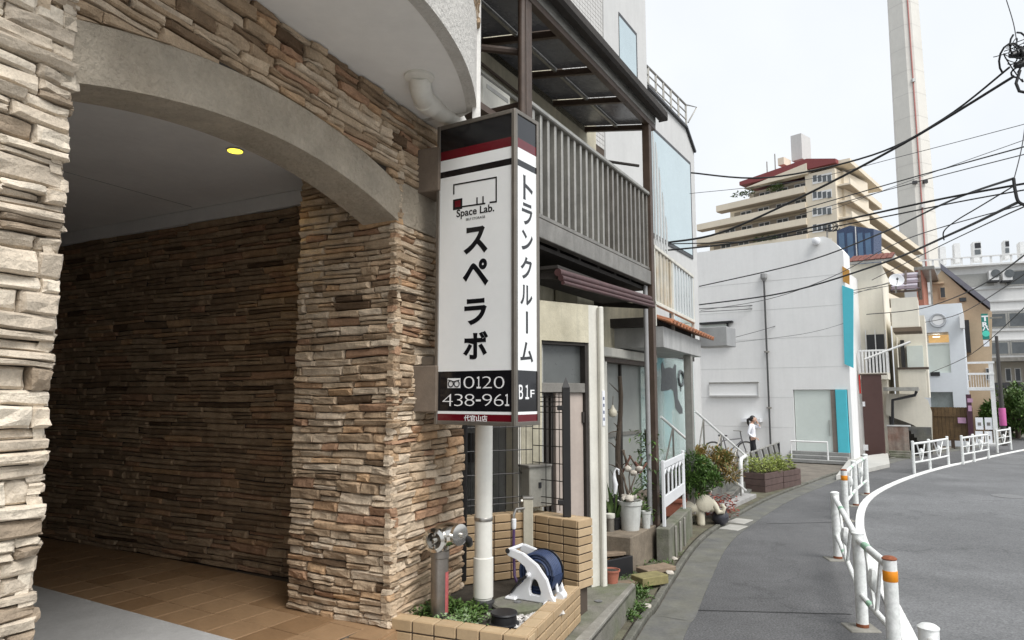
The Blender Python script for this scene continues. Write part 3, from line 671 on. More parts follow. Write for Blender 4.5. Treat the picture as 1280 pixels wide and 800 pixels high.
# ---- hose reel on a concrete lid
lc = G(647, 752, .5); lid = thing('inspection_cover', 'round mossy concrete inspection cover under the hose reel', 'cover', (lc.x, lc.y, .455))
MB().lathe((lc.x, lc.y, .44), [(.185, 0), (.19, .045), (.18, .058), (.16, .06), (.155, .055), (0, .056)], 36).build('lid_disc', m_moss, lid, smooth=True)
MB().lathe((lc.x, lc.y, .496), [(.03, 0), (.03, .006), (.02, .009), (0, .009)], 14).build('lid_grip', m_iron, lid, smooth=True)
re_ = thing('hose_reel', 'white plastic hose reel wound with dark blue hose', 'hose reel', (lc.x + .06, lc.y, .497))
m_wp = mat('white_plastic', (.74, .75, .77), .35, var=.04, scale=4)
m_hose = mat('navy_hose', (.035, .055, .12), .34, var=.25, scale=14)
m_dk = mat('black_plastic', (.015, .015, .017), .45)
RB = Vector((lc.x + .10, lc.y + .03, .498)); rx = Vector((.86, -.5, 0)).normalized(); ry = Vector((rx.y, -rx.x, 0)) * -1; ry = Vector((.5, .86, 0))
def rl(x, y, z): return RB + rx * x + ry * y + Vector((0, 0, z))
SK = []
side_out = [(-.17, .0), (.2, .0), (.205, .03), (.18, .06), (.14, .17), (.06, .265), (-.06, .335), (-.16, .36), (-.2, .345), (-.195, .305), (-.12, .285), (-.045, .24), (-.02, .19), (-.06, .13), (-.14, .06), (-.175, .03)]
hole = [(.005, .05), (.085, .05), (.09, .075), (.06, .15), (.035, .165), (.015, .15), (-.005, .085)]
def side_plate(y0, y1):
    bm = bmesh.new(); o_v = [bm.verts.new((x, 0, z)) for x, z in side_out]; h_v = [bm.verts.new((x, 0, z)) for x, z in hole]
    ed = [bm.edges.new((o_v[i], o_v[(i + 1) % len(o_v)])) for i in range(len(o_v))] + [bm.edges.new((h_v[i], h_v[(i + 1) % len(h_v)])) for i in range(len(h_v))]
    bmesh.ops.triangle_fill(bm, use_beauty=True, edges=ed)
    g = bmesh.ops.extrude_face_region(bm, geom=list(bm.faces)); nv = [x for x in g['geom'] if isinstance(x, bmesh.types.BMVert)]
    bmesh.ops.translate(bm, verts=nv, vec=(0, y1 - y0, 0)); bmesh.ops.recalc_face_normals(bm, faces=bm.faces); bm.verts.index_update()
    mb = MB().add([rl(v.co.x, v.co.y + y0, v.co.z) for v in bm.verts], [tuple(v.index for v in f.verts) for f in bm.faces]); bm.free(); return mb
side_plate(-.02, .012).build('side_frame', m_wp, re_, bevel=.006, seg=2); side_plate(.17, .2).build('side_frame', m_wp, re_, bevel=.006, seg=2)
for (x, z) in ((-.185, .345), (.16, .02), (-.13, .02)): MB().tube([rl(x, -.02, z), rl(x, .2, z)], .014, 10).build('tie_bar', m_wp, re_, smooth=True)
MB().lathe(rl(-.185, -.026, .342), [(.017, 0), (.02, .004), (0, .006)], 12, axis=-ry).build('bolt', m_dk, re_)
cz = .19; cx_ = .03
hs = MB()
for lay in range(3):
    rr = .095 + lay * .024; nt_ = 6
    for k in range(nt_):
        y = .03 + k * .022 + (lay % 2) * .008
        hs.tube([rl(cx_ + math.cos(t * math.pi / 12) * rr, y + .0008 * t, cz + math.sin(t * math.pi / 12) * rr) for t in range(25)], .0115, 7, cap=False)
hs.build('hose_coil', m_hose, re_, smooth=True)
MB().lathe(rl(cx_, .016, cz), [(.08, 0), (.08, .15)], 20, axis=ry).build('drum', m_dk, re_)
for y, rr in ((.014, .085), (.165, .158)): MB().lathe(rl(cx_, y, cz), [(.05, 0), (rr, .001), (rr + .002, .004), (rr, .007), (.05, .008)], 30, axis=ry).build('drum_flange', m_dk, re_, smooth=True)
MB().lathe(rl(cx_ - .03, -.03, cz), [(.02, 0), (.022, .012), (.012, .016), (.012, .03)], 14, axis=-ry).build('hub', m_wp, re_, smooth=True)
MB().lathe(rl(.2, .1, .035) , [(.03, -.03), (.03, .03)], 16, axis=ry).build('foot_wheel', m_wp, re_, smooth=True)
MB().tube([rl(.17, .1, .06), rl(.13, .12, .2), rl(.06, .15, .31)], .012, 8).build('handle', m_wp, re_, smooth=True)
MB().tube([rl(cx_ - .03, -.05, cz), rl(-.06, -.06, .15), rl(-.15, -.03, .05), rl(-.2, .05, .015), rl(-.12, .14, .012), rl(-.24, .2, .03)], .011, 8).build('supply_hose', m_dk, re_, smooth=True)
for x in (-.15, .17): MB().hexa([rl(x - .05, -.06, 0), rl(x + .05, -.06, 0), rl(x + .05, .02, 0), rl(x - .05, .02, 0), rl(x - .04, -.05, .02), rl(x + .04, -.05, .02), rl(x + .04, .02, .022), rl(x - .04, .02, .022)]).build('foot', m_wp, re_, bevel=.006)
# ---- black drain cap, tap post, gravel, plants
bc = G(630, 778, .47); tag(MB().lathe((bc.x, bc.y, .44), [(.1, 0), (.105, .03), (.09, .035), (.085, .08), (.095, .09), (.09, .1), (.0, .102)], 24).build('black_floor_drain', m_dk, smooth=True), 'black plastic capped drain in the gravel of the tiled planter', 'drain')
tp = G(660, 668, .75); tpb = Vector((.13, 5.72)); tap = thing('tap_post', 'square pale water tap post behind the hose reel', 'tap post', (tpb.x, tpb.y, .455))
MB().prism([tpb + Vector(q) for q in ((-.04, -.04), (.04, -.04), (.04, .04), (-.04, .04))], .45, 1.17).build('post', mat('beige_pvc', (.42, .39, .31), .6, var=.15, scale=8, streak=.2), tap, bevel=.006)
MB().prism([tpb + Vector(q) for q in ((-.045, -.045), (.045, -.045), (.045, .045), (-.045, .045))], 1.17, 1.19).build('post_cap', m_steel, tap, bevel=.004)
MB().tube([(tpb.x - .03, tpb.y - .03, 1.1), (tpb.x - .1, tpb.y - .09, 1.1), (tpb.x - .115, tpb.y - .1, 1.06), (tpb.x - .115, tpb.y - .1, 1.03)], .012, 8).build('spout', m_steel, tap, smooth=True)
MB().lathe((tpb.x - .115, tpb.y - .1, .95), [(.016, 0), (.02, .02), (.02, .075), (.014, .08)], 12).build('hose_connector', m_wp, tap, smooth=True)
MB().tube([(tpb.x - .115, tpb.y - .1, .96), (tpb.x - .118, tpb.y - .11, .8), (tpb.x - .11, tpb.y - .14, .6), (tpb.x - .06, tpb.y - .24, .5)], .012, 8).build('purple_hose', mat('purple_hose', (.07, .035, .11), .4), tap, smooth=True)
MB().tube([(tpb.x - .05, tpb.y - .02, 1.14), (tpb.x - .05, tpb.y - .06, 1.165)], .01, 6).build('tap_handle', m_steel, tap)
m_grav = mat('white_gravel', (.55, .53, .5), .85, var=.2, scale=30, tone=[(0, (.30, .28, .26)), (1, (.72, .70, .67))])
gv = MB()
for k in range(420):
    a, b = R.random(), R.random(); p = Vector((-.02, 4.86)).lerp(Vector((.33, 5.2)), a) + Vector((-.1, .2)) * (b - .5); q = R.uniform(.008, .017)
    gv.add([(p.x + x * q * R.uniform(.8, 1.2), p.y + y * q, .457 + (z + .6) * q * .7) for x, y, z in ((1, 0, 0), (-1, 0, 0), (0, 1, 0), (0, -1, 0), (0, 0, 1), (0, 0, -1))], [(0, 2, 4), (2, 1, 4), (1, 3, 4), (3, 0, 4), (2, 0, 5), (1, 2, 5), (3, 1, 5), (0, 3, 5)], R.random())
tag(gv.build('gravel', m_grav), 'white gravel in the tiled planter', 'gravel', kind='stuff')
m_leaf = mat('green_leaf', (.07, .13, .025), .5, var=.3, scale=12, tone=[(0, (.03, .065, .014)), (1, (.17, .26, .06)), (.5, (.075, .145, .03))])
m_lpale = mat('variegated_leaf', (.4, .45, .3), .5, var=.25, scale=14, tone=[(0, (.06, .12, .03)), (1, (.5, .52, .42)), (.5, (.2, .3, .12))])
def leaf(mb, p, d, L_, W_, tone, up=Vector((0, 0, 1)), droop=.3):
    d = Vector(d).normalized(); sd = d.cross(up)
    if sd.length < .05: sd = Vector((1, 0, 0))
    sd = sd.normalized(); nn = sd.cross(d)
    a = p + d * L_ * .5 + nn * L_ * .05; b = p + d * L_ - up * L_ * droop * .5
    mb.add([p, a + sd * W_ / 2, b, a - sd * W_ / 2], [(0, 1, 2), (0, 2, 3)], tone)
def tuft(mb, c, r, h, n, lw=(.03, .015), tones=(0, 1), upw=.7):
    c = Vector(c)
    for k in range(n):
        t = R.uniform(0, 6.283); rr = r * math.sqrt(R.random()); z = R.uniform(0, h) * (1 - .5 * (rr / r) ** 2) if r else 0
        p = c + Vector((math.cos(t) * rr, math.sin(t) * rr, z)); d = Vector((math.cos(t) + R.uniform(-.8, .8), math.sin(t) + R.uniform(-.8, .8), R.uniform(-.1, upw * 2)))
        leaf(mb, p, d, lw[0] * R.uniform(.6, 1.4), lw[1] * R.uniform(.6, 1.4), R.uniform(*tones))
pb = MB()
for k in range(24):
    p = Vector((-.72, 5.0)).lerp(Vector((-.2, 4.83)), R.random()) + Vector((R.uniform(-.05, .05), R.uniform(0, .35)))
    if (Vector((p.x, p.y, 0)) - F1.p).dot(F1.n) > .06 and (p - bc.xy).length > .13: tuft(pb, (p.x, p.y, .455), .08, .07, 70, (.035, .02), (.1, 1))
gc = pb.build('ground_cover', m_leaf); tag(gc, 'low green weeds in the tiled planter', 'weeds', kind='stuff')
pb = MB()
for k in range(16):
    p = Vector((-.5, 4.86)).lerp(Vector((-.1, 4.82)), R.random()) + Vector((R.uniform(-.05, .05), R.uniform(-.06, .16)))
    if (p - bc.xy).length > .13 and (p - ib.xy).length > .08: tuft(pb, (p.x, p.y, .46), .07, .05, 46, (.028, .02), (.3, 1))
tag(pb.build('pale_ground_cover', m_lpale), 'pale variegated ground plants in the tiled planter', 'plants', kind='stuff')

gpb = Vector((-.04, 6.75, 0)); gpt = thing('fence_shrub', 'leafy green shrub behind the black mesh fence', 'shrub', gpb); mb = MB()
for k in range(700):
    u = Vector((R.gauss(0, 1), R.gauss(0, 1), R.gauss(0, 1))).normalized(); rr = R.uniform(.5, 1); p = gpb + Vector((u.x * .24 * rr, u.y * .24 * rr, 1.12 + u.z * .42 * rr)); leaf(mb, p, u + Vector((R.uniform(-.6, .6), R.uniform(-.6, .6), R.uniform(-.3, .7))), R.uniform(.07, .13), R.uniform(.025, .045), R.uniform(.3, 1))
mb.build('foliage', m_leaf, gpt)
for k in range(6): a = R.uniform(0, 6.28); MB().tube([gpb + Vector((0, 0, 0)), gpb + Vector((math.cos(a) * .05, math.sin(a) * .05, .6)), gpb + Vector((math.cos(a) * .15, math.sin(a) * .15, 1.2))], [.012, .01, .005], 5).build('stem', mat('green_brown_stem', (.12, .1, .05), .8), gpt)
# ================================================================ old two-storey house with a slatted balcony
PB_ = G(820, 698, 0); FB = Face(PB_.xy, 30)
hs2 = thing('balcony_house', 'old cream stucco house with a brown slatted balcony over its door', 'house', (PB_.x, PB_.y, 0))
m_cream = mat('old_cream_stucco', (.56, .52, .40), .92, var=.14, scale=3, bump=.5, bscale=70, var2=(.47, .43, .32), streak=.3)
m_white_st = mat('off_white_paint', (.66, .645, .58), .8, var=.1, scale=4, streak=.2)
m_brown = mat('brown_steel_paint', (.075, .05, .036), .5, var=.25, scale=8, bump=.1)
m_alu = mat('bronze_grey_aluminium', (.27, .255, .23), .4, metal=.55, var=.22, scale=6, streak=.2)
m_alu2 = mat('worn_grey_aluminium', (.36, .35, .32), .42, metal=.5, var=.2, scale=5, streak=.2)
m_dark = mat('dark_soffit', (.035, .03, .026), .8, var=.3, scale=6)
m_door = mat('pale_door_laminate', (.44, .375, .33), .55, var=.1, scale=3, streak=.15)
SB = -3.28; ZB0, ZB1, ZR = 3.42, 3.6, 4.65
FBW = FB.off(-.95)
sE = FBW.sz(745, 180)[0]
MB().fbox(FBW, -3.5, sE, 2.9, 6.2, -3.5, 0).build('upper_wall', m_cream, hs2)
# balcony: floor, beams, slats, rail
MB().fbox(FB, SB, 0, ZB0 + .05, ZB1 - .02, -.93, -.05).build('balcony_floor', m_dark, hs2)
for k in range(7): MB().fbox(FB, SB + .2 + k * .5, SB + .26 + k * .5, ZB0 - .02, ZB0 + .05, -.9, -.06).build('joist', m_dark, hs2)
MB().fbox(FB, SB, -.04, ZB0, ZB1, -.05, .035).build('edge_beam', m_alu, hs2, bevel=.006)
MB().fbox(FB, SB, -.04, ZR - .05, ZR, -.045, .04).build('hand_rail', m_alu2, hs2, bevel=.01)
MB().fbox(FB, SB, -.04, ZB1 + .012, ZB1 + .05, -.03, .02).build('bottom_rail', m_alu, hs2, bevel=.005)
ns = 22
for k in range(ns):
    a = SB + .09 + (3.12) * k / (ns - 1); MB().fbox(FB, a - .021, a + .021, ZB1 + .05, ZR - .05, -.075, .012).build('slat', m_alu2 if k < 12 else m_alu, hs2, bevel=.004)
for k in range(5):
    a = SB + .0; MB().fbox(FB, SB - .02, SB + .01, ZB1 + .05, ZR - .05, -.2 - k * .16, -.16 - k * .16).build('slat', m_alu, hs2, bevel=.004)
MB().fbox(FB, SB - .03, SB + .02, ZR - .05, ZR, -.93, -.06).build('hand_rail', m_brown, hs2, bevel=.008)
MB().fbox(FB, SB - .02, SB + .03, ZB0, ZB1, -.93, -.06).build('edge_beam', m_alu, hs2, bevel=.006)
# posts
MB().fbox(FB, -.045, .055, 0, 5.62, -.05, .05).build('post', m_brown, hs2, bevel=.006)
MB().fbox(FB, SB - .10, SB + .0, 3.3, 5.62, -.05, .045).build('post', m_brown, hs2, bevel=.006)
p = FB.pt(SB - .15, .02); MB().tube([(p.x, p.y, 3.3), (p.x, p.y, 5.6)], .035, 12).build('drain_pipe', m_brown, hs2, smooth=True)
p = FB.pt(-.1, -.03); MB().tube([(p.x, p.y, 0.05), (p.x, p.y, 3.4)], .03, 12).build('drain_pipe', mat('grey_pipe', (.3, .3, .3), .5), hs2, smooth=True)
# canopy roof: fascia, gutter, rafters, sheets
ZF0 = 5.635; RS, RE = -3.9, .22
MB().fbox(FB, RS, RE, ZF0, ZF0 + .13, .02, .06).build('fascia', m_alu2, hs2, bevel=.004)
MB().fbox(FB, RS, RE, ZF0 - .07, ZF0 - .002, -.02, .055).build('eave_beam', m_brown, hs2, bevel=.004)
gp = [(.07, .17), (.07, .10), (.10, .07), (.17, .07), (.20, .10), (.20, .18), (.185, .18), (.185, .11), (.16, .085), (.11, .085), (.085, .11), (.085, .17)]
vs = [FB.pt(RS, d, ZF0 + z - .0) for d, z in gp] + [FB.pt(RE + .08, d, ZF0 + z) for d, z in gp]; n = len(gp)
MB().add(vs, [(i, (i + 1) % n, n + (i + 1) % n, n + i) for i in range(n)] + [tuple(range(n)), tuple(reversed(range(n, 2 * n)))]).build('gutter', m_dark, hs2)
MB().fbox(FB, RE + .08, RE + .095, ZF0 + .07, ZF0 + .18, .07, .2).build('gutter_end', m_dark, hs2, bevel=.01)
rise = .16
def rf(a, d, z=0): return FB.pt(a, d, ZF0 + rise * (.0 - d) / .95 + z)
m_sheet = mat('smoked_roof_sheet', (.16, .165, .19), .25, var=.12, scale=4, streak=.15)
RA = [-3.86, -3.5, -2.62, -1.72, -.84, .16]
for a in RA:
    MB().hexa([rf(a - .025, .02, -.07), rf(a + .025, .02, -.07), rf(a + .025, -.95, -.07), rf(a - .025, -.95, -.07), rf(a - .025, .02, .0), rf(a + .025, .02, .0), rf(a + .025, -.95, .0), rf(a - .025, -.95, .0)]).build('rafter', m_brown, hs2)
for i in range(len(RA) - 1):
    for (q0, q1) in ((.02, -.45), (-.5, -.95)):
        a, b = RA[i] + .03, RA[i + 1] - .03
        MB().hexa([rf(a, q0, .006), rf(b, q0, .006), rf(b, q1, .006), rf(a, q1, .006), rf(a, q0, .014), rf(b, q0, .014), rf(b, q1, .014), rf(a, q1, .014)]).build('roof_sheet', m_sheet, hs2)
    MB().hexa([rf(RA[i] + .03, -.455, -.03), rf(RA[i + 1] - .03, -.455, -.03), rf(RA[i + 1] - .03, -.495, -.03), rf(RA[i] + .03, -.495, -.03), rf(RA[i] + .03, -.455, .012), rf(RA[i + 1] - .03, -.455, .012), rf(RA[i + 1] - .03, -.495, .012), rf(RA[i] + .03, -.495, .012)]).build('purlin', m_alu2, hs2)
MB().hexa([rf(RS, -.95, -.08), rf(RE, -.95, -.08), rf(RE, -3.2, -.08), rf(RS, -3.2, -.08), rf(RS, -.95, .06), rf(RE, -.95, .06), rf(RE, -3.2, .06), rf(RS, -3.2, .06)]).build('main_roof', m_dark, hs2)
# conduits on the upper wall and laundry bar
p0, p1 = FBW.pt(-3.45, .05, 5.42), FBW.pt(sE - .1, .05, 5.36)
MB().tube([p0, p1], .022, 10).build('conduit', m_white_st, hs2, smooth=True)
MB().tube([p0 + Vector((0, 0, .09)), p1 + Vector((0, 0, .09))], .018, 8).build('conduit', m_brown, hs2, smooth=True)
MB().tube([FB.pt(-.05, -.1, 5.02), FB.pt(-1.0, -.85, 5.02)], .02, 8).build('laundry_arm', m_dark, hs2, smooth=True)
MB().tube([FB.pt(-3.3, -.5, 5.02), FB.pt(-.4, -.5, 5.02)], .014, 8).build('laundry_pole', m_alu, hs2, smooth=True)
q = FB.pt(SB - .05, -.05, 5.1); MB().tube([q, FB.pt(SB - .5, -.6, 5.12)], .035, 8).build('laundry_arm', m_brown, hs2, smooth=True)
# hanging clutter behind the far slats
m_clut = mat('folded_brown_chair', (.16, .085, .05), .6, var=.3)
for k in range(3): MB().bar(FB.pt(-1.1 + k * .28, -.35, ZB1 + .05), FB.pt(-.75 + k * .28, -.45, ZB1 + .85), .03, .05).build('wood_brace', m_clut, hs2)
# rolled awning under the balcony
m_awn = mat('maroon_awning', (.075, .035, .035), .5, var=.3, scale=7)
aw0, aw1 = -2.9, -.32
for k, (d, z, r_) in enumerate(((.10, 3.15, .036), (.13, 3.095, .028), (.15, 3.05, .02))):
    MB().tube([FB.pt(aw0, d, z - .02), FB.pt(aw1, d, z + .05)], r_, 12).build('awning_roll', m_awn, hs2, smooth=True)
for a in (aw0 + .05, aw1 - .05): MB().bar(FB.pt(a, -.8, 3.2), FB.pt(a, .1, 3.1), .04, .06).build('awning_bracket', m_dark, hs2)
MB().fbox(FB, aw0, aw1, 3.17, 3.2, -.5, .1).build('awning_cover', m_dark, hs2)
# ground floor wall with the door, turned a little to the street
D_ = G(750, 732, .25); FD = Face(D_.xy, 55)
sl_ = FD.sz(652, 560)[0]
def q_(u, v): return FD.sz(u, v)
tl_, tr_ = q_(677, 425), q_(736, 431); db_ = q_(738, 735); jl = q_(699, 500)[0]
MB().fbox(FD, sl_, tl_[0], 0, 2.87, -.25, 0).build('lower_wall', m_cream, hs2)
MB().fbox(FD, tl_[0], tr_[0], tl_[1], 2.87, -.25, 0).build('lower_wall', m_cream, hs2)
MB().fbox(FD, tr_[0], .02, 0, 2.87, -.25, 0).build('lower_wall', m_white_st, hs2)
MB().fbox(FD, tl_[0], tr_[0], 2.12, tl_[1], -.12, -.09).build('transom_pane', mat('dull_grey_glass', (.105, .112, .11), .3, var=.1, scale=3), hs2)
MB().fbox(FD, tl_[0], tr_[0], 2.03, 2.12, -.14, -.02).build('transom_bar', m_alu, hs2, bevel=.005)
MB().fbox(FD, tr_[0] - .035, tr_[0], .25, tl_[1], -.14, -.015).build('door_frame', m_dark, hs2)
MB().fbox(FD, tl_[0], tr_[0], tl_[1] - .03, tl_[1], -.14, -.018).build('door_frame', m_dark, hs2)
dr_ = MB().fbox(FD, jl, tr_[0] - .038, .27, 2.03, -.1, -.05).build('door', m_door, hs2, bevel=.004)
h = FD.pt(jl + .09, -.03, 1.42)
MB().tube([h, h + FD.n * .05, h + FD.n * .05 + Vector((0, 0, -.13)), h + Vector((0, 0, -.14))], .012, 8).build('handle', m_steel, dr_, smooth=True)
MB().lathe(h + FD.n * .0 + Vector((0, 0, .09)), [(.022, 0), (.022, .02), (.014, .024)], 12, axis=FD.n).build('lock', m_steel, dr_, smooth=True)
MB().fbox(FD, tr_[0] - .06, tr_[0] - .03, 1.75, 1.85, -.05, -.03).build('hinge', m_dark, dr_)
MB().fbox(FD, tl_[0], jl, .27, 2.03, -.13, -.09).build('dark_side_panel', mat('dark_timber', (.03, .022, .018), .6), hs2)
for k in range(5): MB().fbox(FD, tl_[0] + .04 + k * .055, tl_[0] + .065 + k * .055, .9, 2.0, -.09, -.06).build('door_bar', m_dark, hs2)
MB().fbox(FD, .0, .055, .02, 2.86, -.0, .05).build('white_pipe_cover', m_white_st, hs2, bevel=.01)
MB().fbox(FD, .02, .05, 0.02, .35, -.01, .045).build('pipe_base', m_alu, hs2)
o = MB().fbox(FD, .012, .045, 1.72, 2.05, .051, .056).build('house_number_plate', m_wp, hs2)
for k in range(4):
    c = FD.pt(.028, .0568, 1.98 - k * .065); MB().fbox(FD, .02, .037, c.z - .018, c.z + .012, .056, .0575).build('plate_mark', mat('plate_blue', (.12, .14, .22), .5), hs2)
mbx = thing('meter_box', 'grey metal meter box on the house wall behind the fence', 'meter box', FD.hit(676, 640))
MB().px(FD, 662, 583, 690, 634, .0, .14).build('box_body', mat('galvanised_box', (.33, .32, .28), .5, metal=.3, var=.2, scale=5, streak=.25), mbx, bevel=.008); MB().px(FD, 661, 581, 691, 584, .0, .16).build('box_lid', m_alu, mbx, bevel=.004); MB().px(FD, 674, 603, 677, 610, .14, .15).build('latch', m_dk, mbx)
# left flank seen through the fence, with a window frame
fl0 = FD.pt(sl_); FK = Face(fl0.xy, -35); FK.n = Vector((-math.cos(rad(-35)), math.sin(rad(-35)), 0)) * 1
if FK.n.x > 0: FK.n = -FK.n
m_flank = mat('grey_flank_stucco', (.34, .34, .32), .9, var=.18, scale=5, bump=.8, bscale=60)
MB().prism([fl0.xy, (fl0 + Vector((-1.9, 2.9, 0))).xy, (fl0 + Vector((-1.6, 3.1, 0))).xy, (fl0 + Vector((.2, .2, 0))).xy], 0, 2.86).build('flank_wall', m_flank, hs2)
MB().prism([(fl0 + Vector((-.03, -.01, 0))).xy, (fl0 + Vector((.03, .03, 0))).xy, (fl0 + Vector((.0, .1, 0))).xy, (fl0 + Vector((-.07, .07, 0))).xy], 0, 2.86).build('corner_trim', m_white_st, hs2)
e_ = Vector((-1.9, 2.9, 0)).normalized(); c = fl0 + e_ * .8 + Vector((-.02, -.02, 1.5)); MB().bar(c, c + e_ * .14, .02, .28).build('vent_slot', m_dark, hs2)
# recess beside the door: back wall, sliding panels, cream beam
FN = FB.off(-.62)
r0_, r1_ = FN.sz(756, 560)[0], FN.sz(806, 560)[0]
MB().fbox(FN, r0_ - .6, r1_ + .3, 0, .62, -.3, -.02).build('plinth', mat('plinth_block', (.17, .14, .11), .9, var=.3, scale=6, bump=.4), hs2)
MB().fbox(FN, r0_ - .8, r1_ + .5, 2.62, 3.4, -.3, .0).build('lintel_wall', m_cream, hs2)
MB().fbox(FN, r0_ - .6, r1_ + .2, 2.5, 2.62, -.1, .16).build('cream_beam', m_white_st, hs2, bevel=.01)
MB().fbox(FN, r0_ - .2, r1_ + .2, 2.44, 2.5, -.1, .1).build('door_head', m_brown, hs2)
m_pnl = mat('frosted_panel', (.27, .28, .26), .45, var=.08, scale=2)
for a, b in ((r0_ - .2, r0_ + .16), (r0_ + .26, r0_ + .72), (r0_ + .76, r1_ + .2)): MB().fbox(FN, a, b, .62, 2.44, -.12, -.08).build('sliding_pane', m_pnl, hs2)
for a in (r0_ - .21, r0_ + .2, r0_ + .73): MB().fbox(FN, a, a + .05, .62, 2.44, -.1, -.05).build('pane_stile', m_dark, hs2)
MB().fbox(FN, r0_ - .2, r1_ + .2, 1.45, 1.5, -.11, -.06).build('pane_rail', m_alu, hs2)
MB().fbox(FN, r0_ - .28, r0_ - .12, .0, 2.5, -.05, .1).build('white_jamb', m_white_st, hs2, bevel=.008)
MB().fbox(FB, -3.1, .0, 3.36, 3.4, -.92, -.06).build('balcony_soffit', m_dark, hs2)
# air conditioner on the balcony end
ac = thing('air_conditioner', 'white air conditioner outdoor unit on the balcony behind the white downpipe', 'air conditioner', FB.pt(SB - .45, -.7, ZB1))
acf = Face(at(622, 130, 6.35).xy, 30)
z1 = acf.sz(620, 106)[1]; z0 = z1 - .55
MB().fbox(acf, -.28, .25, z0, z1, -.6, 0).build('casing', m_white_st, ac, bevel=.015)
acl = Face(acf.pt(-.28).xy, -60)
for k in range(7): MB().fbox(acl, .08, .46, z0 + .1 + k * .055, z0 + .12 + k * .055, .001, .008).build('louvre', m_dk, ac)
MB().fbox(FB, SB - .9, SB - .02, z0 - .06, z0 - .002, -.9, -.1).build('stand', m_brown, ac)
MB().fbox(acf, -.2, .2, z1 - .1, z1 - .06, .0, .004).build('seam', m_alu2, ac)

# ================================================================ grey shop building next door
F3 = Face(PB_.xy, 25.8)
b3 = thing('grey_shop_building', 'pale grey tiled building with tall dark-framed windows and a panelled balcony over the shop', 'building', F3.pt(2, -.5))
m_g3 = mat('pale_grey_render', (.56, .56, .55), .8, var=.06, scale=2, streak=.06)
m_tw = mat('white_mosaic_wall', (.55, .54, .52), .55, var=.05, scale=2)
m_fr = mat('dark_window_frame', (.02, .02, .022), .4)
m_gl = mat('sky_glass', (.62, .72, .73), .04, metal=.85, var=.05, scale=1, spec=.9)
F5 = Face(F3.pt(.9, -1.25).xy, 31.5)
s753 = F5.sz(753, 60)[0]; s806 = F5.sz(806, 60)[0]; s858 = F5.sz(858, 200)[0]; s868 = F5.sz(869.5, 260)[0]
zr0 = F5.sz(808, 110)[1]; zr1 = F5.sz(858, 162)[1]; zroof = (zr0 + zr1) / 2
MB().fbox(F5, -2.6, s753, 0, 12.5, -4, 0).build('mosaic_wall', m_gr, b3)
MB().fbox(F5, s753, s806, 0, 12.5, -4, .03).build('smooth_wall', m_g3, b3)
w2 = [F5.sz(771, 20), F5.sz(795, 112)]
MB().fbox(F5, w2[0][0], w2[1][0], w2[1][1], F5.sz(783, 30)[1], .028, .04).build('window', m_fr, b3)
MB().fbox(F5, w2[0][0] + .0, w2[1][0] - .07, w2[1][1] + .05, F5.sz(783, 30)[1] - .08, .041, .046).build('window_pane', m_gl, b3)
# mosaic tiles in courses (small tiles, one field)
tm = MB(); a = F5.sz(690, 0)[0]; zlo = 6.0
th_, tw_ = .075, .10
za = zlo
while za < 11.8:
    q = max(-.6, a - .6)
    while q < s753 - .02:
        tm.fbox(F5, q + .004, min(q + tw_ - .004, s753 - .003), za + .004, za + th_ - .004, -.006, .006 + R.uniform(0, .002)); q += tw_
    za += th_
tm.build('mosaic_tiles', m_tw, b3, kind='stuff')
MB().fprism(F5, [(s806, 0), (s868, 0), (s868, F5.sz(868, 192)[1]), (s858, zr1), (s806, zr0)], -4, .0).build('main_wall', m_g3, b3)
w1 = [F5.sz(815, 165), F5.sz(862, 198), F5.sz(862, 322), F5.sz(815, 300)]
zt_ = (w1[0][1] + w1[1][1]) / 2; zb_ = (w1[2][1]) - .0
MB().fbox(F5, w1[0][0] - 1.2, w1[1][0], zb_ - .0, zt_, .002, .02).build('window', m_fr, b3)
MB().fbox(F5, w1[0][0] - 1.1, w1[1][0] - .09, zb_ + .07, zt_ - .08, .021, .028).build('window_pane', m_gl, b3)
lw = [F5.sz(835, 326), F5.sz(862, 345), F5.sz(862, 398)]
MB().fbox(F5, lw[0][0], lw[1][0], lw[2][1] - .5, lw[1][1] + .05, .002, .02).build('window', m_fr, b3)
MB().fbox(F5, lw[0][0] + .06, lw[1][0] - .06, lw[2][1] - .4, lw[1][1] - .03, .021, .028).build('window_pane', m_gl, b3)
# parapet trim and terrace rail
MB().bar(F5.pt(s806, .02, zr0 + .02), F5.pt(s858, .02, zr1 + .02), .08, .05).build('parapet_trim', m_fr, b3)
MB().bar(F5.pt(s858, .02, zr1 + .02), F5.pt(s868, .02, F5.sz(868, 192)[1] + .02), .07, .05).build('parapet_trim', m_fr, b3)
FT = F5.off(-.25)
for v0, v1, w_ in ((82, 132, .05), (92, 141, .03), (102, 150, .03)):
    p, q = FT.sz(808, v0), FT.sz(858, v1); MB().tube([FT.pt(p[0], 0, p[1]), FT.pt(q[0], 0, q[1])], w_ / 2, 8).build('terrace_rail', m_alu2 if v0 > 90 else m_alu, b3, smooth=True)
for k in range(6):
    u = 810 + k * 9.4; p, q = FT.sz(u, 84 + k * 9.4), FT.sz(u, 108 + k * 9.8); MB().bar(FT.pt(p[0], 0, p[1]), FT.pt(p[0], 0, q[1] - .15), .04).build('rail_post', m_alu2, b3)
p = FT.sz(858, 131); MB().tube([FT.pt(p[0], 0, p[1]), FT.pt(p[0] + .5, .1, p[1] + .1), FT.pt(p[0] + .1, 0, p[1] - .4)], .018, 6).build('rail_stay', m_alu, b3)
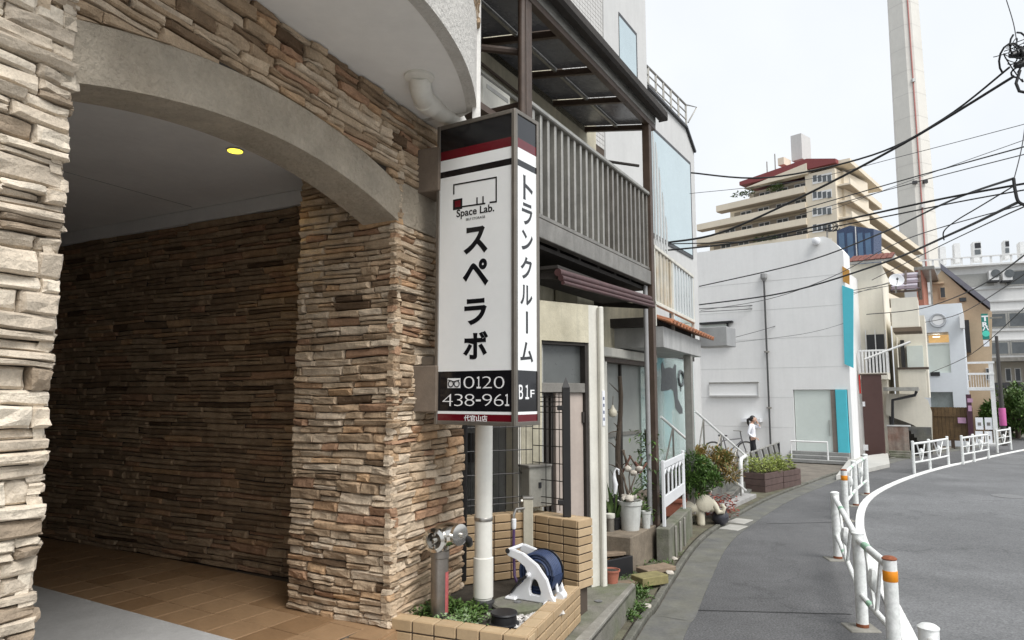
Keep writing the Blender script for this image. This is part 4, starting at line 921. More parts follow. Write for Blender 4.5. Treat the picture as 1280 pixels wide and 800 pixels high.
# triangular corrugated screen beside the brown post
m_cor = mat('corrugated_sheet', (.52, .53, .52), .5, var=.12, scale=5, streak=.2)
FSn = F3.off(-.12); t0, t1, t2 = FSn.sz(815, 162), FSn.sz(834, 300), FSn.sz(817, 306)
tri = MB(); nst = 9
for k in range(nst):
    f0, f1 = k / nst, (k + 1) / nst; a0 = t0[0] + (t1[0] - t0[0]) * f0; a1 = t0[0] + (t1[0] - t0[0]) * f1
    zt0 = t0[1] + (t1[1] - t0[1]) * f0; zt1 = t0[1] + (t1[1] - t0[1]) * f1; dd = .02 * (k % 2)
    tri.fprism(FSn, [(a0, t2[1] - .1), (a1 - .006, t2[1] - .1), (a1 - .006, zt1), (a0, zt0)], dd, dd + .01)
tri.build('corrugated_screen', m_cor, b3)
# panelled balcony
zba, zbb = 3.215, 4.0; s0, s1 = .2, 2.8
MB().fbox(F3, s0, s1, zbb - .05, zbb, -.03, .03).build('balcony_rail', m_white_st, b3, bevel=.006)
MB().fbox(F3, s0, s1, zba - .02, zba + .03, -.03, .03).build('balcony_rail', m_white_st, b3, bevel=.006)
npn = 26
for k in range(npn):
    a = s0 + .02 + (s1 - s0 - .04) * k / npn; w_ = (s1 - s0 - .04) / npn
    m = mat('rust_stained_panel', (.56, .53, .45), .6, var=.2, scale=5, streak=.45, var2=(.5, .42, .3)) if k < 10 else mat('frosted_balcony_panel', (.54, .57, .57), .4, var=.06, scale=3)
    MB().fbox(F3, a + .004, a + w_ - .004, zba + .03, zbb - .05, -.012 + .014 * (k % 2), .0 + .014 * (k % 2)).build('panel', m, b3)
for a in (s0, (s0 + s1) * .42, s1 - .03): MB().fbox(F3, a, a + .04, zba - .3, zbb, -.02, .02).build('balcony_post', m_white_st, b3)
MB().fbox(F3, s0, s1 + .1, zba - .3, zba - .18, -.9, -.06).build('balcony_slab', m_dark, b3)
# small tiled eave with single tiles
m_tc = mat('terracotta_tile', (.36, .145, .065), .75, var=.3, scale=8, bump=.2, var2=(.27, .12, .07))
ze = 2.98
for k in range(15):
    a = .3 + k * .215
    v = [F3.pt(a, .2, ze - .03), F3.pt(a + .205, .2, ze - .03), F3.pt(a + .205, -.18, ze + .1), F3.pt(a, -.18, ze + .1)]
    MB().hexa(v + [x + Vector((0, 0, .035)) for x in v]).build('eave_tile', m_tc, b3, bevel=.008)
    c0, c1 = F3.pt(a + .1, .215, ze + .0), F3.pt(a + .1, -.18, ze + .13); MB().tube([c0, c1], .03, 8).build('eave_tile', m_tc, b3, smooth=True)
MB().fbox(F3, .35, 2.95, ze - .34, ze - .06, -.8, .08).build('fascia_beam', mat('grey_fascia', (.42, .42, .41), .7, var=.12, scale=4, streak=.2), b3, bevel=.006)
c_ = F3.sz(862, 520)[0]
MB().fbox(F3, c_ - .06, c_ + .06, .2, ze - .34, -.06, .06).build('column', m_alu2, b3, bevel=.006)
# shop front glass with the animal silhouette and round letters
FG = F3.off(-.55); g0, g1 = FG.sz(826, 500)[0], FG.sz(868, 500)[0]
zgt = FG.sz(845, 447)[1]; zgb = .45
m_shop = mat('shop_interior', (.20, .21, .20), .7, var=.5, scale=2.2)
MB().fbox(FG, g0 - 1.2, g1, 0, zgb, -.2, .02).build('shop_sill', m_g3, b3)
MB().fbox(FG, g0 - 1.2, g1 + .02, zgt, zgt + .5, -.3, .02).build('shop_head', m_dark, b3)
MB().fbox(FG, g0 - 1.2, g1, zgb, zgt, -1.9, -1.8).build('shop_back_wall', mat('pale_interior', (.5, .52, .5), .7, var=.2, scale=2), b3)
gl3 = glass('shop_glass', (.62, .78, .75), .04, .42)
for a, b in ((g0 - 1.2, g0 + .15), (g0 + .17, g1 - .32), (g1 - .3, g1 - .01)): MB().fbox(FG, a, b, zgb, zgt, -.01, .0).build('shop_pane', gl3, b3)
m_sil = mat('grey_film', (.075, .082, .085), .5, var=.05)
def fpx(l): return [FG.sz(u, v) for u, v in l]
MB().fprism(FG, fpx([(826, 489), (827, 470), (826.3, 456), (828, 452), (830.5, 461), (836, 459), (841, 460.5), (843, 455), (845, 457), (845, 470), (846.5, 482), (847, 498), (853, 511), (853, 517), (849, 517), (844, 510), (843, 498), (841.5, 489), (838.5, 486), (835, 488)]), .001, .004).build('animal_silhouette', m_sil, b3)
for (u, v, rx_, rz_) in ((850.5, 473, 3.2, 9), (859.5, 478, 2.8, 9)):
    A = FG.sz(u - rx_, v); B = FG.sz(u + rx_, v); cc = FG.sz(u, v); hz = abs(FG.sz(u, v - rz_)[1] - cc[1]); hx = abs(B[0] - A[0]) / 2
    MB().tube([FG.pt(cc[0] + hx * math.cos(t * .5236), .006, cc[1] + hz * math.sin(t * .5236)) for t in range(13)], .03, 6).build('round_letter', m_sil, b3)
A = FG.sz(850.5, 484); B = FG.sz(850.5, 489); MB().bar(FG.pt(A[0], .006, A[1]), FG.pt(B[0], .006, B[1]), .04, .01).build('round_letter', m_sil, b3)
A = FG.sz(856.5, 466); B = FG.sz(858, 474); MB().bar(FG.pt(A[0], .006, A[1]), FG.pt(B[0], .006, B[1]), .04, .01).build('round_letter', m_sil, b3)
for k, (a, z0, z1) in enumerate(((g0 + .2, .5, 1.3), (g0 + .8, .5, 1.0), (g0 + 1.5, .5, 1.5))): MB().fbox(FG, a, a + .5, z0, z1, -1.3, -.8).build('shop_shelf', m_shop, b3)
# projecting grey metal awning at the far end
aw = [F5.off(.0).sz(872, 425)]
FAw = Face(at(880, 420, 15.5).xy, -53.7)
MB().px(FAw, 868, 409, 909, 433, -.6, .0).build('metal_awning', mat('grey_metal_awning', (.36, .36, .36), .45, metal=.3, var=.1, scale=4), b3, bevel=.01)
# ================================================================ things along the house fronts
st = thing('concrete_step', 'mossy concrete doorstep block below the pale door', 'step', G(765, 790, 0))
s_ = [G(736, 800, .25), G(795, 729, .25), FD.pt(.12, .0), FD.pt(-.62, -.0)]
s_[0].z = 0
nr = (s_[1] - s_[0]).xy.normalized(); b0 = s_[0].xy - nr * .35
poly = [b0, s_[1].xy, FD.pt(.16, -.05).xy, FD.pt(-.8, -.05).xy]
MB().prism(poly, 0, .25).build('block', m_moss, st, bevel=.02, seg=2)
MB().prism([Vector(poly[0]).lerp(Vector(poly[1]), .05), Vector(poly[0]).lerp(Vector(poly[1]), .98), Vector(poly[1]).lerp(Vector(poly[2]), .16), Vector(poly[0]).lerp(Vector(poly[3]), .13)], .2, .254).build('worn_edge', m_kerb, st, bevel=.006)
p = G(748, 752, .25); MB().lathe((p.x, p.y, .252), [(.032, 0), (.034, .006), (.02, .008), (0, .004)], 16).build('drain_ring', m_iron, st)
m_dgreen = mat('deep_green_leaf', (.05, .1, .02), .5, var=.3, scale=12, tone=[(0, (.03, .07, .015)), (1, (.20, .31, .07)), (.5, (.085, .17, .03))])
m_terra = mat('terracotta', (.36, .13, .085), .8, var=.2, scale=10)
m_wpot = mat('white_plastic_pot', (.62, .63, .60), .5, var=.14, scale=6, streak=.25)
m_wood = mat('grey_brown_plank', (.22, .165, .115), .85, var=.3, scale=6, bump=.3, bscale=40)
def pot(name, c, r, h, m, label, group=None, ribs=0, soilm=None):
    t = thing(name, label, 'pot', c, group); c = Vector(c)
    MB().lathe(c, [(r * .72, 0), (r * .74, .01), (r * .92, h * .84), (r * 1.0, h * .86), (r * 1.02, h), (r * .92, h), (r * .88, h * .9), (0, h * .9)], 24).build('pot_body', m, t, smooth=True)
    MB().lathe(c + Vector((0, 0, h * .9)), [(r * .88, 0), (r * .5, h * .04), (0, h * .05)], 16).build('soil', m_psoil, t)
    return t
# big white pots on the ledge in the recess
fp = FN.pt
b1 = FB.off(-.28)
def bpt(u, v, z): return G(u, v, z)
wp = bpt(788, 662, .42); pot('flower_pot', wp, .145, .34, m_wpot, 'large white fluted pot full of stones and dry stems in the recess')
ledge = thing('ledge', 'low brown block ledge carrying the white pots', 'ledge', (wp.x, wp.y, 0))
MB().fbox(Face(wp.xy, 30), -.45, .45, .03, .42, -.3, .17).build('block', mat('ledge_block', (.19, .155, .115), .9, var=.35, scale=5, bump=.4, bscale=40), ledge, bevel=.01)
wp2 = bpt(808, 660, .42); pot('flower_pot', wp2, .06, .2, m_wpot, 'small white pot beside the large white fluted pot')
stn = MB()
m_rock = mat('pale_rock', (.5, .46, .4), .85, var=.25, scale=12, bump=.5, bscale=30)
def rock(c, r, m=m_rock, parent=None, name='stone', sq=.8):
    bm = bmesh.new(); bmesh.ops.create_icosphere(bm, subdivisions=2, radius=1); sd = R.uniform(0, 50)
    for v in bm.verts:
        k = 1 + .35 * noise.noise(v.co * 1.6 + Vector((sd, sd, 0))); v.co = Vector((v.co.x * k * r, v.co.y * k * r, v.co.z * k * r * sq))
    bm.verts.index_update(); mb = MB().add([Vector(c) + v.co for v in bm.verts], [tuple(v.index for v in f.verts) for f in bm.faces]); bm.free(); return mb.build(name, m, parent, smooth=True)
wpt = [o for o in COL.objects if o.name == 'flower_pot'][0]
for k in range(7):
    a = k * .9; rock(wp + Vector((math.cos(a) * .07 * (k % 3), math.sin(a) * .07 * (k % 3), .36 + .02 * (k % 2))), .05, parent=wpt)
m_stem = mat('dry_stem', (.10, .075, .055), .8, var=.3)
def branchy(parent, base, h, n, spread, m, r0=.012, name='stem'):
    for k in range(n):
        a = R.uniform(0, 6.28); pts = [Vector(base)]
        for j in range(1, 6):
            pts.append(Vector(base) + Vector((math.cos(a) * spread * (j / 5) ** 1.4 + R.uniform(-.02, .02), math.sin(a) * spread * (j / 5) ** 1.4, h * j / 5 * R.uniform(.9, 1.05))))
        MB().tube(pts, [r0 * (1 - .14 * j) for j in range(6)], 6).build(name, m, parent, smooth=True)
branchy(wpt, wp + Vector((0, 0, .3)), .5, 5, .16, m_stem)
# climbing trunk with hanging lantern and sword-leaved plant inside the recess
tb = FN.pt(r0_ + .22, .12); tk = thing('bare_climber', 'dark bare climbing trunk with thin twigs against the frosted panes', 'plant', (tb.x, tb.y, .62))
pts = [Vector((tb.x + .03 * math.sin(k), tb.y + .02 * math.cos(k * 1.7), .1 + k * .24)) for k in range(10)]
MB().tube(pts, [.045 - .002 * k for k in range(10)], 8).build('trunk', m_stem, tk, smooth=True)
for k in range(12):
    b = pts[2 + k % 7]; d = Vector((R.uniform(-1, 1), R.uniform(-.6, .1), R.uniform(-.2, .9))).normalized(); MB().tube([b, b + d * .12, b + d * .22 + Vector((0, 0, R.uniform(-.05, .08)))], [.01, .007, .003], 5).build('twig', m_stem, tk)
lb = at(766, 515, tb.y - .12); ln = thing('hanging_ornament', 'small cream gourd ornament hanging from the climber', 'ornament', lb)
MB().lathe(lb + Vector((0, 0, -.07)), [(0, 0), (.045, .015), (.06, .05), (.05, .09), (.02, .13), (.012, .16)], 16).build('gourd', mat('cream_ceramic', (.6, .56, .45), .4), ln, smooth=True)
MB().tube([lb + Vector((0, 0, .08)), lb + Vector((.02, .1, .2))], .004, 5).build('string', m_stem, ln)
sw = thing('sword_leaf_plant', 'green plant with long sword leaves beside the white jamb', 'plant', (wp.x - .22, wp.y + .05, .42))
sp_ = Vector((wp.x - .2, wp.y + .02, .45)); lf = MB()
for k in range(11):
    a = R.uniform(-.6, 2.2); L_ = R.uniform(.45, .75); d = Vector((math.cos(a) * .6, -abs(math.sin(a)) * .3, R.uniform(.7, 1.5))).normalized(); sd = d.cross(Vector((0, 1, 0))).normalized()
    m1 = sp_ + d * L_ * .5; e1 = sp_ + d * L_ + Vector((d.x * .2, 0, -.08)); w_ = .035
    MB().add([sp_ - sd * .012, sp_ + sd * .012, m1 + sd * w_ * .6, m1 - sd * w_ * .6, e1], [(0, 1, 2, 3), (3, 2, 4)], R.uniform(0, .5)).build('leaf', m_leaf, sw)
pot('flower_pot', (sp_.x, sp_.y, .42), .1, .15, m_dk, 'black pot holding the sword leaf plant')
hn = thing('heron_ornament', 'white heron shaped ornament standing among the pots', 'ornament', (wp.x - .1, wp.y - .1, .42))
hb = at(768, 600, wp.y - .06)
MB().tube([hb + Vector((.0, 0, -.16)), hb + Vector((.01, 0, -.05)), hb + Vector((-.005, 0, .03)), hb + Vector((.0, 0, .1)), hb + Vector((.025, 0, .135)), hb + Vector((.05, 0, .12)), hb + Vector((.055, 0, .06))], [.02, .034, .024, .012, .012, .014, .004], 10).build('neck_and_body', m_wp, hn, smooth=True)
MB().tube([hb + Vector((.0, 0, -.16)), Vector((hb.x, hb.y, .42))], .006, 6).build('leg', m_dk, hn)
bk = thing('black_bag', 'crumpled black bag behind the white pots', 'bag', (wp.x - .16, wp.y + .12, .42)); rock(Vector((wp.x - .12, wp.y + .16, .6)), .17, m_dk, bk, 'bag_body', 1.1)
mtl = at(790, 575, wp.y + .1); cl = thing('brown_tool_bundle', 'reddish brown tangle of garden tools over the white pot', 'tools', (mtl.x, mtl.y, .76))
m_rb = mat('rusty_brown', (.16, .07, .05), .7, var=.3)
for k in range(9):
    a = mtl + Vector((R.uniform(-.14, .16), R.uniform(-.05, .05), R.uniform(-.22, 0))); MB().tube([a, a + Vector((R.uniform(-.1, .1), R.uniform(-.05, .05), R.uniform(.05, .25)))], .012, 6).build('tool_handle', m_rb if k % 2 else m_stem, cl)
for k in range(3): rock(mtl + Vector((-.06 + .07 * k, -.03, -.1 - .05 * (k % 2))), .045, m_rock, cl, 'charm')
for k, (u, v, r_, h_) in enumerate(((776, 662, .07, .16), (770, 650, .06, .13), (800, 662, .05, .1))):
    c = bpt(u, v, .42) + Vector((0, .12 + .05 * k, 0)); tt_ = pot('flower_pot', c, r_, h_, (m_dk, m_terra, m_wpot)[k], ['small black pot left of the large white fluted pot', 'small terracotta pot behind the large white fluted pot', 'tiny white pot between the two white pots'][k]); mb = MB(); tuft(mb, c + Vector((0, 0, h_)), .11, .2, 110, (.09, .025), (.0, .7)); mb.build('foliage', m_dgreen, tt_)
dv = Vector((wp.x + .28, wp.y + .42, .42)); vine = thing('dark_vine', 'dense dark leafy vine hanging beside the brown post', 'plant', dv); mb = MB()
for k in range(420): leaf(mb, dv + Vector((R.gauss(0, .07), R.gauss(0, .05), R.uniform(.0, 1.15))), (R.uniform(-1, 1), R.uniform(-1, .2), R.uniform(-.8, .6)), R.uniform(.05, .1), R.uniform(.02, .04), R.uniform(0, .8))
mb.build('foliage', m_dgreen, vine); MB().tube([dv, dv + Vector((.03, 0, .6)), dv + Vector((0, 0, 1.15))], .012, 6).build('stem', m_stem, vine)
# steel pipe stump and gas bits by the jamb
gp_ = G(763, 688, .2); ps = thing('grey_pipe_stump', 'grey capped pipe standing by the white jamb', 'pipe', (gp_.x, gp_.y, 0))
MB().tube([(gp_.x, gp_.y, 0), (gp_.x, gp_.y, .58)], .05, 14).build('pipe', mat('dull_zinc', (.22, .2, .17), .5, metal=.4, var=.2), ps, smooth=True)
MB().lathe((gp_.x, gp_.y, .57), [(.055, 0), (.06, .01), (.06, .05), (.0, .06)], 14).build('pipe_cap', m_white_st, ps, smooth=True)
# trough planter, terracotta pot, planks on the soil
tr0, tr1 = G(742, 716, .05), G(797, 702, .05)
ft = Face(G(770, 722, .04).xy, 30); tg = thing('black_trough', 'black plastic trough planter with dry soil beside the step', 'planter', (ft.p.x, ft.p.y, .03))
c_ = G(768, 722, .04)
fx = Face(c_.xy, 52)
MB().fbox(fx, -.3, .28, .03, .235, -.02, .02).build('trough_wall', m_dk, tg, bevel=.004); MB().fbox(fx, -.3, .28, .03, .235, -.3, -.27).build('trough_wall', m_dk, tg, bevel=.004)
MB().fbox(fx, -.3, -.27, .03, .232, -.27, -.02).build('trough_wall', m_dk, tg); MB().fbox(fx, .25, .28, .03, .232, -.27, -.02).build('trough_wall', m_dk, tg)
MB().fbox(fx, -.27, .25, .03, .19, -.27, -.02).build('soil', m_psoil, tg)
lit = MB()
for k in range(160):
    a = fx.pt(R.uniform(-.25, .23), R.uniform(-.25, -.04), .193); leaf(lit, a, (R.uniform(-1, 1), R.uniform(-1, 1), R.uniform(0, .3)), .03, .012, R.random())
tag(lit.build('leaf_litter', mat('dry_leaf', (.3, .18, .08), .8, tone=[(0, (.2, .1, .04)), (1, (.42, .28, .13))]), tg), kind='stuff')
tpn = G(764, 728, .25); pot('terracotta_pot', (tpn.x, tpn.y, .25), .085, .12, m_terra, 'small terracotta pot on the concrete doorstep')
def plank(u, v, L_, W_, T_, ang, z, label, m=m_wood):
    c = G(u, v, z); f = Face(c.xy, ang); o = MB().fbox(f, -L_ / 2, L_ / 2, z - T_, z, -W_ / 2, W_ / 2).build('plank', m, None, bevel=.006); 
    return tag(o, label, 'plank', 'old planks on the soil by the kerb')
plank(820, 708, .42, .2, .05, 60, .1, 'grey weathered plank lying at the foot of the brown post')
plank(812, 718, .34, .2, .09, 62, .15, 'mossy yellowish wood block lying before the grey weathered plank', mat('mossy_plank', (.23, .2, .09), .9, var=.3, scale=9, bump=.3))
plank(778, 727, .4, .1, .04, 75, .1, 'narrow brown plank between the trough and the step')
plank(765, 690, .5, .1, .04, 70, .26, 'pale plank resting across the black trough')
for k, (u, v, r) in enumerate(((837, 718, .05), (808, 760, .05), (843, 700, .04))):
    c = G(u, v, .03); tag(rock((c.x, c.y, .045), r, m_rock, None, 'rock', .6), ['pale flat stone near the plank by the kerb', 'white stone chip among the weeds beside the doorstep', 'small pale pebble at the foot of the mossy wall'][k], 'stone')
wd_ = MB()
for k in range(120):
    i = R.randrange(6, 22); p = KERB[i].lerp(KERB[i + 1], R.random()); nn = (KERB[i + 1] - KERB[i]).normalized(); p = p - Vector((nn.y, -nn.x)) * R.uniform(.06, .5)
    if R.random() < .55: tuft(wd_, (p.x, p.y, .028), R.uniform(.02, .05), R.uniform(.02, .06), R.randrange(8, 22), (.04, .014), (.2, 1))
for u, v in ((808, 732), (800, 735), (816, 728), (800, 745), (790, 762), (782, 775), (824, 690), (800, 690), (812, 695)):
    p = G(u, v, .03)
    for j in range(5): tuft(wd_, (p.x + R.uniform(-.06, .06), p.y + R.uniform(-.06, .06), .028), .06, .08, 34, (.05, .018), (.4, 1))
tag(wd_.build('weeds', m_leaf), 'small weeds growing along the kerb', 'weeds', kind='stuff')
# mossy low wall and the white fence panel on it
lw0, lw1 = G(838, 706, 0), G(866, 672, 0)
lwf = Face(lw0.xy, math.degrees(math.atan2(lw1.x - lw0.x, lw1.y - lw0.y))); LL = (lw1 - lw0).length
lw_ = thing('low_mossy_wall', 'low stained concrete wall under the white fence panel', 'wall', lw0)
MB().fbox(lwf, -.02, LL, 0, .42, -.16, .0).build('wall_body', m_moss, lw_, bevel=.01)
for a in (.3, .62, .95): MB().fbox(lwf, a, a + .07, .0, .4, .0, .025).build('pale_rib', m_kerb, lw_, bevel=.01)
wf = thing('white_fence_panel', 'white plastic fence panel with arched slots beside the brown post', 'fence', (lw0.x, lw0.y, .42))
wff = lwf.off(-.08); zf0, zf1 = .42, wff.sz(830, 575)[1]
a0, a1 = wff.sz(829, 620)[0], wff.sz(855, 610)[0]
MB().fbox(wff, a0, a0 + .05, zf0, zf1, -.02, .02).build('fence_post', m_wp, wf, bevel=.006); MB().fbox(wff, a1 - .05, a1, zf0, zf1 + .02, -.02, .02).build('fence_post', m_wp, wf, bevel=.006)
MB().fbox(wff, a0 + .05, a1 - .05, zf1 - .1, zf1 - .02, -.015, .015).build('fence_rail', m_wp, wf, bevel=.004); MB().fbox(wff, a0 + .05, a1 - .05, zf0 + .22, zf0 + .36, -.015, .015).build('fence_rail', m_wp, wf, bevel=.004)
nsl = 6
for k in range(nsl):
    a = a0 + .08 + (a1 - a0 - .16) * k / (nsl - 1); MB().fbox(wff, a - .022, a + .022, zf0 + .36, zf1 - .1, -.01, .01).build('fence_slat', m_wp, wf, bevel=.004)
    if k < nsl - 1:
        b = a + (a1 - a0 - .16) / (nsl - 1); MB().tube([wff.pt(a + .02, 0, zf1 - .17), wff.pt((a + b) / 2, 0, zf1 - .11), wff.pt(b - .02, 0, zf1 - .17)], .012, 6).build('slot_arch', m_wp, wf, smooth=True)
# terracotta trough with green and russet shrubs
def shrub(name, c, rx_, ry_, rz_, n, m, label, lw=(.06, .016), tones=(0, 1), grp=None, stems=8):
    t = thing(name, label, 'shrub', c, grp); c = Vector(c); mb = MB(); cl = [(Vector((R.gauss(0, 1), R.gauss(0, 1), R.gauss(0, .9))).normalized() * R.uniform(.45, .95), R.uniform(.22, .4), R.uniform(-.25, .2)) for _ in range(26)]
    for k in range(n):
        q, r_, tn_ = cl[k % 26]; u = Vector((R.gauss(0, 1), R.gauss(0, 1), R.gauss(0, 1))).normalized(); w_ = q + u * r_ * R.uniform(.4, 1)
        p = c + Vector((w_.x * rx_, w_.y * ry_, rz_ + w_.z * rz_)); dd = u + Vector((R.uniform(-.7, .7), R.uniform(-.7, .7), R.uniform(-.2, .9)))
        leaf(mb, p, dd, lw[0] * R.uniform(.6, 1.3), lw[1] * R.uniform(.7, 1.3), min(1, max(0, R.uniform(*tones) + tn_)))
    mb.build('foliage', m, t)
    for k in range(stems):
        a = R.uniform(0, 6.28); MB().tube([c + Vector((math.cos(a) * rx_ * .15, math.sin(a) * ry_ * .15, -.02)), c + Vector((math.cos(a) * rx_ * .5, math.sin(a) * ry_ * .5, rz_))], .008, 5).build('stem', m_stem, t)
    return t
m_rus = mat('russet_leaf', (.25, .1, .03), .6, var=.25, scale=12, tone=[(0, (.10, .17, .04)), (1, (.48, .20, .085)), (.5, (.30, .20, .06))])
m_yel = mat('yellow_green_leaf', (.3, .35, .08), .5, var=.25, scale=12, tone=[(0, (.14, .21, .04)), (1, (.66, .65, .30)), (.5, (.38, .44, .11))])
sh0 = Vector((2.86, 10.75, 0))
shrub('green_shrub', (sh0.x + .02, sh0.y + .15, .46), .38, .34, .33, 4200, m_dgreen, 'dense deep green shrub behind the white fence panel', (.075, .024))
shrub('russet_shrub', (sh0.x + .45, sh0.y + .95, .50), .48, .5, .36, 4200, m_rus, 'russet and green shrub right behind the deep green one', (.07, .024))
tt = thing('terracotta_trough', 'long terracotta trough under the deep green shrub', 'planter', (sh0.x, sh0.y, 0))
fT = Face((sh0.x - .2, sh0.y + .05), 35)
MB().fbox(fT, -.15, .62, .16, .42, -.28, .0).build('trough_body', m_terra, tt, bevel=.015); MB().fbox(fT, -.17, .64, .38, .44, -.3, .02).build('trough_rim', m_terra, tt, bevel=.01)
MB().fbox(fT, -.1, .6, .0, .16, -.26, -.02).build('foot_block', m_moss, tt)
# cream elephant figure and odds and ends by the kerb
eb = G(872, 660, .0); el_ = thing('elephant_planter', 'cream ceramic elephant figure beside the kerb', 'ornament', (eb.x, eb.y, .03))
m_cer = mat('aged_cream_ceramic', (.58, .54, .43), .55, var=.14, scale=7, streak=.2)
E0_ = Vector((eb.x - .02, eb.y + .15, .03))
mt = bpy.data.meshes.new('elephant_body'); bm = bmesh.new()
def blob(c, r, s=(1, 1, 1)):
    g = bmesh.ops.create_uvsphere(bm, u_segments=18, v_segments=12, radius=r); bmesh.ops.scale(bm, verts=g['verts'], vec=s); bmesh.ops.translate(bm, verts=g['verts'], vec=c)
blob((-.04, 0, .27), .18, (1.3, .95, .8)); blob((.19, -.05, .32), .11, (.95, .9, 1.05)); blob((.27, -.06, .27), .07, (1, .9, 1.1))
for (x, y) in ((-.1, -.08), (-.1, .1), (.09, -.1), (.1, .1)):
    g = bmesh.ops.create_cone(bm, segments=16, radius1=.062, radius2=.058, depth=.26, cap_ends=True); bmesh.ops.translate(bm, verts=g['verts'], vec=(x, y, .13))
bm.to_mesh(mt); bm.free(); mt.materials.append(m_cer); eo = bpy.data.objects.new('elephant_body', mt); COL.objects.link(eo); eo.parent = el_; eo.location = E0_ - el_.location
rm = eo.modifiers.new('r', 'REMESH'); rm.mode = 'VOXEL'; rm.voxel_size = .014; rm.use_smooth_shade = True
sm = eo.modifiers.new('s', 'SMOOTH'); sm.iterations = 6
MB().tube([E0_ + Vector((.25, -.07, .36)), E0_ + Vector((.32, -.09, .28)), E0_ + Vector((.36, -.1, .2)), E0_ + Vector((.43, -.1, .2)), E0_ + Vector((.45, -.1, .27)), E0_ + Vector((.41, -.1, .31))], [.06, .05, .042, .036, .032, .028], 12).build('trunk', m_cer, el_, smooth=True)
MB().lathe(E0_ + Vector((.14, -.155, .34)), [(0, 0), (.115, .005), (.13, .014), (.11, .026), (0, .028)], 18, axis=(-.1, -1, .1)).build('ear', m_cer, el_, smooth=True)
MB().tube([E0_ + Vector((.15, -.12, .47)), E0_ + Vector((.2, -.16, .36)), E0_ + Vector((.2, -.17, .25))], .007, 6).build('strap', m_dk, el_)
rh_ = E0_ + Vector((.42, .02, .0))
rp = thing('dark_pot', 'round dark pot beside the elephant figure', 'pot', rh_); MB().lathe(rh_, [(.08, 0), (.13, .06), (.13, .14), (.1, .18), (.11, .2), (.09, .19), (0, .17)], 20).build('pot_body', mat('dark_glaze', (.035, .035, .045), .3), rp, smooth=True)
rf_ = thing('fallen_red_leaf_plant', 'low plant with drooping reddish leaves behind the elephant figure', 'plant', (rh_.x, rh_.y + .3, .0)); mb = MB()
for k in range(260):
    a = R.uniform(0, 6.28); p = Vector((rh_.x + .1 + R.uniform(-.22, .25), rh_.y + .35 + R.uniform(-.2, .25), R.uniform(.1, .42))); leaf(mb, p, (math.cos(a), math.sin(a), R.uniform(-.6, .5)), .09, .03, R.random())
mb.build('foliage', mat('brick_red_leaf', (.3, .06, .04), .6, tone=[(0, (.12, .03, .02)), (1, (.38, .10, .07))]), rf_)
for k in range(6): MB().tube([(rh_.x + .1, rh_.y + .35, .0), (rh_.x + .1 + R.uniform(-.2, .2), rh_.y + .35 + R.uniform(-.15, .2), .3)], .008, 5).build('stem', m_stem, rf_)
cp = pot('flower_pot', (eb.x - .3, eb.y - .35, .0), .09, .2, m_terra, 'terracotta pot behind the foot of the white fence panel')
# deck boards, timber step and two plank boxes with yellow-green plants
dk = thing('boarded_deck', 'grey boarded deck beside the kerb below the stairs', 'deck', G(915, 640, 0))
d0_, d1_ = G(893, 641, .1), G(942, 619, .1); fdk = Face(d0_.xy, math.degrees(math.atan2(d1_.x - d0_.x, d1_.y - d0_.y))); LD = (d1_ - d0_).length
m_deck = mat('grey_deck_board', (.34, .33, .32), .8, var=.2, scale=6, bump=.3, bscale=50)
for k in range(9): MB().fbox(fdk, -.1, LD + .2, .0, .1 + R.uniform(0, .004), -.14 * (k + 1) + .008, -.14 * k).build('board', m_deck, dk, bevel=.004)
tsn = thing('timber_step', 'dark timber step between the shrubs and the deck', 'step', G(915, 625, .2))
MB().fbox(fdk, .15, LD + .6, .1, .34, -1.9, -1.05).build('step_body', mat('dark_timber_step', (.13, .11, .105), .8, var=.25, scale=5), tsn, bevel=.01)
MB().fbox(fdk, .12, LD + .62, .34, .38, -1.9, -1.02).build('tread', mat('grey_tread', (.3, .3, .31), .7, var=.15), tsn, bevel=.006)
m_bx = mat('plum_brown_board', (.105, .068, .06), .7, var=.25, scale=7, bump=.3, bscale=50)
def plank_box(u, v, L_, W_, H_, ang, label):
    c = G(u, v, 0); f = Face(c.xy, ang); t = thing('plank_planter', label, 'planter', c, 'plank planters by the kerb')
    for k in range(3):
        z0, z1 = .03 + k * H_ / 3, .03 + (k + 1) * H_ / 3 - .008
        MB().fbox(f, 0, L_, z0, z1, -.03, 0).build('board', m_bx, t, bevel=.004); MB().fbox(f, 0, L_, z0, z1, -W_, -W_ + .03).build('board', m_bx, t, bevel=.004)
        MB().fbox(f, .001, .03, z0, z1, -W_ + .031, -.031).build('board', m_bx, t, bevel=.003); MB().fbox(f, L_ - .03, L_ - .001, z0, z1, -W_ + .031, -.031).build('board', m_bx, t, bevel=.003)
    MB().fbox(f, .03, L_ - .03, .02, H_ - .05, -W_ + .03, -.03).build('soil', m_psoil, t)
    s_ = thing('leafy_plant', label.replace('plum brown plank planter box', 'yellow green leafy plants filling the plank box'), 'plant', f.pt(L_ / 2, -W_ / 2, H_), 'plants in the plank boxes'); mb = MB()
    for k in range(46):
        b = f.pt(R.uniform(.04, L_ - .04), R.uniform(-W_ + .04, -.04), H_ - .05); h = R.uniform(.16, .42)
        for j in range(16):
            a = R.uniform(0, 6.28); z = h * (.3 + .7 * j / 16); leaf(mb, b + Vector((R.uniform(-.03, .03), R.uniform(-.03, .03), z)), (math.cos(a), math.sin(a), R.uniform(-.3, .9)), R.uniform(.06, .13), R.uniform(.018, .03), R.uniform(.1, 1))
    mb.build('foliage', m_yel, s_)
    for k in range(14):
        b = f.pt(R.uniform(.04, L_ - .04), R.uniform(-W_ + .04, -.04), H_ - .05); MB().tube([b, b + Vector((R.uniform(-.03, .03), 0, .25))], .006, 5).build('stem', m_stem, s_)
    return f
ang_k = 44
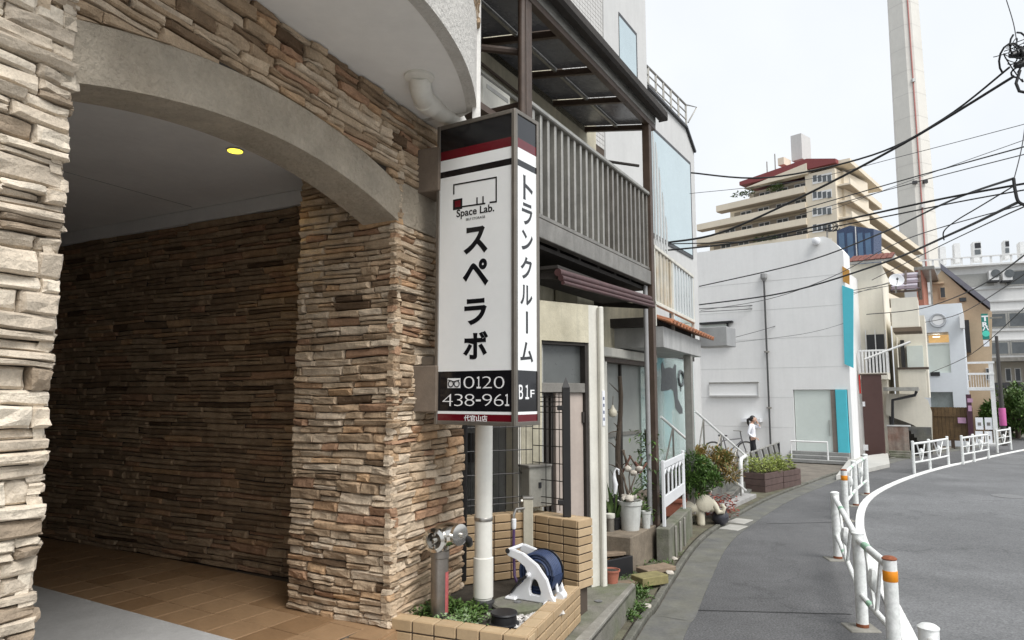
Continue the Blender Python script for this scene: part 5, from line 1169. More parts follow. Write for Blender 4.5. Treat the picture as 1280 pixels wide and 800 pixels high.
fbx = plank_box(957, 618, .9, .62, .39, ang_k, 'plum brown plank planter box nearer the stairs')
c2 = fbx.pt(.93, .0); uu = 640 + 860 * c2.x / c2.y
def plank_at(c, *a): pass
_G = G
def G2(u, v, z=0): return c2.copy()
G = G2; plank_box(0, 0, .85, .6, .37, ang_k + 2, 'plum brown plank planter box nearer the white building'); G = _G
# stairs up to the shop, with white rails
sr = thing('shop_stairs', 'concrete shop stairs with white tube handrails beside the grey column', 'stairs', (3.4, 12.2, 0))
u0, u1 = at(869, 514, 13.0), at(944, 580, 15.4); l0, l1 = at(826, 521, 11.0), at(932, 613, 13.6)
m_wr = mat('white_tube_paint', (.72, .72, .71), .4, var=.1, scale=9)
MB().tube([u0, u1], .022, 8).build('handrail', m_wr, sr, smooth=True); MB().tube([l0, l1], .022, 8).build('handrail', m_wr, sr, smooth=True)
for a, b in ((u0, u1), (l0, l1)):
    for k in range(4):
        f0 = .12 + k * .27; t_ = a.lerp(b, f0); zb_ = max(.1, t_.z - .95)
        MB().tube([t_, (t_.x, t_.y, zb_)], .016, 6).build('baluster', m_alu, sr); t2 = a.lerp(b, min(1, f0 + .0)); q2 = a.lerp(b, max(0, f0 - .2)); MB().tube([(q2.x, q2.y, max(.1, q2.z - .95)), t2], .013, 6).build('brace', m_alu, sr)
for k in range(6):
    f0, f1 = k / 6, (k + 1) / 6; z = max(.06, .78 - k * .14)
    MB().prism([l0.lerp(l1, f0).xy, l0.lerp(l1, f1).xy, u0.lerp(u1, f1).xy, u0.lerp(u1, f0).xy], 0, z).build('step', m_conc, sr, bevel=.008)
wb = thing('white_bent_rail', 'white hooped tube barrier at the foot of the shop stairs', 'barrier', G(932, 614, .0))
a = at(927, 612, 14.0); a.z = .02; dU = Vector((.42, .9, 0)).normalized(); hU = .72
pU = [a, a + Vector((0, 0, hU - .14))] + [a + dU * (.14 - .14 * math.cos(t)) + Vector((0, 0, hU - .14 + .14 * math.sin(t))) for t in (.4, .8, 1.2, 1.57)]
pU += [a + dU * (.86 + .14 * math.sin(t)) + Vector((0, 0, hU - .14 + .14 * math.cos(t))) for t in (0, .4, .8, 1.2, 1.57)] + [a + dU * 1.0]
MB().tube(pU, .038, 12).build('tube', m_wr, wb, smooth=True)
ar = thing('ramp_railing', 'grey railing with slanted flat bars behind the plank boxes', 'railing', at(960, 590, 17))
r0a, r1a = at(938, 566, 16.8), at(973, 553, 18.2); MB().tube([r0a, r1a], .025, 8).build('top_rail', m_alu2, ar); MB().tube([r1a, (r1a.x, r1a.y, .0)], .035, 8).build('end_post', m_dk, ar)
m_slat = mat('dull_grey_bar', (.2, .2, .19), .6, var=.2)
for k in range(5):
    t_ = r0a.lerp(r1a, .05 + k * .2); MB().bar(t_, (t_.x + .22, t_.y + .2, .05), .05, .16).build('slanted_bar', m_slat, ar)

for k, (u, v) in enumerate(((925, 652), (917, 660))):
    c = G(u, v, .0); f = Face(c.xy, 38); tag(MB().fbox(f, -.22, .22, -.02, .014, -.14, .14).build('drain_cover', mat('pale_drain_cover', (.40, .39, .36), .85, var=.15, scale=6), None, bevel=.004), ['farther pale concrete drain cover in the gutter', 'nearer pale concrete drain cover in the gutter'][k], 'drain cover', 'drain covers in the gutter')
# ================================================================ white building with turquoise panels
m_wh = mat('white_render', (.80, .80, .79), .75, var=.035, scale=1.2, bump=.08, bscale=30, streak=.05)
m_cy = mat('turquoise_panel', (.09, .52, .62), .4, var=.05, scale=2)
m_fg = mat('pale_green_glass', (.66, .72, .68), .35, var=.06, scale=.8)
FWh = Face(G(1068, 579, 0).xy, -53.7)
wbld = thing('white_building', 'white rendered building with turquoise panels and a rounded upper corner', 'building', FWh.p)
sL = FWh.sz(860, 500)[0]; zT = 7.0
def fz(F_, l): return [F_.sz(u, v) for u, v in l]
a30 = FWh.sz(1030, 300)[0]
arc = [(a30 * (1 - t) , zT - .55 * (t ** 1.5)) for t in (0, .25, .45, .62, .78, .9, 1.0)]
gd = [FWh.sz(993, 530)[0], FWh.sz(1042, 530)[0]]; zg = FWh.sz(1018, 487)[1]
ft_ = [FWh.sz(1060, 520)[0]]
# front in pieces, so that the entrance is a real recess
MB().fprism(FWh, [(sL, zg), (0, zg)] + [(a, z) for a, z in reversed(arc)] + [(sL, zT)], -1.0, 0).build('upper_wall', m_wh, wbld)
MB().fbox(FWh, gd[0], sL, 0, zg - .001, -1, 0).build('lower_wall', m_wh, wbld)
MB().fbox(FWh, 0, ft_[0] - .02, 0, zg - .001, -1.0, -.001).build('corner_pier', m_wh, wbld)
MB().fbox(FWh, .35, sL, 0, 6.2, -6, -1.001).build('rear_block', m_wh, wbld)
MB().fbox(FWh, ft_[0] - .02, gd[0], 0, zg - .001, -.99, -.9).build('recess_wall', m_wh, wbld)
MB().fbox(FWh, gd[1] + .05, gd[0] - .02, .12, zg - .01, -.1, -.06).build('frosted_screen', m_fg, wbld)
MB().fbox(FWh, gd[1] - .08, gd[1] + .05, .1, zg - .01, -.1, -.02).build('screen_frame', mat('weathered_strip', (.24, .2, .17), .7), wbld)
MB().fbox(FWh, ft_[0] + .0, gd[1] - .1, .1, zg - .01, -.2, .06).build('turquoise_panel', m_cy, wbld, bevel=.01)
cu = fz(FWh, [(1053, 357), (1067, 362), (1067, 460), (1056, 455)])
FWs = Face(FWh.p.xy, 36.3)
MB().fprism(FWh, cu, .0, .05).build('turquoise_panel', m_cy, wbld)
MB().fprism(FWh, fz(FWh, [(1053, 333), (1062, 338), (1062, 356), (1054, 352)]), .0, .03).build('gold_panel', mat('ochre_panel', (.55, .28, .06), .5), wbld)
def rec(u0, v0, u1, v1):
    MB().px(FWh, u0, v0, u1, v1, .0, .012).build('blind_panel', mat('white_panel', (.80, .80, .79), .6, var=.02), wbld)
    MB().px(FWh, u0 - 1.5, v1, u1 + 1, v1 + 1.6, .0, .1).build('sill', m_g3, wbld); MB().px(FWh, u0 - 1, v0 - 1.4, u1 + 1, v0, .0, .05).build('head_trim', m_alu2, wbld); MB().px(FWh, u0 - 1.2, v0, u0, v1, .0, .05).build('jamb', m_g3, wbld); MB().px(FWh, u1, v0, u1 + 1.2, v1, .0, .05).build('jamb', m_g3, wbld)
rec(887, 479, 947, 494)
MB().px(FWh, 878, 406, 909, 428, .0, .02).build('window_pane', m_fg, wbld)
for q in ((874, 402, 915, 404.5), (876, 428, 915, 430.5), (908, 404, 911, 428)): MB().px(FWh, *q, .0, .14 if q[3] - q[1] < 4 else .06).build('window_trim', m_fr, wbld)
MB().px(FWh, 926, 523, 950, 527.5, .0, .3).build('white_ledge', m_wp, wbld)
p0, p1 = FWh.hit(953.5, 352), FWh.hit(965, 576); p0 = p0 + FWh.n * .08; p1 = p1 + FWh.n * .08
MB().tube([(p1.x, p1.y, 0.05), (p1.x, p1.y, p0.z)], .03, 10).build('drain_pipe', mat('dark_grey_pipe', (.07, .07, .07), .5), wbld, smooth=True)
hq = Vector((p1.x, p1.y, p0.z)); MB().lathe(hq, [(.04, 0), (.11, .1), (.11, .24), (0, .25)], 8).build('rain_head', mat('grey_rain_head', (.28, .28, .28), .6), wbld)
for z in (1.6, 3.4): MB().box(p1.x - .06, p1.x + .06, p1.y - .06, p1.y + .08, z, z + .05).build('pipe_clip', m_alu, wbld)
dm = FWh.hit(1021, 304) + FWh.n * .1; MB().lathe(dm, [(.09, -.06), (.12, .0), (.12, .1), (.07, .16), (0, .17)], 16).build('dome_lamp', m_wp, wbld, smooth=True)
MB().fbox(FWh, -.05, sL, zT - .75 if False else zT, zT + .03, -.35, .03).build('coping', m_wh, wbld) if False else None
for k, z in enumerate((.3, .2, .1)): MB().fbox(FWh, .1, gd[0] + .15, z - .1, z - .002 * k, -.9, .12 + .3 * k).build('entrance_step', mat('grey_step_concrete', (.26, .26, .25), .85, var=.2, scale=3), wbld, bevel=.008)
eb_ = [FWh.pt(gd[1] + .1, .5, .62), FWh.pt(gd[0], .5, .62)]
MB().tube([(eb_[0].x, eb_[0].y, .05), eb_[0], eb_[1], (eb_[1].x, eb_[1].y, .05)], .03, 8).build('entrance_bar', m_wr, wbld)
m_jt = mat('render_joint', (.62, .62, .61), .8)
for z in (1.0, 1.95, 2.9, 3.85, 4.8, 5.75):
    MB().fbox(FWh, gd[0] + .02 if z < zg else .05, sL, z, z + .012, .0, .004).build('render_joint', m_jt, wbld)
MB().px(FWh, 1036, 525, 1037.2, 545, -.055, .0).build('pull_handle', m_steel, wbld)
# brown board and cream house with outside stairs
FC = Face(at(1090, 520, 24.5).xy, -58)
ch = thing('cream_stair_house', 'cream house with a tiled roof, boxed balcony and outside stairs', 'house', FC.p)
m_cr2 = mat('pale_cream_render', (.74, .70, .60), .8, var=.06, scale=1.5, streak=.07)
MB().px(FC, 1062, 329, 1115, 575, -4, 0).build('wall', m_cr2, ch)
MB().px(FC, 1114, 395, 1162, 497, -4, -1.2).build('wall', m_cr2, ch)
ez0 = FC.sz(1088, 330)[1]
tilem = mat('russet_roof_tile', (.24, .105, .085), .75, var=.3, scale=5)
e0, e1 = FC.sz(1060, 328)[0], FC.sz(1116, 328)[0]; w_ = (e0 - e1)
MB().hexa([FC.pt(e1, .3, ez0), FC.pt(e0, .3, ez0), FC.pt(e0, -2.2, ez0 + .62), FC.pt(e1, -2.2, ez0 + .62), FC.pt(e1, .3, ez0 + .08), FC.pt(e0, .3, ez0 + .08), FC.pt(e0, -2.2, ez0 + .7), FC.pt(e1, -2.2, ez0 + .7)]).build('roof_deck', m_alu2, ch)
rfo = [o for o in ch.children if o.name.startswith('roof_deck')][0]
for i in range(8):
    for j in range(5):
        a, b = e1 + w_ * i / 8, e1 + w_ * (i + .96) / 8; d0_, d1_ = .33 - j * .5, .33 - (j + 1) * .5 - .05; z0, z1 = ez0 + .09 + j * .125, ez0 + .09 + (j + 1) * .125
        MB().hexa([FC.pt(a, d0_, z0), FC.pt(b, d0_, z0), FC.pt(b, d1_, z1 - .04), FC.pt(a, d1_, z1 - .04), FC.pt(a, d0_, z0 + .07), FC.pt(b, d0_, z0 + .07), FC.pt(b, d1_, z1 + .01), FC.pt(a, d1_, z1 + .01)]).build('roof_tile', tilem, rfo, bevel=.03)
MB().px(FC, 1113, 372, 1149, 409, -.3, 1.0).build('balcony_box', m_cr2, ch)
MB().px(FC, 1116, 409, 1152, 414, -.3, 1.05).build('balcony_underside', mat('brown_underside', (.16, .12, .085), .9), ch)
FCo = FC.off(.7); zp0 = FCo.sz(1130, 333)[1]; zp1 = FCo.sz(1130, 361)[1]; c0, c1 = FCo.sz(1114, 350)[0], FCo.sz(1149, 350)[0]
m_poly = mat('plum_polycarbonate', (.16, .12, .14), .35, var=.2, scale=3)
m_poly2 = mat('pale_polycarbonate', (.42, .38, .43), .35, var=.2, scale=3)
for k in range(6):
    z = zp0 - (zp0 - zp1) * k / 6; d_ = -.4 + 1.4 * k / 6
    MB().hexa([FC.pt(c1, d_, z - .1), FC.pt(c0, d_, z - .1), FC.pt(c0, d_ + .26, z - .2), FC.pt(c1, d_ + .26, z - .2), FC.pt(c1, d_, z - .06), FC.pt(c0, d_, z - .06), FC.pt(c0, d_ + .26, z - .16), FC.pt(c1, d_ + .26, z - .16)]).build('pergola_sheet', m_poly if k % 2 else m_poly2, ch)
for a in (c0, (c0 + c1) / 2, c1): MB().bar(FC.pt(a, -.4, zp0), FC.pt(a, 1.0, zp1 - .1), .07).build('pergola_rafter', m_brown, ch)
for d_ in (.2, .95): MB().bar(FC.pt(c1, d_, FC.sz(1140, 376)[1]), FC.pt(c1, d_, zp0 - .45 * (d_ + .4)), .08).build('pergola_post', m_brown, ch)
MB().bar(FC.pt(c0, .98, zp1 - .12), FC.pt(c1, .98, zp1 - .12), .07).build('pergola_beam', m_brown, ch)
MB().px(FC, 1083, 418, 1108, 470, .0, .02).build('door_opening', m_fr, ch)
for u in (1082, 1094, 1107): MB().px(FC, u, 412, u + 2.2, 470, .02, .08).build('white_stile', m_wr, ch)
# white baluster landing
FCl = FC.off(1.1); z0, z1 = FCl.sz(1090, 466)[1], FCl.sz(1090, 437)[1]; a0, a1 = FCl.sz(1074, 450)[0], FCl.sz(1109, 450)[0]
MB().fbox(FC, a1, a0, z0 - .22, z0, .0, 1.1).build('landing_slab', m_cr2, ch)
MB().fbox(FC, a1, a0, z1 - .06, z1, 1.03, 1.1).build('landing_rail', m_wr, ch)
for k in range(9): a = a1 + (a0 - a1) * k / 8; MB().fbox(FC, a - .03, a + .03, z0, z1 - .06, 1.04, 1.09).build('baluster', m_wr, ch)
for k in range(4): MB().fbox(FC, a1 - .0, a1 + .05, z0, z1 - .06, .1 + k * .25, .16 + k * .25).build('baluster', m_wr, ch)
q0, q1 = FC.hit(1085, 451) + FC.n * 1.2, FC.hit(1140, 430) + FC.n * 1.2; MB().tube([q0, q1], .035, 8).build('slanted_pole', m_wr, ch)
# terrace right of the landing
FC2 = FC.off(-.4)
MB().px(FC2, 1122, 461, 1159, 497, -.5, .0).build('terrace_parapet', m_cr2, ch); MB().px(FC2, 1121, 459, 1161, 461.5, -.5, .06).build('parapet_cap', m_brown, ch)
MB().px(FC2, 1125, 425, 1132, 459, -.8, -.6).build('window', m_fr, ch); MB().px(FC2, 1133, 432, 1155, 459, -.8, -.65).build('window_pane', m_fg, ch)
MB().px(FC2, 1120, 420, 1125, 497, -.8, .02).build('wall_strip', m_cr2, ch)
# stairs: curved white parapet and steps
MB().fprism(FC, fz(FC, [(1108, 492), (1148, 493), (1160, 500), (1165, 515), (1166, 552), (1158, 540), (1140, 530), (1118, 522), (1108, 518)]), .1, .22).build('stair_parapet', m_cr2, ch)
for k in range(7):
    p = FC.sz(1136 + k * 3.6, 533 + k * 4.2); q = FC.sz(1166, 560)
    MB().fbox(FC, q[0], p[0], max(0, p[1] - .12), p[1], -.3, .5).build('stair_step', m_conc, ch)
MB().px(FC, 1108, 512, 1166, 566, -.6, -.35).build('stair_shade_panel', mat('stair_shade_wall', (.10, .095, .085), .9), ch)  # dark backing panel, coloured as the shade under the stair parapet
MB().px(FC, 1104, 484, 1148, 488.5, .1, 1.1).build('entrance_canopy', m_alu2, ch)
MB().tube([FC.hit(1147, 489) + FC.n * 1.0, FC.hit(1145, 494) + FC.n * 1.0, FC.hit(1118, 500) + FC.n * 1.0, FC.hit(1118, 535) + FC.n * 1.0], .05, 8).build('drain_pipe', m_dk, ch, smooth=True)
MB().px(FC, 1110, 500, 1116, 545, -.1, .02).build('dark_doorway', m_fr, ch)
sw_ = thing('stained_low_wall', 'low rust stained wall in front of the outside stairs', 'wall', FC.hit(1122, 562)); MB().px(FC, 1109, 533, 1137, 566, .9, 1.1).build('wall_body', mat('rust_stained_wall', (.34, .29, .25), .9, var=.3, scale=2, var2=(.2, .1, .07), streak=.4), sw_); MB().px(FC, 1108, 531.5, 1138, 533, .88, 1.12).build('wall_cap', m_g3, sw_)
for k in range(3): MB().px(FC, 1111 + k, 564 + k * 3, 1138, 567 + k * 3, .9, 1.4 + k * .2).build('step', m_moss, sw_)
bb = thing('brown_board', 'tall dark brown board panel beside the white building', 'panel', G(1090, 572, 0))
FBb = Face(G(1095, 571, 0).xy, -50)
MB().px(FBb, 1076, 469, 1107, 570, -.06, .0).build('board_face', mat('dark_brown_board', (.075, .035, .03), .55, var=.08, scale=2), bb, bevel=.01)
MB().px(FBb, 1074, 467, 1108, 469, -.08, .02).build('top_trim', m_brown, bb)
MB().px(FBb, 1073, 468, 1076, 492, -.06, .01).build('red_strip', mat('bright_red', (.55, .03, .02), .5), bb); MB().px(FBb, 1079, 556, 1085, 563, .0, .05).build('white_box', m_wp, bb); MB().px(FBb, 1078, 502, 1081, 508, .0, .06).build('intercom', m_wp, bb)
pv = thing('pale_forecourt', 'pale concrete forecourt slab before the brown board', 'slab', G(1085, 582, 0)); struct(pv); del pv['label'], pv['category']
MB().prism([G(1045, 594, .12).xy, G(1112, 579, .12).xy, G(1110, 566, .12).xy, G(1062, 572, .12).xy], 0, .12).build('slab_body', mat('pale_concrete', (.45, .44, .41), .85, var=.1, scale=2), pv, bevel=.01)
# ---- white clinic building with round emblem
FV = Face(at(1180, 520, 28).xy, -56)
cv = thing('white_emblem_building', 'narrow bluish white building with a round emblem and a lit upper window', 'building', FV.p)
m_bw = mat('bluish_white_panel', (.66, .70, .75), .5, var=.04, scale=1)
hz_ = lambda v: FV.sz(1180, v)[1]
aL, aR = FV.sz(1150, 450)[0], FV.sz(1207, 450)[0]; bL, bR = FV.sz(1160, 450)[0], FV.sz(1188, 450)[0]
MB().fbox(FV, bL, aL, 0, hz_(380), -5, 0).build('wall', m_bw, cv); MB().fbox(FV, aR, bR, 0, hz_(380), -5, 0).build('wall', m_bw, cv)
MB().fbox(FV, bR, bL, hz_(415), hz_(380), -5, -.002).build('wall', m_bw, cv); MB().fbox(FV, bR, bL, hz_(490), hz_(466), -5, -.002).build('wall', m_bw, cv); MB().fbox(FV, bR, bL, 0, hz_(512), -5, -.002).build('wall', m_bw, cv)
MB().fbox(FV, bR, bL, hz_(466), hz_(415), -3, -1.6).build('lit_room', mat('warm_room', (.65, .42, .18), .7, var=.3, scale=1.2, emit=.35), cv)
MB().fbox(FV, bR, bL, hz_(466), hz_(429), -.12, -.08).build('frosted_pane', m_fg, cv); MB().fbox(FV, bR, bL, hz_(430), hz_(428), -.14, -.04).build('pane_rail', m_wr, cv)
for k in range(3): MB().fbox(FV, bR + .35 + k * .5, bR + .6 + k * .5, hz_(420) + .05, hz_(418), -1.2, -1.0).build('ceiling_lamp', mat('lamp_white', (1, .93, .8), .5, var=0, emit=2.0), cv)
MB().fbox(FV, bR, bL, hz_(512), hz_(490), -.2, -.12).build('dark_pane', mat('grey_window', (.22, .25, .25), .15, var=.2, scale=2), cv)
em = FV.hit(1172.5, 400.5) + FV.n * .03
MB().lathe(em, [(.28, 0), (.30, .03), (.28, .07), (.22, .06), (.22, .03), (0, .03)], 28, axis=FV.n).build('round_emblem', mat('emblem_grey', (.42, .44, .47), .4), cv, smooth=True)
MB().lathe(em + FV.n * .032, [(.2, 0), (.2, .004), (0, .005)], 24, axis=FV.n).build('emblem_face', m_wp, cv)
MB().px(FV, 1163, 465, 1175, 470, .0, .03).build('name_plate', m_fr, cv)
MB().px(FV, 1199, 392, 1206, 410, .0, .5).build('white_box', m_wp, cv)
bf = thing('wooden_board_fence', 'dark brown wooden board fence before the emblem building', 'fence', G(1190, 562, 0)); FF = Face(at(1190, 540, 26.5).xy, -56)
a0, a1 = FF.sz(1163, 530)[0], FF.sz(1217, 530)[0]; zf0, zf1 = FF.sz(1190, 549)[1], FF.sz(1190, 509)[1]
m_wf = mat('stained_fence_board', (.13, .08, .035), .6, var=.3, scale=5, streak=.3)
for k in range(11): a = a1 + (a0 - a1) * k / 11; MB().fbox(FF, a + .004, a + (a0 - a1) / 11 - .004, zf0, zf1, -.05, .0).build('board', m_wf, bf)
MB().fbox(FF, a1, a0, zf0, zf1 - .02, -.09, -.055).build('backing_board', m_brown, bf); MB().fbox(FF, a1, a0, zf0 - .05, zf0 + .03, -.02, .03).build('bottom_rail', m_wf, bf); MB().fbox(FF, a1, a0, zf1 - .35, zf1 - .3, .0, .03).build('mid_rail', m_wf, bf)
for a in (a0 - .1, (a0 + a1) / 2, a1 + .1): MB().fbox(FF, a - .06, a + .06, 0, zf0, -.05, .03).build('post', m_brown, bf)
sg = thing('plum_sign_board', 'plum coloured upright sign board at the end of the board fence', 'sign', G(1214, 560, 0))
m_plum = mat('plum_board', (.07, .025, .045), .5)
MB().px(FF, 1207, 493, 1218, 552, .06, .16).build('board', m_plum, sg); MB().px(FF, 1209, 498, 1216, 503, .161, .17).build('pink_mark', mat('pink_print', (.5, .3, .45), .6), sg); MB().px(FF, 1210, 507, 1215, 514, .161, .17).build('pink_mark', mat('pink_print', (.5, .3, .45), .6), sg)
MB().px(FF, 1197, 522, 1208, 529, .05, .08).build('plate', mat('pink_print', (.5, .3, .45), .6), sg)
# ---- white porch frame with balcony and panelled gate
pr_ = thing('white_porch', 'white porch frame with a baluster balcony beside the tan gable house', 'porch', G(1225, 556, 0)); FPo = Face(at(1222, 540, 28.5).xy, -56)
for u in (1201, 1241): MB().px(FPo, u, 452, u + 2.4, 560, -.1, .0).build('post', m_wr, pr_)
for v in (452, 466, 484): MB().px(FPo, 1201, v, 1243, v + 2.5, -.1, .02).build('beam', m_wr, pr_)
for k in range(12): u = 1203 + k * 3.2; MB().px(FPo, u, 468, u + 1.9, 484, -.06, -.02).build('baluster', m_wr, pr_)
MB().px(FPo, 1201, 486, 1243, 488, -1.5, .02).build('floor', m_wr, pr_)
for i in range(2):
    for j in range(2): MB().px(FPo, 1219 + i * 11.5, 522 + j * 17, 1229.5 + i * 11.5, 537 + j * 17, -.08, -.02).build('gate_panel', m_wp, pr_); MB().px(FPo, 1222 + i * 11.5, 528 + j * 17, 1226.5 + i * 11.5, 532 + j * 17, -.02, -.012).build('panel_vent', m_alu, pr_)
MB().px(FPo, 1218, 555, 1246, 562, -.5, .5).build('base_slab', m_g3, pr_)
# ---- tan gable house, red wall house
FTn = Face(at(1205, 500, 33).xy, -56)
tn = thing('tan_gable_house', 'tan house with a steep dark gable roof behind the porch', 'house', FTn.p)
m_tan = mat('tan_render', (.56, .43, .29), .8, var=.1, scale=1.5)
MB().fprism(FTn, fz(FTn, [(1165, 560), (1165, 352), (1177, 338), (1206, 364), (1240, 390), (1240, 560)]), -5, 0).build('wall', m_tan, tn)
rr = fz(FTn, [(1176, 337), (1238, 386)])
MB().hexa([FTn.pt(rr[0][0], .2, rr[0][1]), FTn.pt(rr[1][0], .2, rr[1][1]), FTn.pt(rr[1][0], -5, rr[1][1]), FTn.pt(rr[0][0], -5, rr[0][1]), FTn.pt(rr[0][0], .2, rr[0][1] + .3), FTn.pt(rr[1][0], .2, rr[1][1] + .3), FTn.pt(rr[1][0], -5, rr[1][1] + .3), FTn.pt(rr[0][0], -5, rr[0][1] + .3)]).build('roof', mat('slate_roof', (.16, .16, .19), .7, var=.15, scale=2), tn)
def win(F_, u0, v0, u1, v1, parent, m=None, fr=.12, d=.0):
    w = MB().px(F_, u0, v0, u1, v1, d, d + .06).build('window', m_wr if m is None else m, parent); 
    k = min((u1 - u0), (v1 - v0)) * fr; MB().px(F_, u0 + k, v0 + k, u1 - k, v1 - k, d + .06, d + .07).build('pane', mat('dark_pane', (.05, .055, .06), .15, var=.3, scale=2), w); return w
win(FTn, 1174, 358, 1183, 373, tn, m_tan, .15); win(FTn, 1199, 372, 1208, 377, tn, m_brown); win(FTn, 1203, 412, 1209, 422, tn, m_brown); win(FTn, 1205, 462, 1212, 476, tn); win(FTn, 1232, 460, 1239, 475, tn)
MB().px(FTn, 1199, 400, 1214, 440, .0, .9).build('black_louvred_box', mat('black_louvre', (.035, .035, .037), .5, var=.4, scale=3), tn)
MB().px(FTn, 1166, 352, 1180, 354.5, .0, .2).build('window_hood', m_tan, tn)
rd = thing('red_wall_house', 'house with a brick red wall behind the pergola balcony', 'house', at(1155, 520, 30)); FRd = Face(at(1156, 500, 30.5).xy, -56)
MB().px(FRd, 1144, 336, 1166, 545, -4, 0).build('wall', mat('brick_red_wall', (.33, .13, .085), .8, var=.12, scale=1), rd); MB().px(FRd, 1142, 333, 1168, 337, -4, .15).build('roof_edge', m_alu, rd); MB().px(FRd, 1163.5, 337, 1165.5, 400, .0, .12).build('drain_pipe', m_alu, rd)
# ---- green vertical shop sign
gs = thing('green_projecting_sign', 'green vertical projecting sign with white letters on the tan house', 'sign', at(1233, 425, 31)); FGs = Face(at(1233, 410, 31).xy, -56)
MB().px(FGs, 1226, 392, 1237, 424, -.3, .0).build('sign_box', mat('teal_green_sign', (.01, .20, .16), .4, var=.05), gs)
MB().px(FGs, 1237, 391, 1239.5, 424, -.3, .02).build('side_light', mat('pale_teal', (.35, .6, .52), .4), gs)
for ch_, u, v, h_ in (('T', 1231.2, 398, 7), ('R', 1231.5, 405.5, 6), ('ハ', 1232, 410.8, 5)):
    o = text_mesh('lettering', ch_, 1, m_wtx, gs, Matrix.Identity(4), bold=.05); me = o.data; me.transform(Matrix.Translation(gs.location)); xs = [q.co.x for q in me.vertices]; ys = [q.co.y for q in me.vertices]
    k = abs(FGs.sz(u, v - h_ / 2)[1] - FGs.sz(u, v + h_ / 2)[1]) / (max(ys) - min(ys)); a_, z_ = FGs.sz(u, v); P_ = FGs.pt(a_, .004, z_)
    me.transform(Matrix.Translation(-gs.location) @ mtx(FGs, P_, True) @ Matrix.Diagonal((k * 1.15, k, 1, 1)) @ Matrix.Translation((-(max(xs) + min(xs)) / 2, -(max(ys) + min(ys)) / 2, 0)))
cq = FGs.hit(1232.5, 417) + FGs.n * .005; MB().lathe(cq, [(.14, 0), (.14, .006), (0, .007)], 16, axis=FGs.n).build('light_spot', mat('bright_teal', (.08, .6, .45), .4), gs)
MB().px(FGs, 1229, 425, 1237, 433, -.2, .0).build('lamp_box', m_wp, gs); MB().px(FGs, 1237, 396, 1253, 398, -.2, -.1).build('arm', m_alu, gs)
# ---- grey apartment block at the right
FA2 = Face(at(1215, 450, 62).xy, -66)
ga = thing('grey_apartment_block', 'long pale grey apartment block with rooftop air conditioners', 'building', FA2.p)
m_ga = mat('pale_grey_panel', (.68, .68, .67), .7, var=.05, scale=.3, streak=.06)
m_gd = mat('apartment_window', (.10, .11, .115), .15, var=.35, scale=.4)
zz = lambda v: FA2.sz(1260, v)[1]
aa, ab = FA2.sz(1152, 400)[0], FA2.sz(1420, 400)[0]
MB().fbox(FA2, ab, aa, 0, zz(331), -12, 0).build('wall', m_ga, ga)
for (v0, v1) in ((340, 356), (392, 408), (428, 442), (470, 482)):
    for k in range(9):
        a = aa - 1 - k * 5.6; 
        if v0 == 340 and k % 2 == 0: MB().fbox(FA2, a - 4.8, a - .4, zz(v1), zz(v0), .01, .05).build('louvre_panel', mat('grey_louvre', (.38, .38, .36), .7), ga)
        else: w = MB().fbox(FA2, a - 5.55, a - .05, zz(v1) - .1, zz(v0) + .1, .01, .1).build('window', m_alu2, ga); MB().fbox(FA2, a - 2.75, a - .15, zz(v1), zz(v0), .1, .11).build('pane', m_gd, w); MB().fbox(FA2, a - 5.45, a - 2.85, zz(v1), zz(v0), .1, .11).build('pane', m_gd, w)
for v in (360, 376, 388, 413, 425): MB().fbox(FA2, ab, aa, zz(v) - .06, zz(v) + .06, .0, .12).build('band', m_g3, ga)
for k in range(7): MB().fbox(FA2, aa - 3.4 - k * 5.6, aa - 3.2 - k * 5.6, zz(388), zz(358), .0, .05).build('panel_joint', m_g3, ga)
MB().fbox(FA2, ab, aa, zz(331), zz(329), -.6, .6).build('roof_slab', m_ga, ga)
for k in range(70): a = aa - .4 - k * .75; MB().fbox(FA2, a - .08, a + .08, zz(329), zz(320), .35, .45).build('baluster', m_wr, ga)
MB().fbox(FA2, ab, aa, zz(320), zz(318.5), .3, .5).build('parapet_rail', m_wr, ga)
for k, (u, v0, v1, w_) in enumerate(((1179, 308, 324, 9), (1197, 304, 322, 9), (1222, 302, 320, 12), (1259, 300, 317, 8), (1278, 302, 316, 7))):
    c = thing('rooftop_unit', ['pale leftmost rooftop unit on the grey apartment block', 'pale rooftop unit second from the left on the grey apartment block', 'dark louvred rooftop unit in the middle of the grey apartment roof', 'rooftop unit with a dark vent second from the right edge', 'rightmost rooftop unit at the edge of the photo'][k], 'rooftop unit', FA2.hit(u, v1), 'rooftop units on the grey block'); FX = FA2.off(-2.5)
    MB().px(FX, u - w_ / 2, v0, u + w_ / 2, v1 + 6, -1.2, .0).build('casing', m_wr, c)
    if k in (2, 3): MB().px(FX, u - w_ * .3, v0 + 1.5, u + w_ * .35, v0 + 8, .0, .05).build('louvre', m_fr, c); MB().px(FX, u - w_ * .3, v0 + 10, u + w_ * .35, v0 + 16, .0, .05).build('louvre', m_gd, c)
for k, u in enumerate((1243, 1260)):
    c = thing('air_conditioner', ['left one of two air conditioners on the top floor ledge of the grey block', 'right one of two air conditioners on the top floor ledge of the grey block'][k], 'air conditioner', FA2.hit(u, 350), 'air conditioners on the grey block')
    MB().px(FA2, u - 7, 338, u + 6, 350, .1, .8).build('casing', m_wr, c); q = FA2.hit(u - 1, 343.5) + FA2.n * .81; MB().lathe(q, [(.36, 0), (.36, .04), (.1, .05), (0, .05)], 16, axis=FA2.n).build('fan_grille', m_gd, c)
    MB().px(FA2, u - 7.5, 350, u + 6.5, 352, .0, .9).build('bracket', m_fr, c)
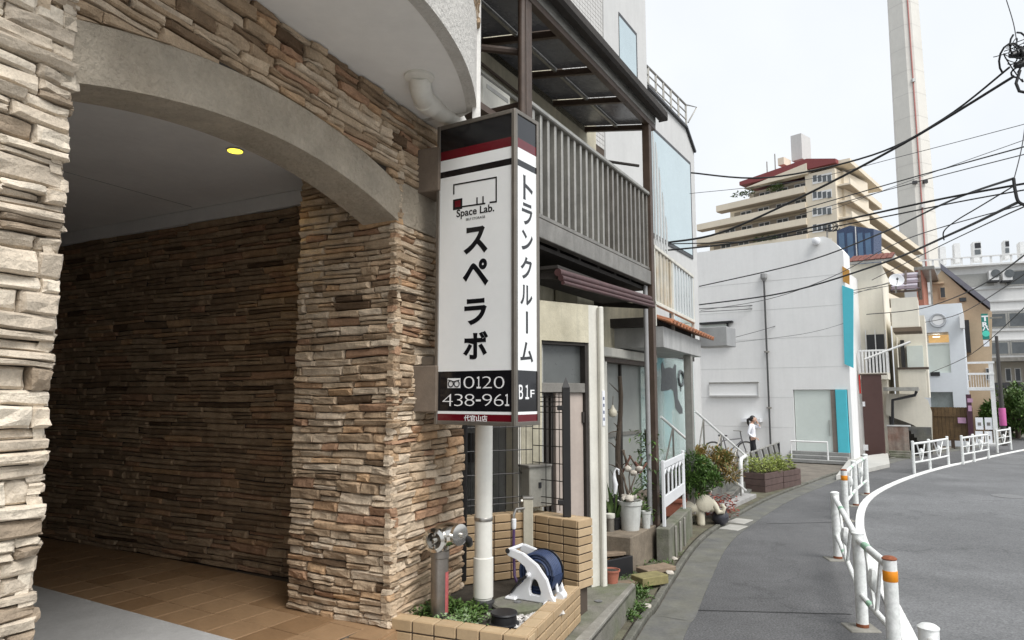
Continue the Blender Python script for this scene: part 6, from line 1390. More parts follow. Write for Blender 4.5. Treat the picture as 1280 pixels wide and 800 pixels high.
# ---- dark garage house and hedge at the far right
gh = thing('grey_roofed_house', 'house with a dark upper band and light porch at the right edge', 'house', at(1262, 545, 40)); FGh = Face(at(1262, 500, 40).xy, -60)
MB().px(FGh, 1243, 448, 1330, 545, -6, 0).build('wall', mat('beige_wall', (.45, .42, .36), .8, var=.1, scale=.8), gh)
MB().px(FGh, 1240, 478, 1330, 496, .0, .8).build('dark_balcony', mat('charcoal_cladding', (.05, .05, .055), .6), gh); MB().px(FGh, 1240, 446, 1330, 451, -6, 1.2).build('roof_edge', m_alu, gh)
for u in (1256, 1268, 1280): win(FGh, u, 460, u + 9, 477, gh)
win(FGh, 1246, 455, 1254, 500, gh, m_brown)
def tree(name, c, rx_, ry_, rz_, n, m, label, trunk_h, lw=(.2, .09), grp=None, tones=(0, 1)):
    t = thing(name, label, 'tree', (c[0], c[1], 0), grp); c = Vector(c); mb = MB(); cl = [(Vector((R.gauss(0, 1), R.gauss(0, 1), R.gauss(0, 1))).normalized() * R.uniform(.35, .85), R.uniform(.25, .45)) for _ in range(16)]
    for k in range(n):
        q, r_ = cl[k % 16]; u = Vector((R.gauss(0, 1), R.gauss(0, 1), R.gauss(0, 1))).normalized() * r_ * R.uniform(.5, 1); p = q + u
        leaf(mb, c + Vector((p.x * rx_, p.y * ry_, p.z * rz_)), u + Vector((R.uniform(-.5, .5), R.uniform(-.5, .5), R.uniform(-.3, .6))), lw[0] * R.uniform(.6, 1.3), lw[1] * R.uniform(.6, 1.3), min(1, max(0, R.uniform(*tones) * .7 + .15 * (k % 3))))
    mb.build('crown', m, t); MB().tube([(c.x, c.y, 0), (c.x + .05, c.y, trunk_h * .6), (c.x, c.y, c.z)], [.12, .09, .05], 8).build('trunk', m_stem, t, smooth=True)
    for k in range(5): q, r_ = cl[k]; MB().tube([(c.x, c.y, c.z - rz_ * .5), c + Vector((q.x * rx_, q.y * ry_, q.z * rz_))], [.05, .02], 6).build('limb', m_stem, t)
    return t
for k, (u, v, y, r_) in enumerate(((1270, 515, 33, 1.0), (1284, 508, 32, 1.2), (1262, 525, 34, .8), (1238, 516, 32, .45))):
    p = at(u, v, y); tree('garden_tree', (p.x, p.y, p.z), r_, r_, r_ * 1.1, 1500, m_leaf if k % 2 else m_dgreen, ['bushy green garden tree just right of the pole with the pink band', 'leafy garden tree at the right edge of the photo', 'low dark garden bush behind the pole with the pink band', 'dark conifer like bush behind the white porch'][k], p.z, (.24, .11), 'garden trees at the right')
# ---- street pole with pink band
pp = G(1256, 557, 0); pol = thing('street_pole', 'dark thin street pole with a pink banner band', 'pole', pp)
zt_ = at(1250, 420, pp.y).z
MB().tube([(pp.x, pp.y, 0), (pp.x, pp.y, 1.0), (pp.x, pp.y, zt_)], [.11, .09, .06], 10).build('pole_shaft', mat('dark_bronze_pole', (.05, .045, .042), .5), pol, smooth=True)
z0, z1 = at(1256, 532, pp.y).z, at(1256, 510, pp.y).z; MB().lathe((pp.x, pp.y, z0), [(.12, 0), (.125, .02), (.125, z1 - z0 - .02), (.12, z1 - z0)], 12).build('pink_band', mat('pink_band', (.55, .12, .33), .5, var=.1), pol, smooth=True)
# ---- deep blue glass box behind the roofs
bx = thing('blue_glass_block', 'small dark blue glazed rooftop block behind the tiled roof', 'building', at(1068, 310, 48)); FX = Face(at(1070, 300, 48).xy, -38)
MB().fprism(FX, fz(FX, [(1046, 330), (1046, 288), (1062, 282), (1092, 286), (1092, 330)]), -1.2, 0).build('body', mat('navy_panel', (.035, .06, .13), .3), bx)
for u0, u1 in ((1048, 1057), (1058.5, 1068), (1072, 1080), (1081, 1090)): MB().px(FX, u0, 291, u1, 330, .0, .03).build('glass_pane', mat('blue_pane', (.10, .18, .30), .1, var=.2, scale=.5), bx)
MB().px(FX, 1069, 283, 1071, 330, .0, .1).build('white_mullion', m_wr, bx)
# ---- stepped beige apartment tower
def apt():
    t = thing('beige_apartment_tower', 'stepped beige apartment tower with balconies and a red roof', 'building', at(1000, 400, 122))
    m_be = mat('beige_panel', (.74, .66, .53), .75, var=.06, scale=.25, streak=.06); m_bs = mat('balcony_shade', (.36, .31, .25), .8, var=.1, scale=.3); m_rr = mat('red_sheet_roof', (.22, .045, .045), .6)  # balcony_shade: the beige with shade put in, for soffits and recess backs
    FA = Face(at(1048, 300, 122).xy, -42); FB_ = Face(at(1048, 300, 122).xy, 41)
    zA = lambda v: FA.sz(1030, v)[1]
    aC = FA.sz(1042, 300)[0]
    rows = [(213 + 20.5 * i, 233.5 + 20.5 * i, [930, 905, 885, 878, 870, 862, 862, 862][i], [898, 873, 868, 860, 855, 855, 855, 855][i]) for i in range(8)]
    for i, (v0, v1, uw, ub) in enumerate(rows):
        z1, z0 = zA(v0), zA(v1); aW, aB = FA.sz(uw, 300)[0], FA.sz(ub, 300)[0]; dS = -1.6
        MB().fbox(FA, -.4, aW, z0, z1, -14, dS - 1.2).build('floor_body', m_be, t)
        # slab and parapet of the terrace
        a0, a1 = FA.sz(1010, 300)[0], aB
        MB().fbox(FA, a0, a1, z0 - .35, z0 + .9, -1.6, .5).build('balcony_parapet', m_be, t)
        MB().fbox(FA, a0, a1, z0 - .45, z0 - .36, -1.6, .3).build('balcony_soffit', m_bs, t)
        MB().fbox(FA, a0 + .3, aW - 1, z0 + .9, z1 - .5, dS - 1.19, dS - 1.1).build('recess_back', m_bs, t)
        nn = max(2, int((aW - a0) / 4))
        for k in range(nn):
            q = a0 + 1 + (aW - a0 - 2) * k / nn
            w = MB().fbox(FA, q, q + 2.4, z0 + .95, z1 - .6, dS - 1.1, dS - 1.02).build('window', m_wr, t); MB().fbox(FA, q + .15, q + 1.1, z0 + 1.0, z1 - .75, dS - 1.02, dS - 1.0).build('pane', m_gd, w); MB().fbox(FA, q + 1.3, q + 2.25, z0 + 1.0, z1 - .75, dS - 1.02, dS - 1.0).build('pane', m_gd, w)
        # flush bay near the corner with paired windows
        MB().fbox(FA, 0, a0 - .0, z0, z1, -12, 0).build('corner_bay', m_be, t)
        w = MB().px(FA, 1015, v0 + 5, 1040, v0 + 15, .0, .1).build('window', m_wr, t)
        for j in range(4): MB().px(FA, 1016 + j * 6, v0 + 6, 1021 + j * 6, v0 + 14, .1, .12).build('pane', m_gd, w)
        # right flank balconies
        w_r = 22 if i < 1 else 62
        MB().fbox(FB_, 1.2, w_r, z0, z1, -4.5, -1.5).build('flank_body', m_be, t); MB().fbox(FB_, .5, w_r + 1.2, z0 - .3, z0, -1.5, 2.2).build('balcony_slab', m_be, t); MB().fbox(FB_, .5, w_r + 1.2, z0 - .31, z0 + .8, 2.2, 2.4).build('balcony_parapet', m_be, t)
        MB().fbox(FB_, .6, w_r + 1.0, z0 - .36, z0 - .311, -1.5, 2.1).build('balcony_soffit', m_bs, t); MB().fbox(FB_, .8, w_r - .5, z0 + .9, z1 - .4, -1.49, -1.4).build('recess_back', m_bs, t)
        for k in range(4 if i < 1 else 13): w = MB().fbox(FB_, 1.5 + k * 4, 4 + k * 4, z0 + .9, z1 - .6, -1.4, -1.3).build('window', m_wr, t); MB().fbox(FB_, 1.7 + k * 4, 3.8 + k * 4, z0 + 1.0, z1 - .75, -1.3, -1.28).build('pane', m_gd, w)
    zt1 = zA(208); 
    MB().fbox(FB_, .6, 24, zt1 - .1, zt1 + .7, -6, 2.5).build('roof_slab', m_be, t)
    a0, a1 = FA.sz(1046, 200)[0], FA.sz(925, 200)[0]; am = FA.sz(1010, 200)[0]
    MB().fprism(FA, [(a1, zA(207)), (a1, zA(202)), (am, zA(194)), (a0, zA(203)), (a0, zA(208))], -13, .6).build('roof', m_rr, t)
    MB().fprism(FA, [(a1 - 1, zA(213)), (am, zA(200)), (am, zA(213))], -1, .8).build('gable_wall', m_be, t)
    MB().px(FA, 988, 168, 1003, 200, -9, -5).build('roof_tower', m_g3, t); MB().px(FA, 972, 197, 980, 206, -5, -2).build('roof_vent', m_be, t)
    for u, v in ((953, 185), (943, 195)): a, z = FA.sz(u, v); MB().tube([FA.pt(a, -5, z), FA.pt(a, -5, zA(214))], .12, 6).build('antenna', m_alu2, t)
    mb = MB()
    for (u, v) in ((922, 246), (935, 243), (966, 238), (972, 237), (1063, 240), (1068, 243), (1064, 238), (948, 303), (965, 301)):
        p = (FA if u < 1045 else FB_).hit(u, v) - FA.n * .4; tuft(mb, p, 1.0, 1.0, 60, (.7, .3), (0, .8))
    tag(mb.build('terrace_plants', m_leaf, t), kind='stuff')
apt()
# ---- incinerator chimney
cc_ = at(1150, 330, 250); chm = thing('tall_chimney', 'very tall pale concrete chimney with a thin red vertical line', 'chimney', (cc_.x, cc_.y, 0))
zc1 = 210; r0c, r1c = 5.7, 4.0
def ring(r, z):
    k = .42; pts = []
    for sx, sy in ((1, -1), (1, 1), (-1, 1), (-1, -1)):
        a = (r * sx, r * sy * (1 - k)); b = (r * sx * (1 - k), r * sy)
        pts += ([b, a] if sx * sy < 0 else [a, b])
    th = rad(28); return [Vector((cc_.x + x * math.cos(th) - y * math.sin(th), cc_.y + x * math.sin(th) + y * math.cos(th), z)) for x, y in pts]
v0, v1 = ring(r0c, 0), ring(r1c, zc1)
MB().add(v0 + v1, [(i, (i + 1) % 8, 8 + (i + 1) % 8, 8 + i) for i in range(8)] + [tuple(range(8, 16))]).build('shaft', mat('chimney_concrete', (.68, .66, .61), .85, var=.08, scale=.05, streak=.08), chm)
def cpt(u, z, push=0):
    f = z / zc1; r = r0c + (r1c - r0c) * f; return Vector((cc_.x + u * r, cc_.y - r * 1.0, z))
mb = MB()
fr_ = [(v0[i] + v0[(i + 1) % 8]) / 2 for i in range(8)]; ii = min(range(8), key=lambda i: fr_[i].y)
b0_, b1_ = v0[ii].lerp(v0[(ii + 1) % 8], .62), v1[ii].lerp(v1[(ii + 1) % 8], .62); ofs = (b0_ - Vector((cc_.x, cc_.y, 0))).normalized() * .25
MB().bar(b0_ + ofs, b1_ + ofs, .34, .34).build('red_line', mat('faded_red_cable', (.42, .17, .15), .7), chm)
for z in range(6, 208, 9):
    lo_, hi_ = ring(r0c + (r1c - r0c) * z / zc1 + .02, z), ring(r0c + (r1c - r0c) * (z + .3) / zc1 + .02, z + .25); MB().add(lo_ + hi_, [(i, (i + 1) % 8, 8 + (i + 1) % 8, 8 + i) for i in range(8)]).build('pour_joint', mat('chimney_joint', (.58, .56, .52), .9), chm)
for z in (70, 118): q = b0_.lerp(b1_, z / zc1) + ofs * 2; MB().box(q.x - .5, q.x + .5, q.y - .5, q.y + .5, z, z + 1.2).build('beacon', m_g3, chm)
for f_ in (.2, .9):
    for z in (79,): q = v0[ii].lerp(v0[(ii + 1) % 8], f_ * 1.6 - .35).lerp(v1[ii].lerp(v1[(ii + 1) % 8], f_ * 1.6 - .35), z / zc1); MB().box(q.x - .7, q.x + .7, q.y - 1.0, q.y, z, z + 1.2).build('warning_lamp', m_fr, chm)
# ================================================================ guard rails
m_gr_w = mat('chipped_white_enamel', (.78, .79, .78), .5, var=.1, scale=12, var2=(.70, .72, .70), streak=.1, speck=.12, sscale=30)
m_grn = mat('faded_green_tape', (.30, .50, .36), .6, var=.25, scale=20)
m_org = mat('orange_reflector', (.75, .26, .01), .35, var=.1, scale=40)
m_rst = mat('rust', (.22, .07, .03), .9, var=.4, scale=25)
GR = 'white pipe guard rail sections beside the road'
def guard(pts, label, h=.78, near=True, ornament=True):
    pts = [Vector((p[0], p[1], 0)) for p in pts]; t = thing('guard_rail', label, 'guard rail', pts[0], GR); n = 12 if near else 8
    kk = 1 if near else .75
    for i, p in enumerate(pts):
        po = MB().tube([(p.x, p.y, -.02), (p.x, p.y, h + .02)], .05 if near else .037, n).build('post', m_gr_w, t, smooth=True)
        MB().lathe((p.x, p.y, h + .015), [(.052 * kk, 0), (.054 * kk, .008), (.036 * kk, .022), (0, .026)], n).build('post_cap', m_rst if (near and i == 0) else m_gr_w, po, smooth=True)
        if near and i == 0: MB().lathe((p.x, p.y, h - .14), [(.0505, 0), (.0518, .002), (.0518, .075), (.0505, .077)], 16).build('reflector_band', m_org, po, smooth=True)
        if near: MB().lathe((p.x, p.y, .0), [(.0505, 0), (.0525, .004), (.0515, .035), (.0505, .04)], n).build('rust_ring', m_rst, po, smooth=True)
        if near: MB().prism([p.xy + Vector(q) for q in ((-.16, -.12), (.1, -.13), (.12, .1), (-.14, .12))], -.02, .012).build('foot_pad', m_kerb, t, bevel=.008)
    for i in range(len(pts) - 1):
        a, b = pts[i], pts[i + 1]; up = Vector((0, 0, 1)); d = (b - a).normalized()
        a2, b2 = a + d * .03, b - d * .03
        MB().tube([a2 + up * (h - .04), b2 + up * (h - .04)], .03, n).build('top_rail', m_gr_w, t, smooth=True)
        MB().tube([a2 + up * .28, b2 + up * .28], .024, n).build('lower_rail', m_gr_w, t, smooth=True)
        if near:
            for f in (.62,): q = a2.lerp(b2, f); MB().tube([q + up * (h - .04), q + d * .16 + up * (h - .04)], .0312, n).build('green_sleeve', m_grn, t, smooth=True); MB().tube([q + up * .28, q + d * .12 + up * .28], .0252, n).build('green_sleeve', m_grn, t, smooth=True)
        MB().tube([a2 + up * .5, b2 + up * .5], .014, 6).build('mid_rail', m_gr_w, t, smooth=True) if not near else None
        L_ = (b - a).length
        for s_ in (-1, 1):
            q = a.lerp(b, .5) ; MB().tube([q + d * s_ * L_ * .24 + up * (h - .06), q + d * s_ * L_ * .03 + up * .29], .016, 6).build('ornament_bar', m_gr_w, t, smooth=True)
        q = a.lerp(b, .5); MB().lathe(q + up * .52, [(0, -.1), (.05, -.04), (.055, .03), (.03, .09), (0, .1)], 8).build('ornament_bud', m_gr_w, t, smooth=True)
P1, P2, P3 = (2.80, 5.27), (3.17, 6.24), (4.19, 8.84)
P2 = G(1078.5, 785).xy; P3 = G(1047.5, 699).xy
guard([P1, P2, P3], 'nearest full guard rail section with an orange reflector on its front post')
guard([(1.78, 2.0), (2.17, 3.74)], 'guard rail end poking in at the bottom right corner')
guard([(5.4, 11.4), (6.3, 12.9), (7.25, 14.35)], 'second guard rail section at the bend of the white line')
f1 = [G(1143, 592).xy, G(1163, 588).xy, G(1186, 582).xy]; guard(f1, 'far guard rail section in front of the stained low wall', .80, False)
f2 = [G(1204, 580).xy, G(1218, 577).xy, G(1236, 573).xy]; guard(f2, 'far guard rail section in front of the wooden board fence', .80, False)
f3 = [G(1247, 566).xy, G(1264, 562).xy]; guard(f3, 'farthest guard rail section behind the dark street pole', .80, False)
# ================================================================ person standing by the white wall
def person():
    pb = G(942, 583.5, 0); t = thing('person', 'person in a white blouse and dark trousers with one hand raised to the face', 'person', pb)
    H = 1.56; fx = Vector((.94, -.34, 0)); sd = Vector((.34, .94, 0))   # facing right, a little towards us
    def P(f, s_, z): return fx * f + sd * s_ + Vector((0, 0, z))
    V = []; E = []; RD = []
    def add(p, r, par=None):
        V.append(p); RD.append(r); i = len(V) - 1
        if par is not None: E.append((par, i))
        return i
    pel = add(P(0, 0, .86), (.115, .13)); waist = add(P(.0, 0, 1.0), (.095, .12), pel); chest = add(P(.0, 0, 1.17), (.105, .14), waist); shl = add(P(-.01, 0, 1.28), (.085, .12), chest); neck = add(P(0, 0, 1.345), (.042, .042), shl); skull0 = add(P(.015, 0, 1.40), (.05, .05), neck)
    for s_ in (-1, 1):
        k = .1 if s_ < 0 else -.09
        hip = add(P(.0, .075 * s_, .80), (.09, .09), pel); kn = add(P(.02 + k * .5, .085 * s_, .46), (.06, .06), hip); an = add(P(-.01 + k, .09 * s_, .09), (.042, .042), kn); to = add(P(.13 + k, .095 * s_, .035), (.035, .03), an)
    # near arm hangs with the hand before the belt, far arm lifts a hand to the face
    s1 = add(P(-.03, -.17, 1.27), (.055, .055), shl); e1 = add(P(-.12, -.22, 1.03), (.042, .042), s1); w1 = add(P(.06, -.19, .90), (.03, .03), e1); h1 = add(P(.12, -.17, .88), (.028, .022), w1)
    s2 = add(P(.0, .17, 1.27), (.055, .055), shl); e2 = add(P(.24, .15, 1.2), (.038, .038), s2); w2 = add(P(.14, .06, 1.40), (.027, .027), e2); h2 = add(P(.115, .03, 1.45), (.025, .022), w2)
    me = bpy.data.meshes.new('body'); me.from_pydata(V, E, []); o = bpy.data.objects.new('body', me); COL.objects.link(o)
    md = o.modifiers.new('skin', 'SKIN'); 
    for i, v in enumerate(me.skin_vertices[0].data): v.radius = RD[i]; v.use_root = (i == 0)
    sb = o.modifiers.new('sub', 'SUBSURF'); sb.levels = 2; sb.render_levels = 2
    dg = bpy.context.evaluated_depsgraph_get(); dg.update(); m2 = bpy.data.meshes.new_from_object(o.evaluated_get(dg)); bpy.data.objects.remove(o)
    bo = bpy.data.objects.new('body', m2); COL.objects.link(bo); bo.parent = t
    m_sk = mat('skin', (.55, .35, .26), .55, var=.04); m_bl = mat('white_blouse', (.80, .81, .86), .8, var=.05, scale=8); m_tr = mat('dark_trousers', (.018, .018, .022), .8)
    for m in (m_sk, m_bl, m_tr): m2.materials.append(m)
    for p in m2.polygons:
        p.use_smooth = True; c = p.center; arm = abs((Vector((c.x, c.y, 0))).dot(sd)) > .12 or (Vector((c.x, c.y, 0))).dot(fx) > .1
        if c.z < .93 and not (arm and c.z > .84): p.material_index = 2
        elif c.z < 1.33 and c.z >= .93:
            p.material_index = 1
            f_ = Vector((c.x, c.y, 0)).dot(fx)
            if f_ > .2 and c.z > 1.24: p.material_index = 0
        else: p.material_index = 0
    # head with features
    hc = pb + P(.03, 0, 1.465)
    bm = bmesh.new(); bmesh.ops.create_uvsphere(bm, u_segments=24, v_segments=18, radius=1)
    for v in bm.verts:
        f_, s_, z = v.co.x, v.co.y, v.co.z; r = Vector((f_ * .092, s_ * .074, z * .112))
        if z < -.2: r.x *= 1 - .12 * (-z - .2); r.y *= 1 - .35 * (-z - .2)
        if f_ > .7 and -.35 < z < .15 and abs(s_) < .3: r.x += .016 * (1 - abs(s_) / .3)     # nose
        v.co = r
    bm.verts.index_update(); hd = MB().add([hc + fx * v.co.x + sd * v.co.y + Vector((0, 0, v.co.z)) for v in bm.verts], [tuple(v.index for v in f.verts) for f in bm.faces]); bm.free()
    hd.build('head', m_sk, t, smooth=True)
    m_ey = mat('eye_dark', (.02, .015, .012), .4)
    for s_ in (-1, 1):
        MB().lathe(hc + fx * .083 + sd * .032 * s_ + Vector((0, 0, .0)), [(0, -.004), (.011, 0), (0, .006)], 8, axis=fx).build('eye', m_ey, t); MB().lathe(hc + sd * .072 * s_ + Vector((0, 0, -.01)), [(0, -.006), (.022, 0), (.02, .008), (0, .012)], 10, axis=sd * s_).build('ear', m_sk, t, smooth=True)
    MB().bar(hc + fx * .085 - sd * .018 + Vector((0, 0, -.055)), hc + fx * .085 + sd * .018 + Vector((0, 0, -.055)), .006).build('mouth', mat('lip', (.4, .13, .12), .5), t)
    m_hr = mat('black_hair', (.012, .010, .010), .45)
    bm = bmesh.new(); bmesh.ops.create_uvsphere(bm, u_segments=24, v_segments=18, radius=1)
    bmesh.ops.delete(bm, geom=[v for v in bm.verts if v.co.z < -.55 or (v.co.x > .35 and v.co.z < .35)], context='VERTS'); bm.verts.index_update()
    MB().add([hc + fx * (v.co.x * .1 - .008) + sd * v.co.y * .083 + Vector((0, 0, v.co.z * .12 + .008)) for v in bm.verts], [tuple(v.index for v in f.verts) for f in bm.faces]).build('hair', m_hr, t, smooth=True); bm.free()
    MB().tube([hc - fx * .09 + Vector((0, 0, .03)), hc - fx * .15 + Vector((0, 0, -.01)), hc - fx * .15 + Vector((0, 0, -.12)), hc - fx * .13 + Vector((0, 0, -.2))], [.035, .045, .035, .01], 10).build('ponytail', m_hr, t, smooth=True)
    # fingers: five on each hand
    for base, dirv, curl in ((pb + P(.12, -.17, .88), P(.8, .1, -.35), P(.1, .5, -.6)), (pb + P(.115, .03, 1.45), P(-.2, -.35, .9), P(.2, -.5, .3))):
        dv = dirv.normalized(); sv = dv.cross(curl).normalized()
        for k in range(4): L_ = (.055, .065, .06, .048)[k]; b = base + sv * (.012 * (k - 1.5)) + dv * .02; MB().tube([b, b + dv * L_ * .6, b + dv * L_ * .8 + curl.normalized() * L_ * .4], [.008, .0075, .006], 6).build('finger', m_sk, t, smooth=True)
        b = base + sv * .02; MB().tube([b, b + sv * .02 + dv * .015, b + sv * .025 + dv * .045], [.009, .008, .007], 6).build('thumb', m_sk, t, smooth=True)
    for s_ in (-1, 1):
        k = .1 if s_ < 0 else -.09; c = pb + P(.04 + k, .092 * s_, 0)
        MB().tube([c - fx * .1 + Vector((0, 0, .045)), c + Vector((0, 0, .04)), c + fx * .1 + Vector((0, 0, .03)), c + fx * .14 + Vector((0, 0, .028))], [.036, .04, .034, .02], 8).build('shoe', mat('black_shoe', (.012, .012, .012), .4), t, smooth=True)
    MB().lathe(pb + P(0, 0, .925), [(.128, 0), (.128, .03)], 20).build('belt', mat('brown_belt', (.05, .03, .02), .5), t) if False else None
person()
_pp = [o for o in COL.objects if o.name == 'person'][0]; _pp.scale = (.91, .91, .91)
# ================================================================ bicycle against the white wall
def bicycle():
    b = G(914, 578.5, 0); t = thing('bicycle', 'black bicycle parked by the white wall behind the stair rail', 'bicycle', b); e = Vector((.98, .1, 0)).normalized(); s = Vector((-e.y, e.x, 0)); up = Vector((0, 0, 1)); r = .32
    bb_ = b + Vector((0, .1, 0)); rear, front = bb_ - e * .52 + up * r, bb_ + e * .52 + up * r
    for c in (rear, front):
        ring = lambda rr: [c + e * math.cos(k * math.pi / 14) * rr + up * math.sin(k * math.pi / 14) * rr for k in range(29)]
        w = MB().tube(ring(r - .02), .02, 8, cap=False).build('tyre', m_dk, t, smooth=True); MB().tube(ring(r - .045), .009, 6, cap=False).build('rim', m_alu2, w); MB().lathe(c - s * .04, [(.025, 0), (.025, .08)], 10, axis=s).build('hub', m_alu2, w)
        for k in range(12): a = k * math.pi / 6; MB().tube([c, c + (e * math.cos(a) + up * math.sin(a)) * (r - .05)], .0025, 4).build('spoke', m_alu2, w)
    seat, crank, head = bb_ - e * .2 + up * .78, bb_ - e * .08 + up * .28, bb_ + e * .38 + up * .72
    for a, c in ((seat, crank), (crank, head - up * .08), (seat - up * .12, head), (rear, crank), (rear, seat - up * .12), (head, front)): MB().tube([a, c], .018, 8).build('frame_tube', mat('bike_grey', (.1, .1, .11), .4), t, smooth=True)
    MB().tube([head, head + up * .22 - e * .03], .015, 8).build('stem', m_dk, t); hb = head + up * .22 - e * .03
    MB().tube([hb - s * .26 - e * .1, hb - s * .12, hb + s * .12, hb + s * .26 - e * .1], .013, 8).build('handlebar', m_alu2, t, smooth=True)
    MB().hexa([seat - e * .13 - s * .07, seat - e * .13 + s * .07, seat + e * .14 + s * .02, seat + e * .14 - s * .02, seat - e * .13 - s * .07 + up * .06, seat - e * .13 + s * .07 + up * .06, seat + e * .14 + s * .02 + up * .04, seat + e * .14 - s * .02 + up * .04]).build('saddle', m_dk, t, bevel=.015)
    MB().lathe(crank - s * .03, [(.08, 0), (.09, .006), (.0, .01)], 16, axis=s).build('chainring', m_alu, t)
    for k in (-1, 1): MB().tube([crank + s * .05 * k, crank + s * .06 * k + e * .12 * k - up * .1 * k], .01, 6).build('crank_arm', m_alu, t); MB().box(*(lambda q: (q.x - .04, q.x + .04, q.y - .03, q.y + .03, q.z - .01, q.z + .01))(crank + s * .09 * k + e * .12 * k - up * .1 * k)).build('pedal', m_dk, t)
bicycle()
# ================================================================ overhead cables
m_cab = mat('black_cable', (.012, .012, .013), .6, var=0)
m_cab2 = mat('grey_cable', (.06, .06, .065), .6, var=0)
YR = 9.0
def cable(pts, r, label, m=m_cab):
    """pts: (u, v, depth) along the cable"""
    q = [at(u, v, y) for u, v, y in pts]; l = []
    for i in range(len(q) - 1):
        a, b, c_, d = q[max(i - 1, 0)], q[i], q[i + 1], q[min(i + 2, len(q) - 1)]
        for j in range(7):
            t = j / 7; l.append(.5 * (2 * b + (c_ - a) * t + (2 * a - 5 * b + 4 * c_ - d) * t * t + (-a + 3 * b - 3 * c_ + d) * t ** 3))
    l.append(q[-1]); return tag(MB().tube(l, r * .85, 6).build('overhead_cable', m, None, smooth=True), label, 'cable', 'overhead cables')
C_ = [
 ([(864, 216, 12.9), (960, 222, 12), (1090, 194, 11), (1180, 148, 10), (1262, 84, 9)], .018, 'uppermost thick cable sagging from the grey building to the wire tangle'),
 ([(836, 303, 12.6), (900, 291, 12.2), (1000, 247, 11.4), (1130, 179, 10.2), (1268, 95, 9)], .022, 'thickest black cable running below the uppermost one to the wire tangle'),
 ([(832, 313, 12.5), (930, 302, 12), (1060, 274, 11), (1180, 248, 10), (1300, 226, 9)], .018, 'thick cable crossing the beige tower at its foot'),
 ([(832, 305, 12.5), (950, 300, 12), (1080, 276, 11), (1200, 252, 10), (1300, 234, 9)], .012, 'thinner cable running just under the thick one across the tower foot', ),
 ([(874, 358, 22.8), (1000, 329, 19), (1100, 292, 15), (1190, 250, 11.5), (1267, 223, 9)], .020, 'cable slanting from the upper left of the white building to the hooked bracket'),
 ([(874, 381, 22.8), (980, 366, 19), (1100, 330, 15), (1190, 292, 11.5), (1272, 253, 9)], .024, 'lower thick cable slanting over the white building to the cable hook'),
 ([(876, 388, 22.8), (960, 374, 20), (1040, 346, 17), (1130, 300, 13), (1300, 250, 9)], .010, 'thin cable crossing above the cyan strip of the white building'),
 ([(874, 386, 22.8), (960, 380, 22.6), (1050, 366, 22.6), (1123, 352, 23.2)], .014, 'cable bundle from the white wall to the satellite dish, upper strand'),
 ([(874, 390, 22.8), (960, 384, 22.6), (1050, 369, 22.6), (1122, 355, 23.2)], .012, 'cable bundle from the white wall to the satellite dish, lower strand'),
 ([(910, 424, 22.3), (980, 404, 22.2), (1050, 374, 22.2), (1120, 350, 23.0)], .010, 'thin drop cable rising from the metal awning towards the dish'),
 ([(862, 242, 13), (1000, 226, 12), (1140, 192, 11), (1300, 150, 9)], .006, 'hair thin wire above the tower roof'),
 ([(1040, 262, 16), (1140, 225, 13), (1300, 168, 9)], .006, 'hair thin wire crossing the chimney highest'),
 ([(1000, 262, 15), (1140, 222, 12), (1300, 178, 9)], .012, 'thin paired wire crossing the middle of the chimney, upper strand'),
 ([(1000, 268, 15), (1140, 229, 12), (1300, 188, 9)], .009, 'thin paired wire crossing the middle of the chimney, lower strand'),
 ([(1090, 350, 24), (1170, 310, 18), (1250, 272, 12), (1300, 250, 9)], .014, 'cable falling from the right edge to the cream balcony'),
 ([(1083, 393, 23.0), (1150, 386, 22), (1220, 360, 16), (1300, 304, 10)], .016, 'cable from the cream balcony box rising over the emblem building'),
 ([(1150, 404, 26), (1200, 392, 20), (1300, 330, 11)], .012, 'cable passing just over the round emblem'),
 ([(1163, 466, 27), (1215, 442, 20), (1300, 366, 11)], .012, 'lowest cable sloping past the green sign'),
 ([(1180, 300, 11), (1180, 289, 10.8), (1195, 276, 10.5), (1225, 258, 10), (1268, 232, 9)], .012, 'kinked loose cable hanging right of the chimney'),
 ([(1258, 0, 9), (1267, 30, 9), (1272, 60, 9)], .008, 'thin stay wire rising above the wire tangle', ),
 ([(1286, 120, 9), (1278, 180, 9), (1268, 222, 9)], .008, 'thin hanger wire above the hooked bracket'),
 ([(1267, 223, 9), (1269, 238, 9), (1274, 253, 9), (1290, 258, 9)], .026, 'thick hooked bracket cable at the right edge'),
 ([(880, 432, 22.5), (1000, 418, 21), (1062, 402, 21)], .007, 'hair thin wire low on the white building'),
]
for pts, r, lb in C_: cable(pts, r, lb, m_cab if r > .011 else m_cab2)
tg_ = thing('cable_tangle', 'tangled coil of black cables at the upper right edge', 'cable coil', at(1270, 75, 9))
tc_ = at(1270, 70, 9)
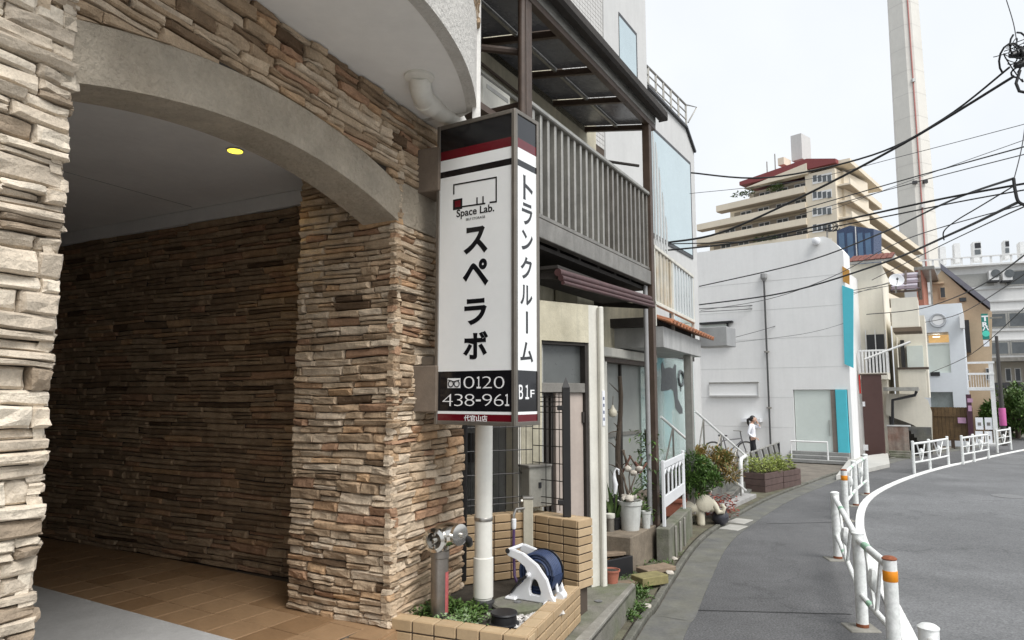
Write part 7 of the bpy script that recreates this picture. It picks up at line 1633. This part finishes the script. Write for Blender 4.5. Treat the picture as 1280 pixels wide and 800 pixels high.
for k in range(15):
    c = tc_ + Vector((R.uniform(-.12, .22), R.uniform(-.1, .1), R.uniform(-.2, .2))); a1_, a2_ = Vector((R.gauss(0, 1), R.gauss(0, .5), R.gauss(0, 1))).normalized(), Vector((R.gauss(0, 1), R.gauss(0, .5), R.gauss(0, 1))).normalized(); rr = R.uniform(.1, .22)
    MB().tube([c + a1_ * math.cos(t * .45) * rr + a2_ * math.sin(t * .45) * rr * .8 for t in range(R.randrange(10, 15))], R.choice([.006, .009, .013]), 6).build('cable_loop', m_cab, tg_, smooth=True)
for dx, dz, rr in ((0, 0, .05), (.12, .03, .07), (.06, -.14, .055), (.18, -.08, .06), (.2, .12, .05)): MB().tube([tc_ + Vector((dx - .08, 0, dz)), tc_ + Vector((dx, .02, dz + .03)), tc_ + Vector((dx + .1, 0, dz + .06))], [rr * .6, rr, rr * .6], 10).build('splice_case', m_dk, tg_, smooth=True)
MB().tube([at(1275, 88, 9), at(1270, 104, 9), at(1274, 114, 9), at(1284, 116, 9)], .02, 8).build('cable_loop', m_cab, tg_, smooth=True)
# satellite dish on the cream balcony, cable mount on the white roof
dc = FC.hit(1123, 357) + FC.n * 1.25; ds = thing('satellite_dish', 'white satellite dish on the cream balcony box', 'satellite dish', dc + Vector((0, 0, -.4)))
dn = (Vector((-.35, -.9, .3))).normalized()
MB().lathe(dc, [(0, -.03), (.14, -.01), (.225, .04), (.235, .045), (.225, .052), (.14, .005), (0, -.015)], 24, axis=dn).build('dish', m_wp, ds, smooth=True)
MB().tube([dc + Vector((0, .05, 0)), dc + Vector((.02, .1, -.42))], .03, 8).build('mast', m_alu, ds); MB().tube([dc + Vector((0, 0, -.2)), dc + dn * .28 + Vector((0, 0, -.05))], .012, 6).build('feed_arm', m_alu, ds); MB().lathe(dc + dn * .28 + Vector((0, 0, -.05)), [(.03, 0), (.04, .05), (0, .06)], 10, axis=-dn).build('feed_horn', m_dk, ds)
rm_ = FWh.hit(1032, 291) + FWh.n * -.2; rt = thing('roof_cable_mount', 'small tangle of black cables and bracket on the white building roof', 'cable mount', rm_)
MB().tube([rm_ + Vector((0, 0, -.15)), rm_ + Vector((.02, 0, .35))], .03, 8).build('bracket', m_alu, rt)
for k in range(7): a = R.uniform(0, 6); MB().tube([rm_ + Vector((.05, 0, .1)) + Vector((math.cos(a + t * .6) * .18 + .1 * k / 3, .05 * math.sin(t), .12 + math.sin(a + t * .6) * .13)) for t in range(7)], .012, 6).build('cable_loop', m_cab, rt, smooth=True)
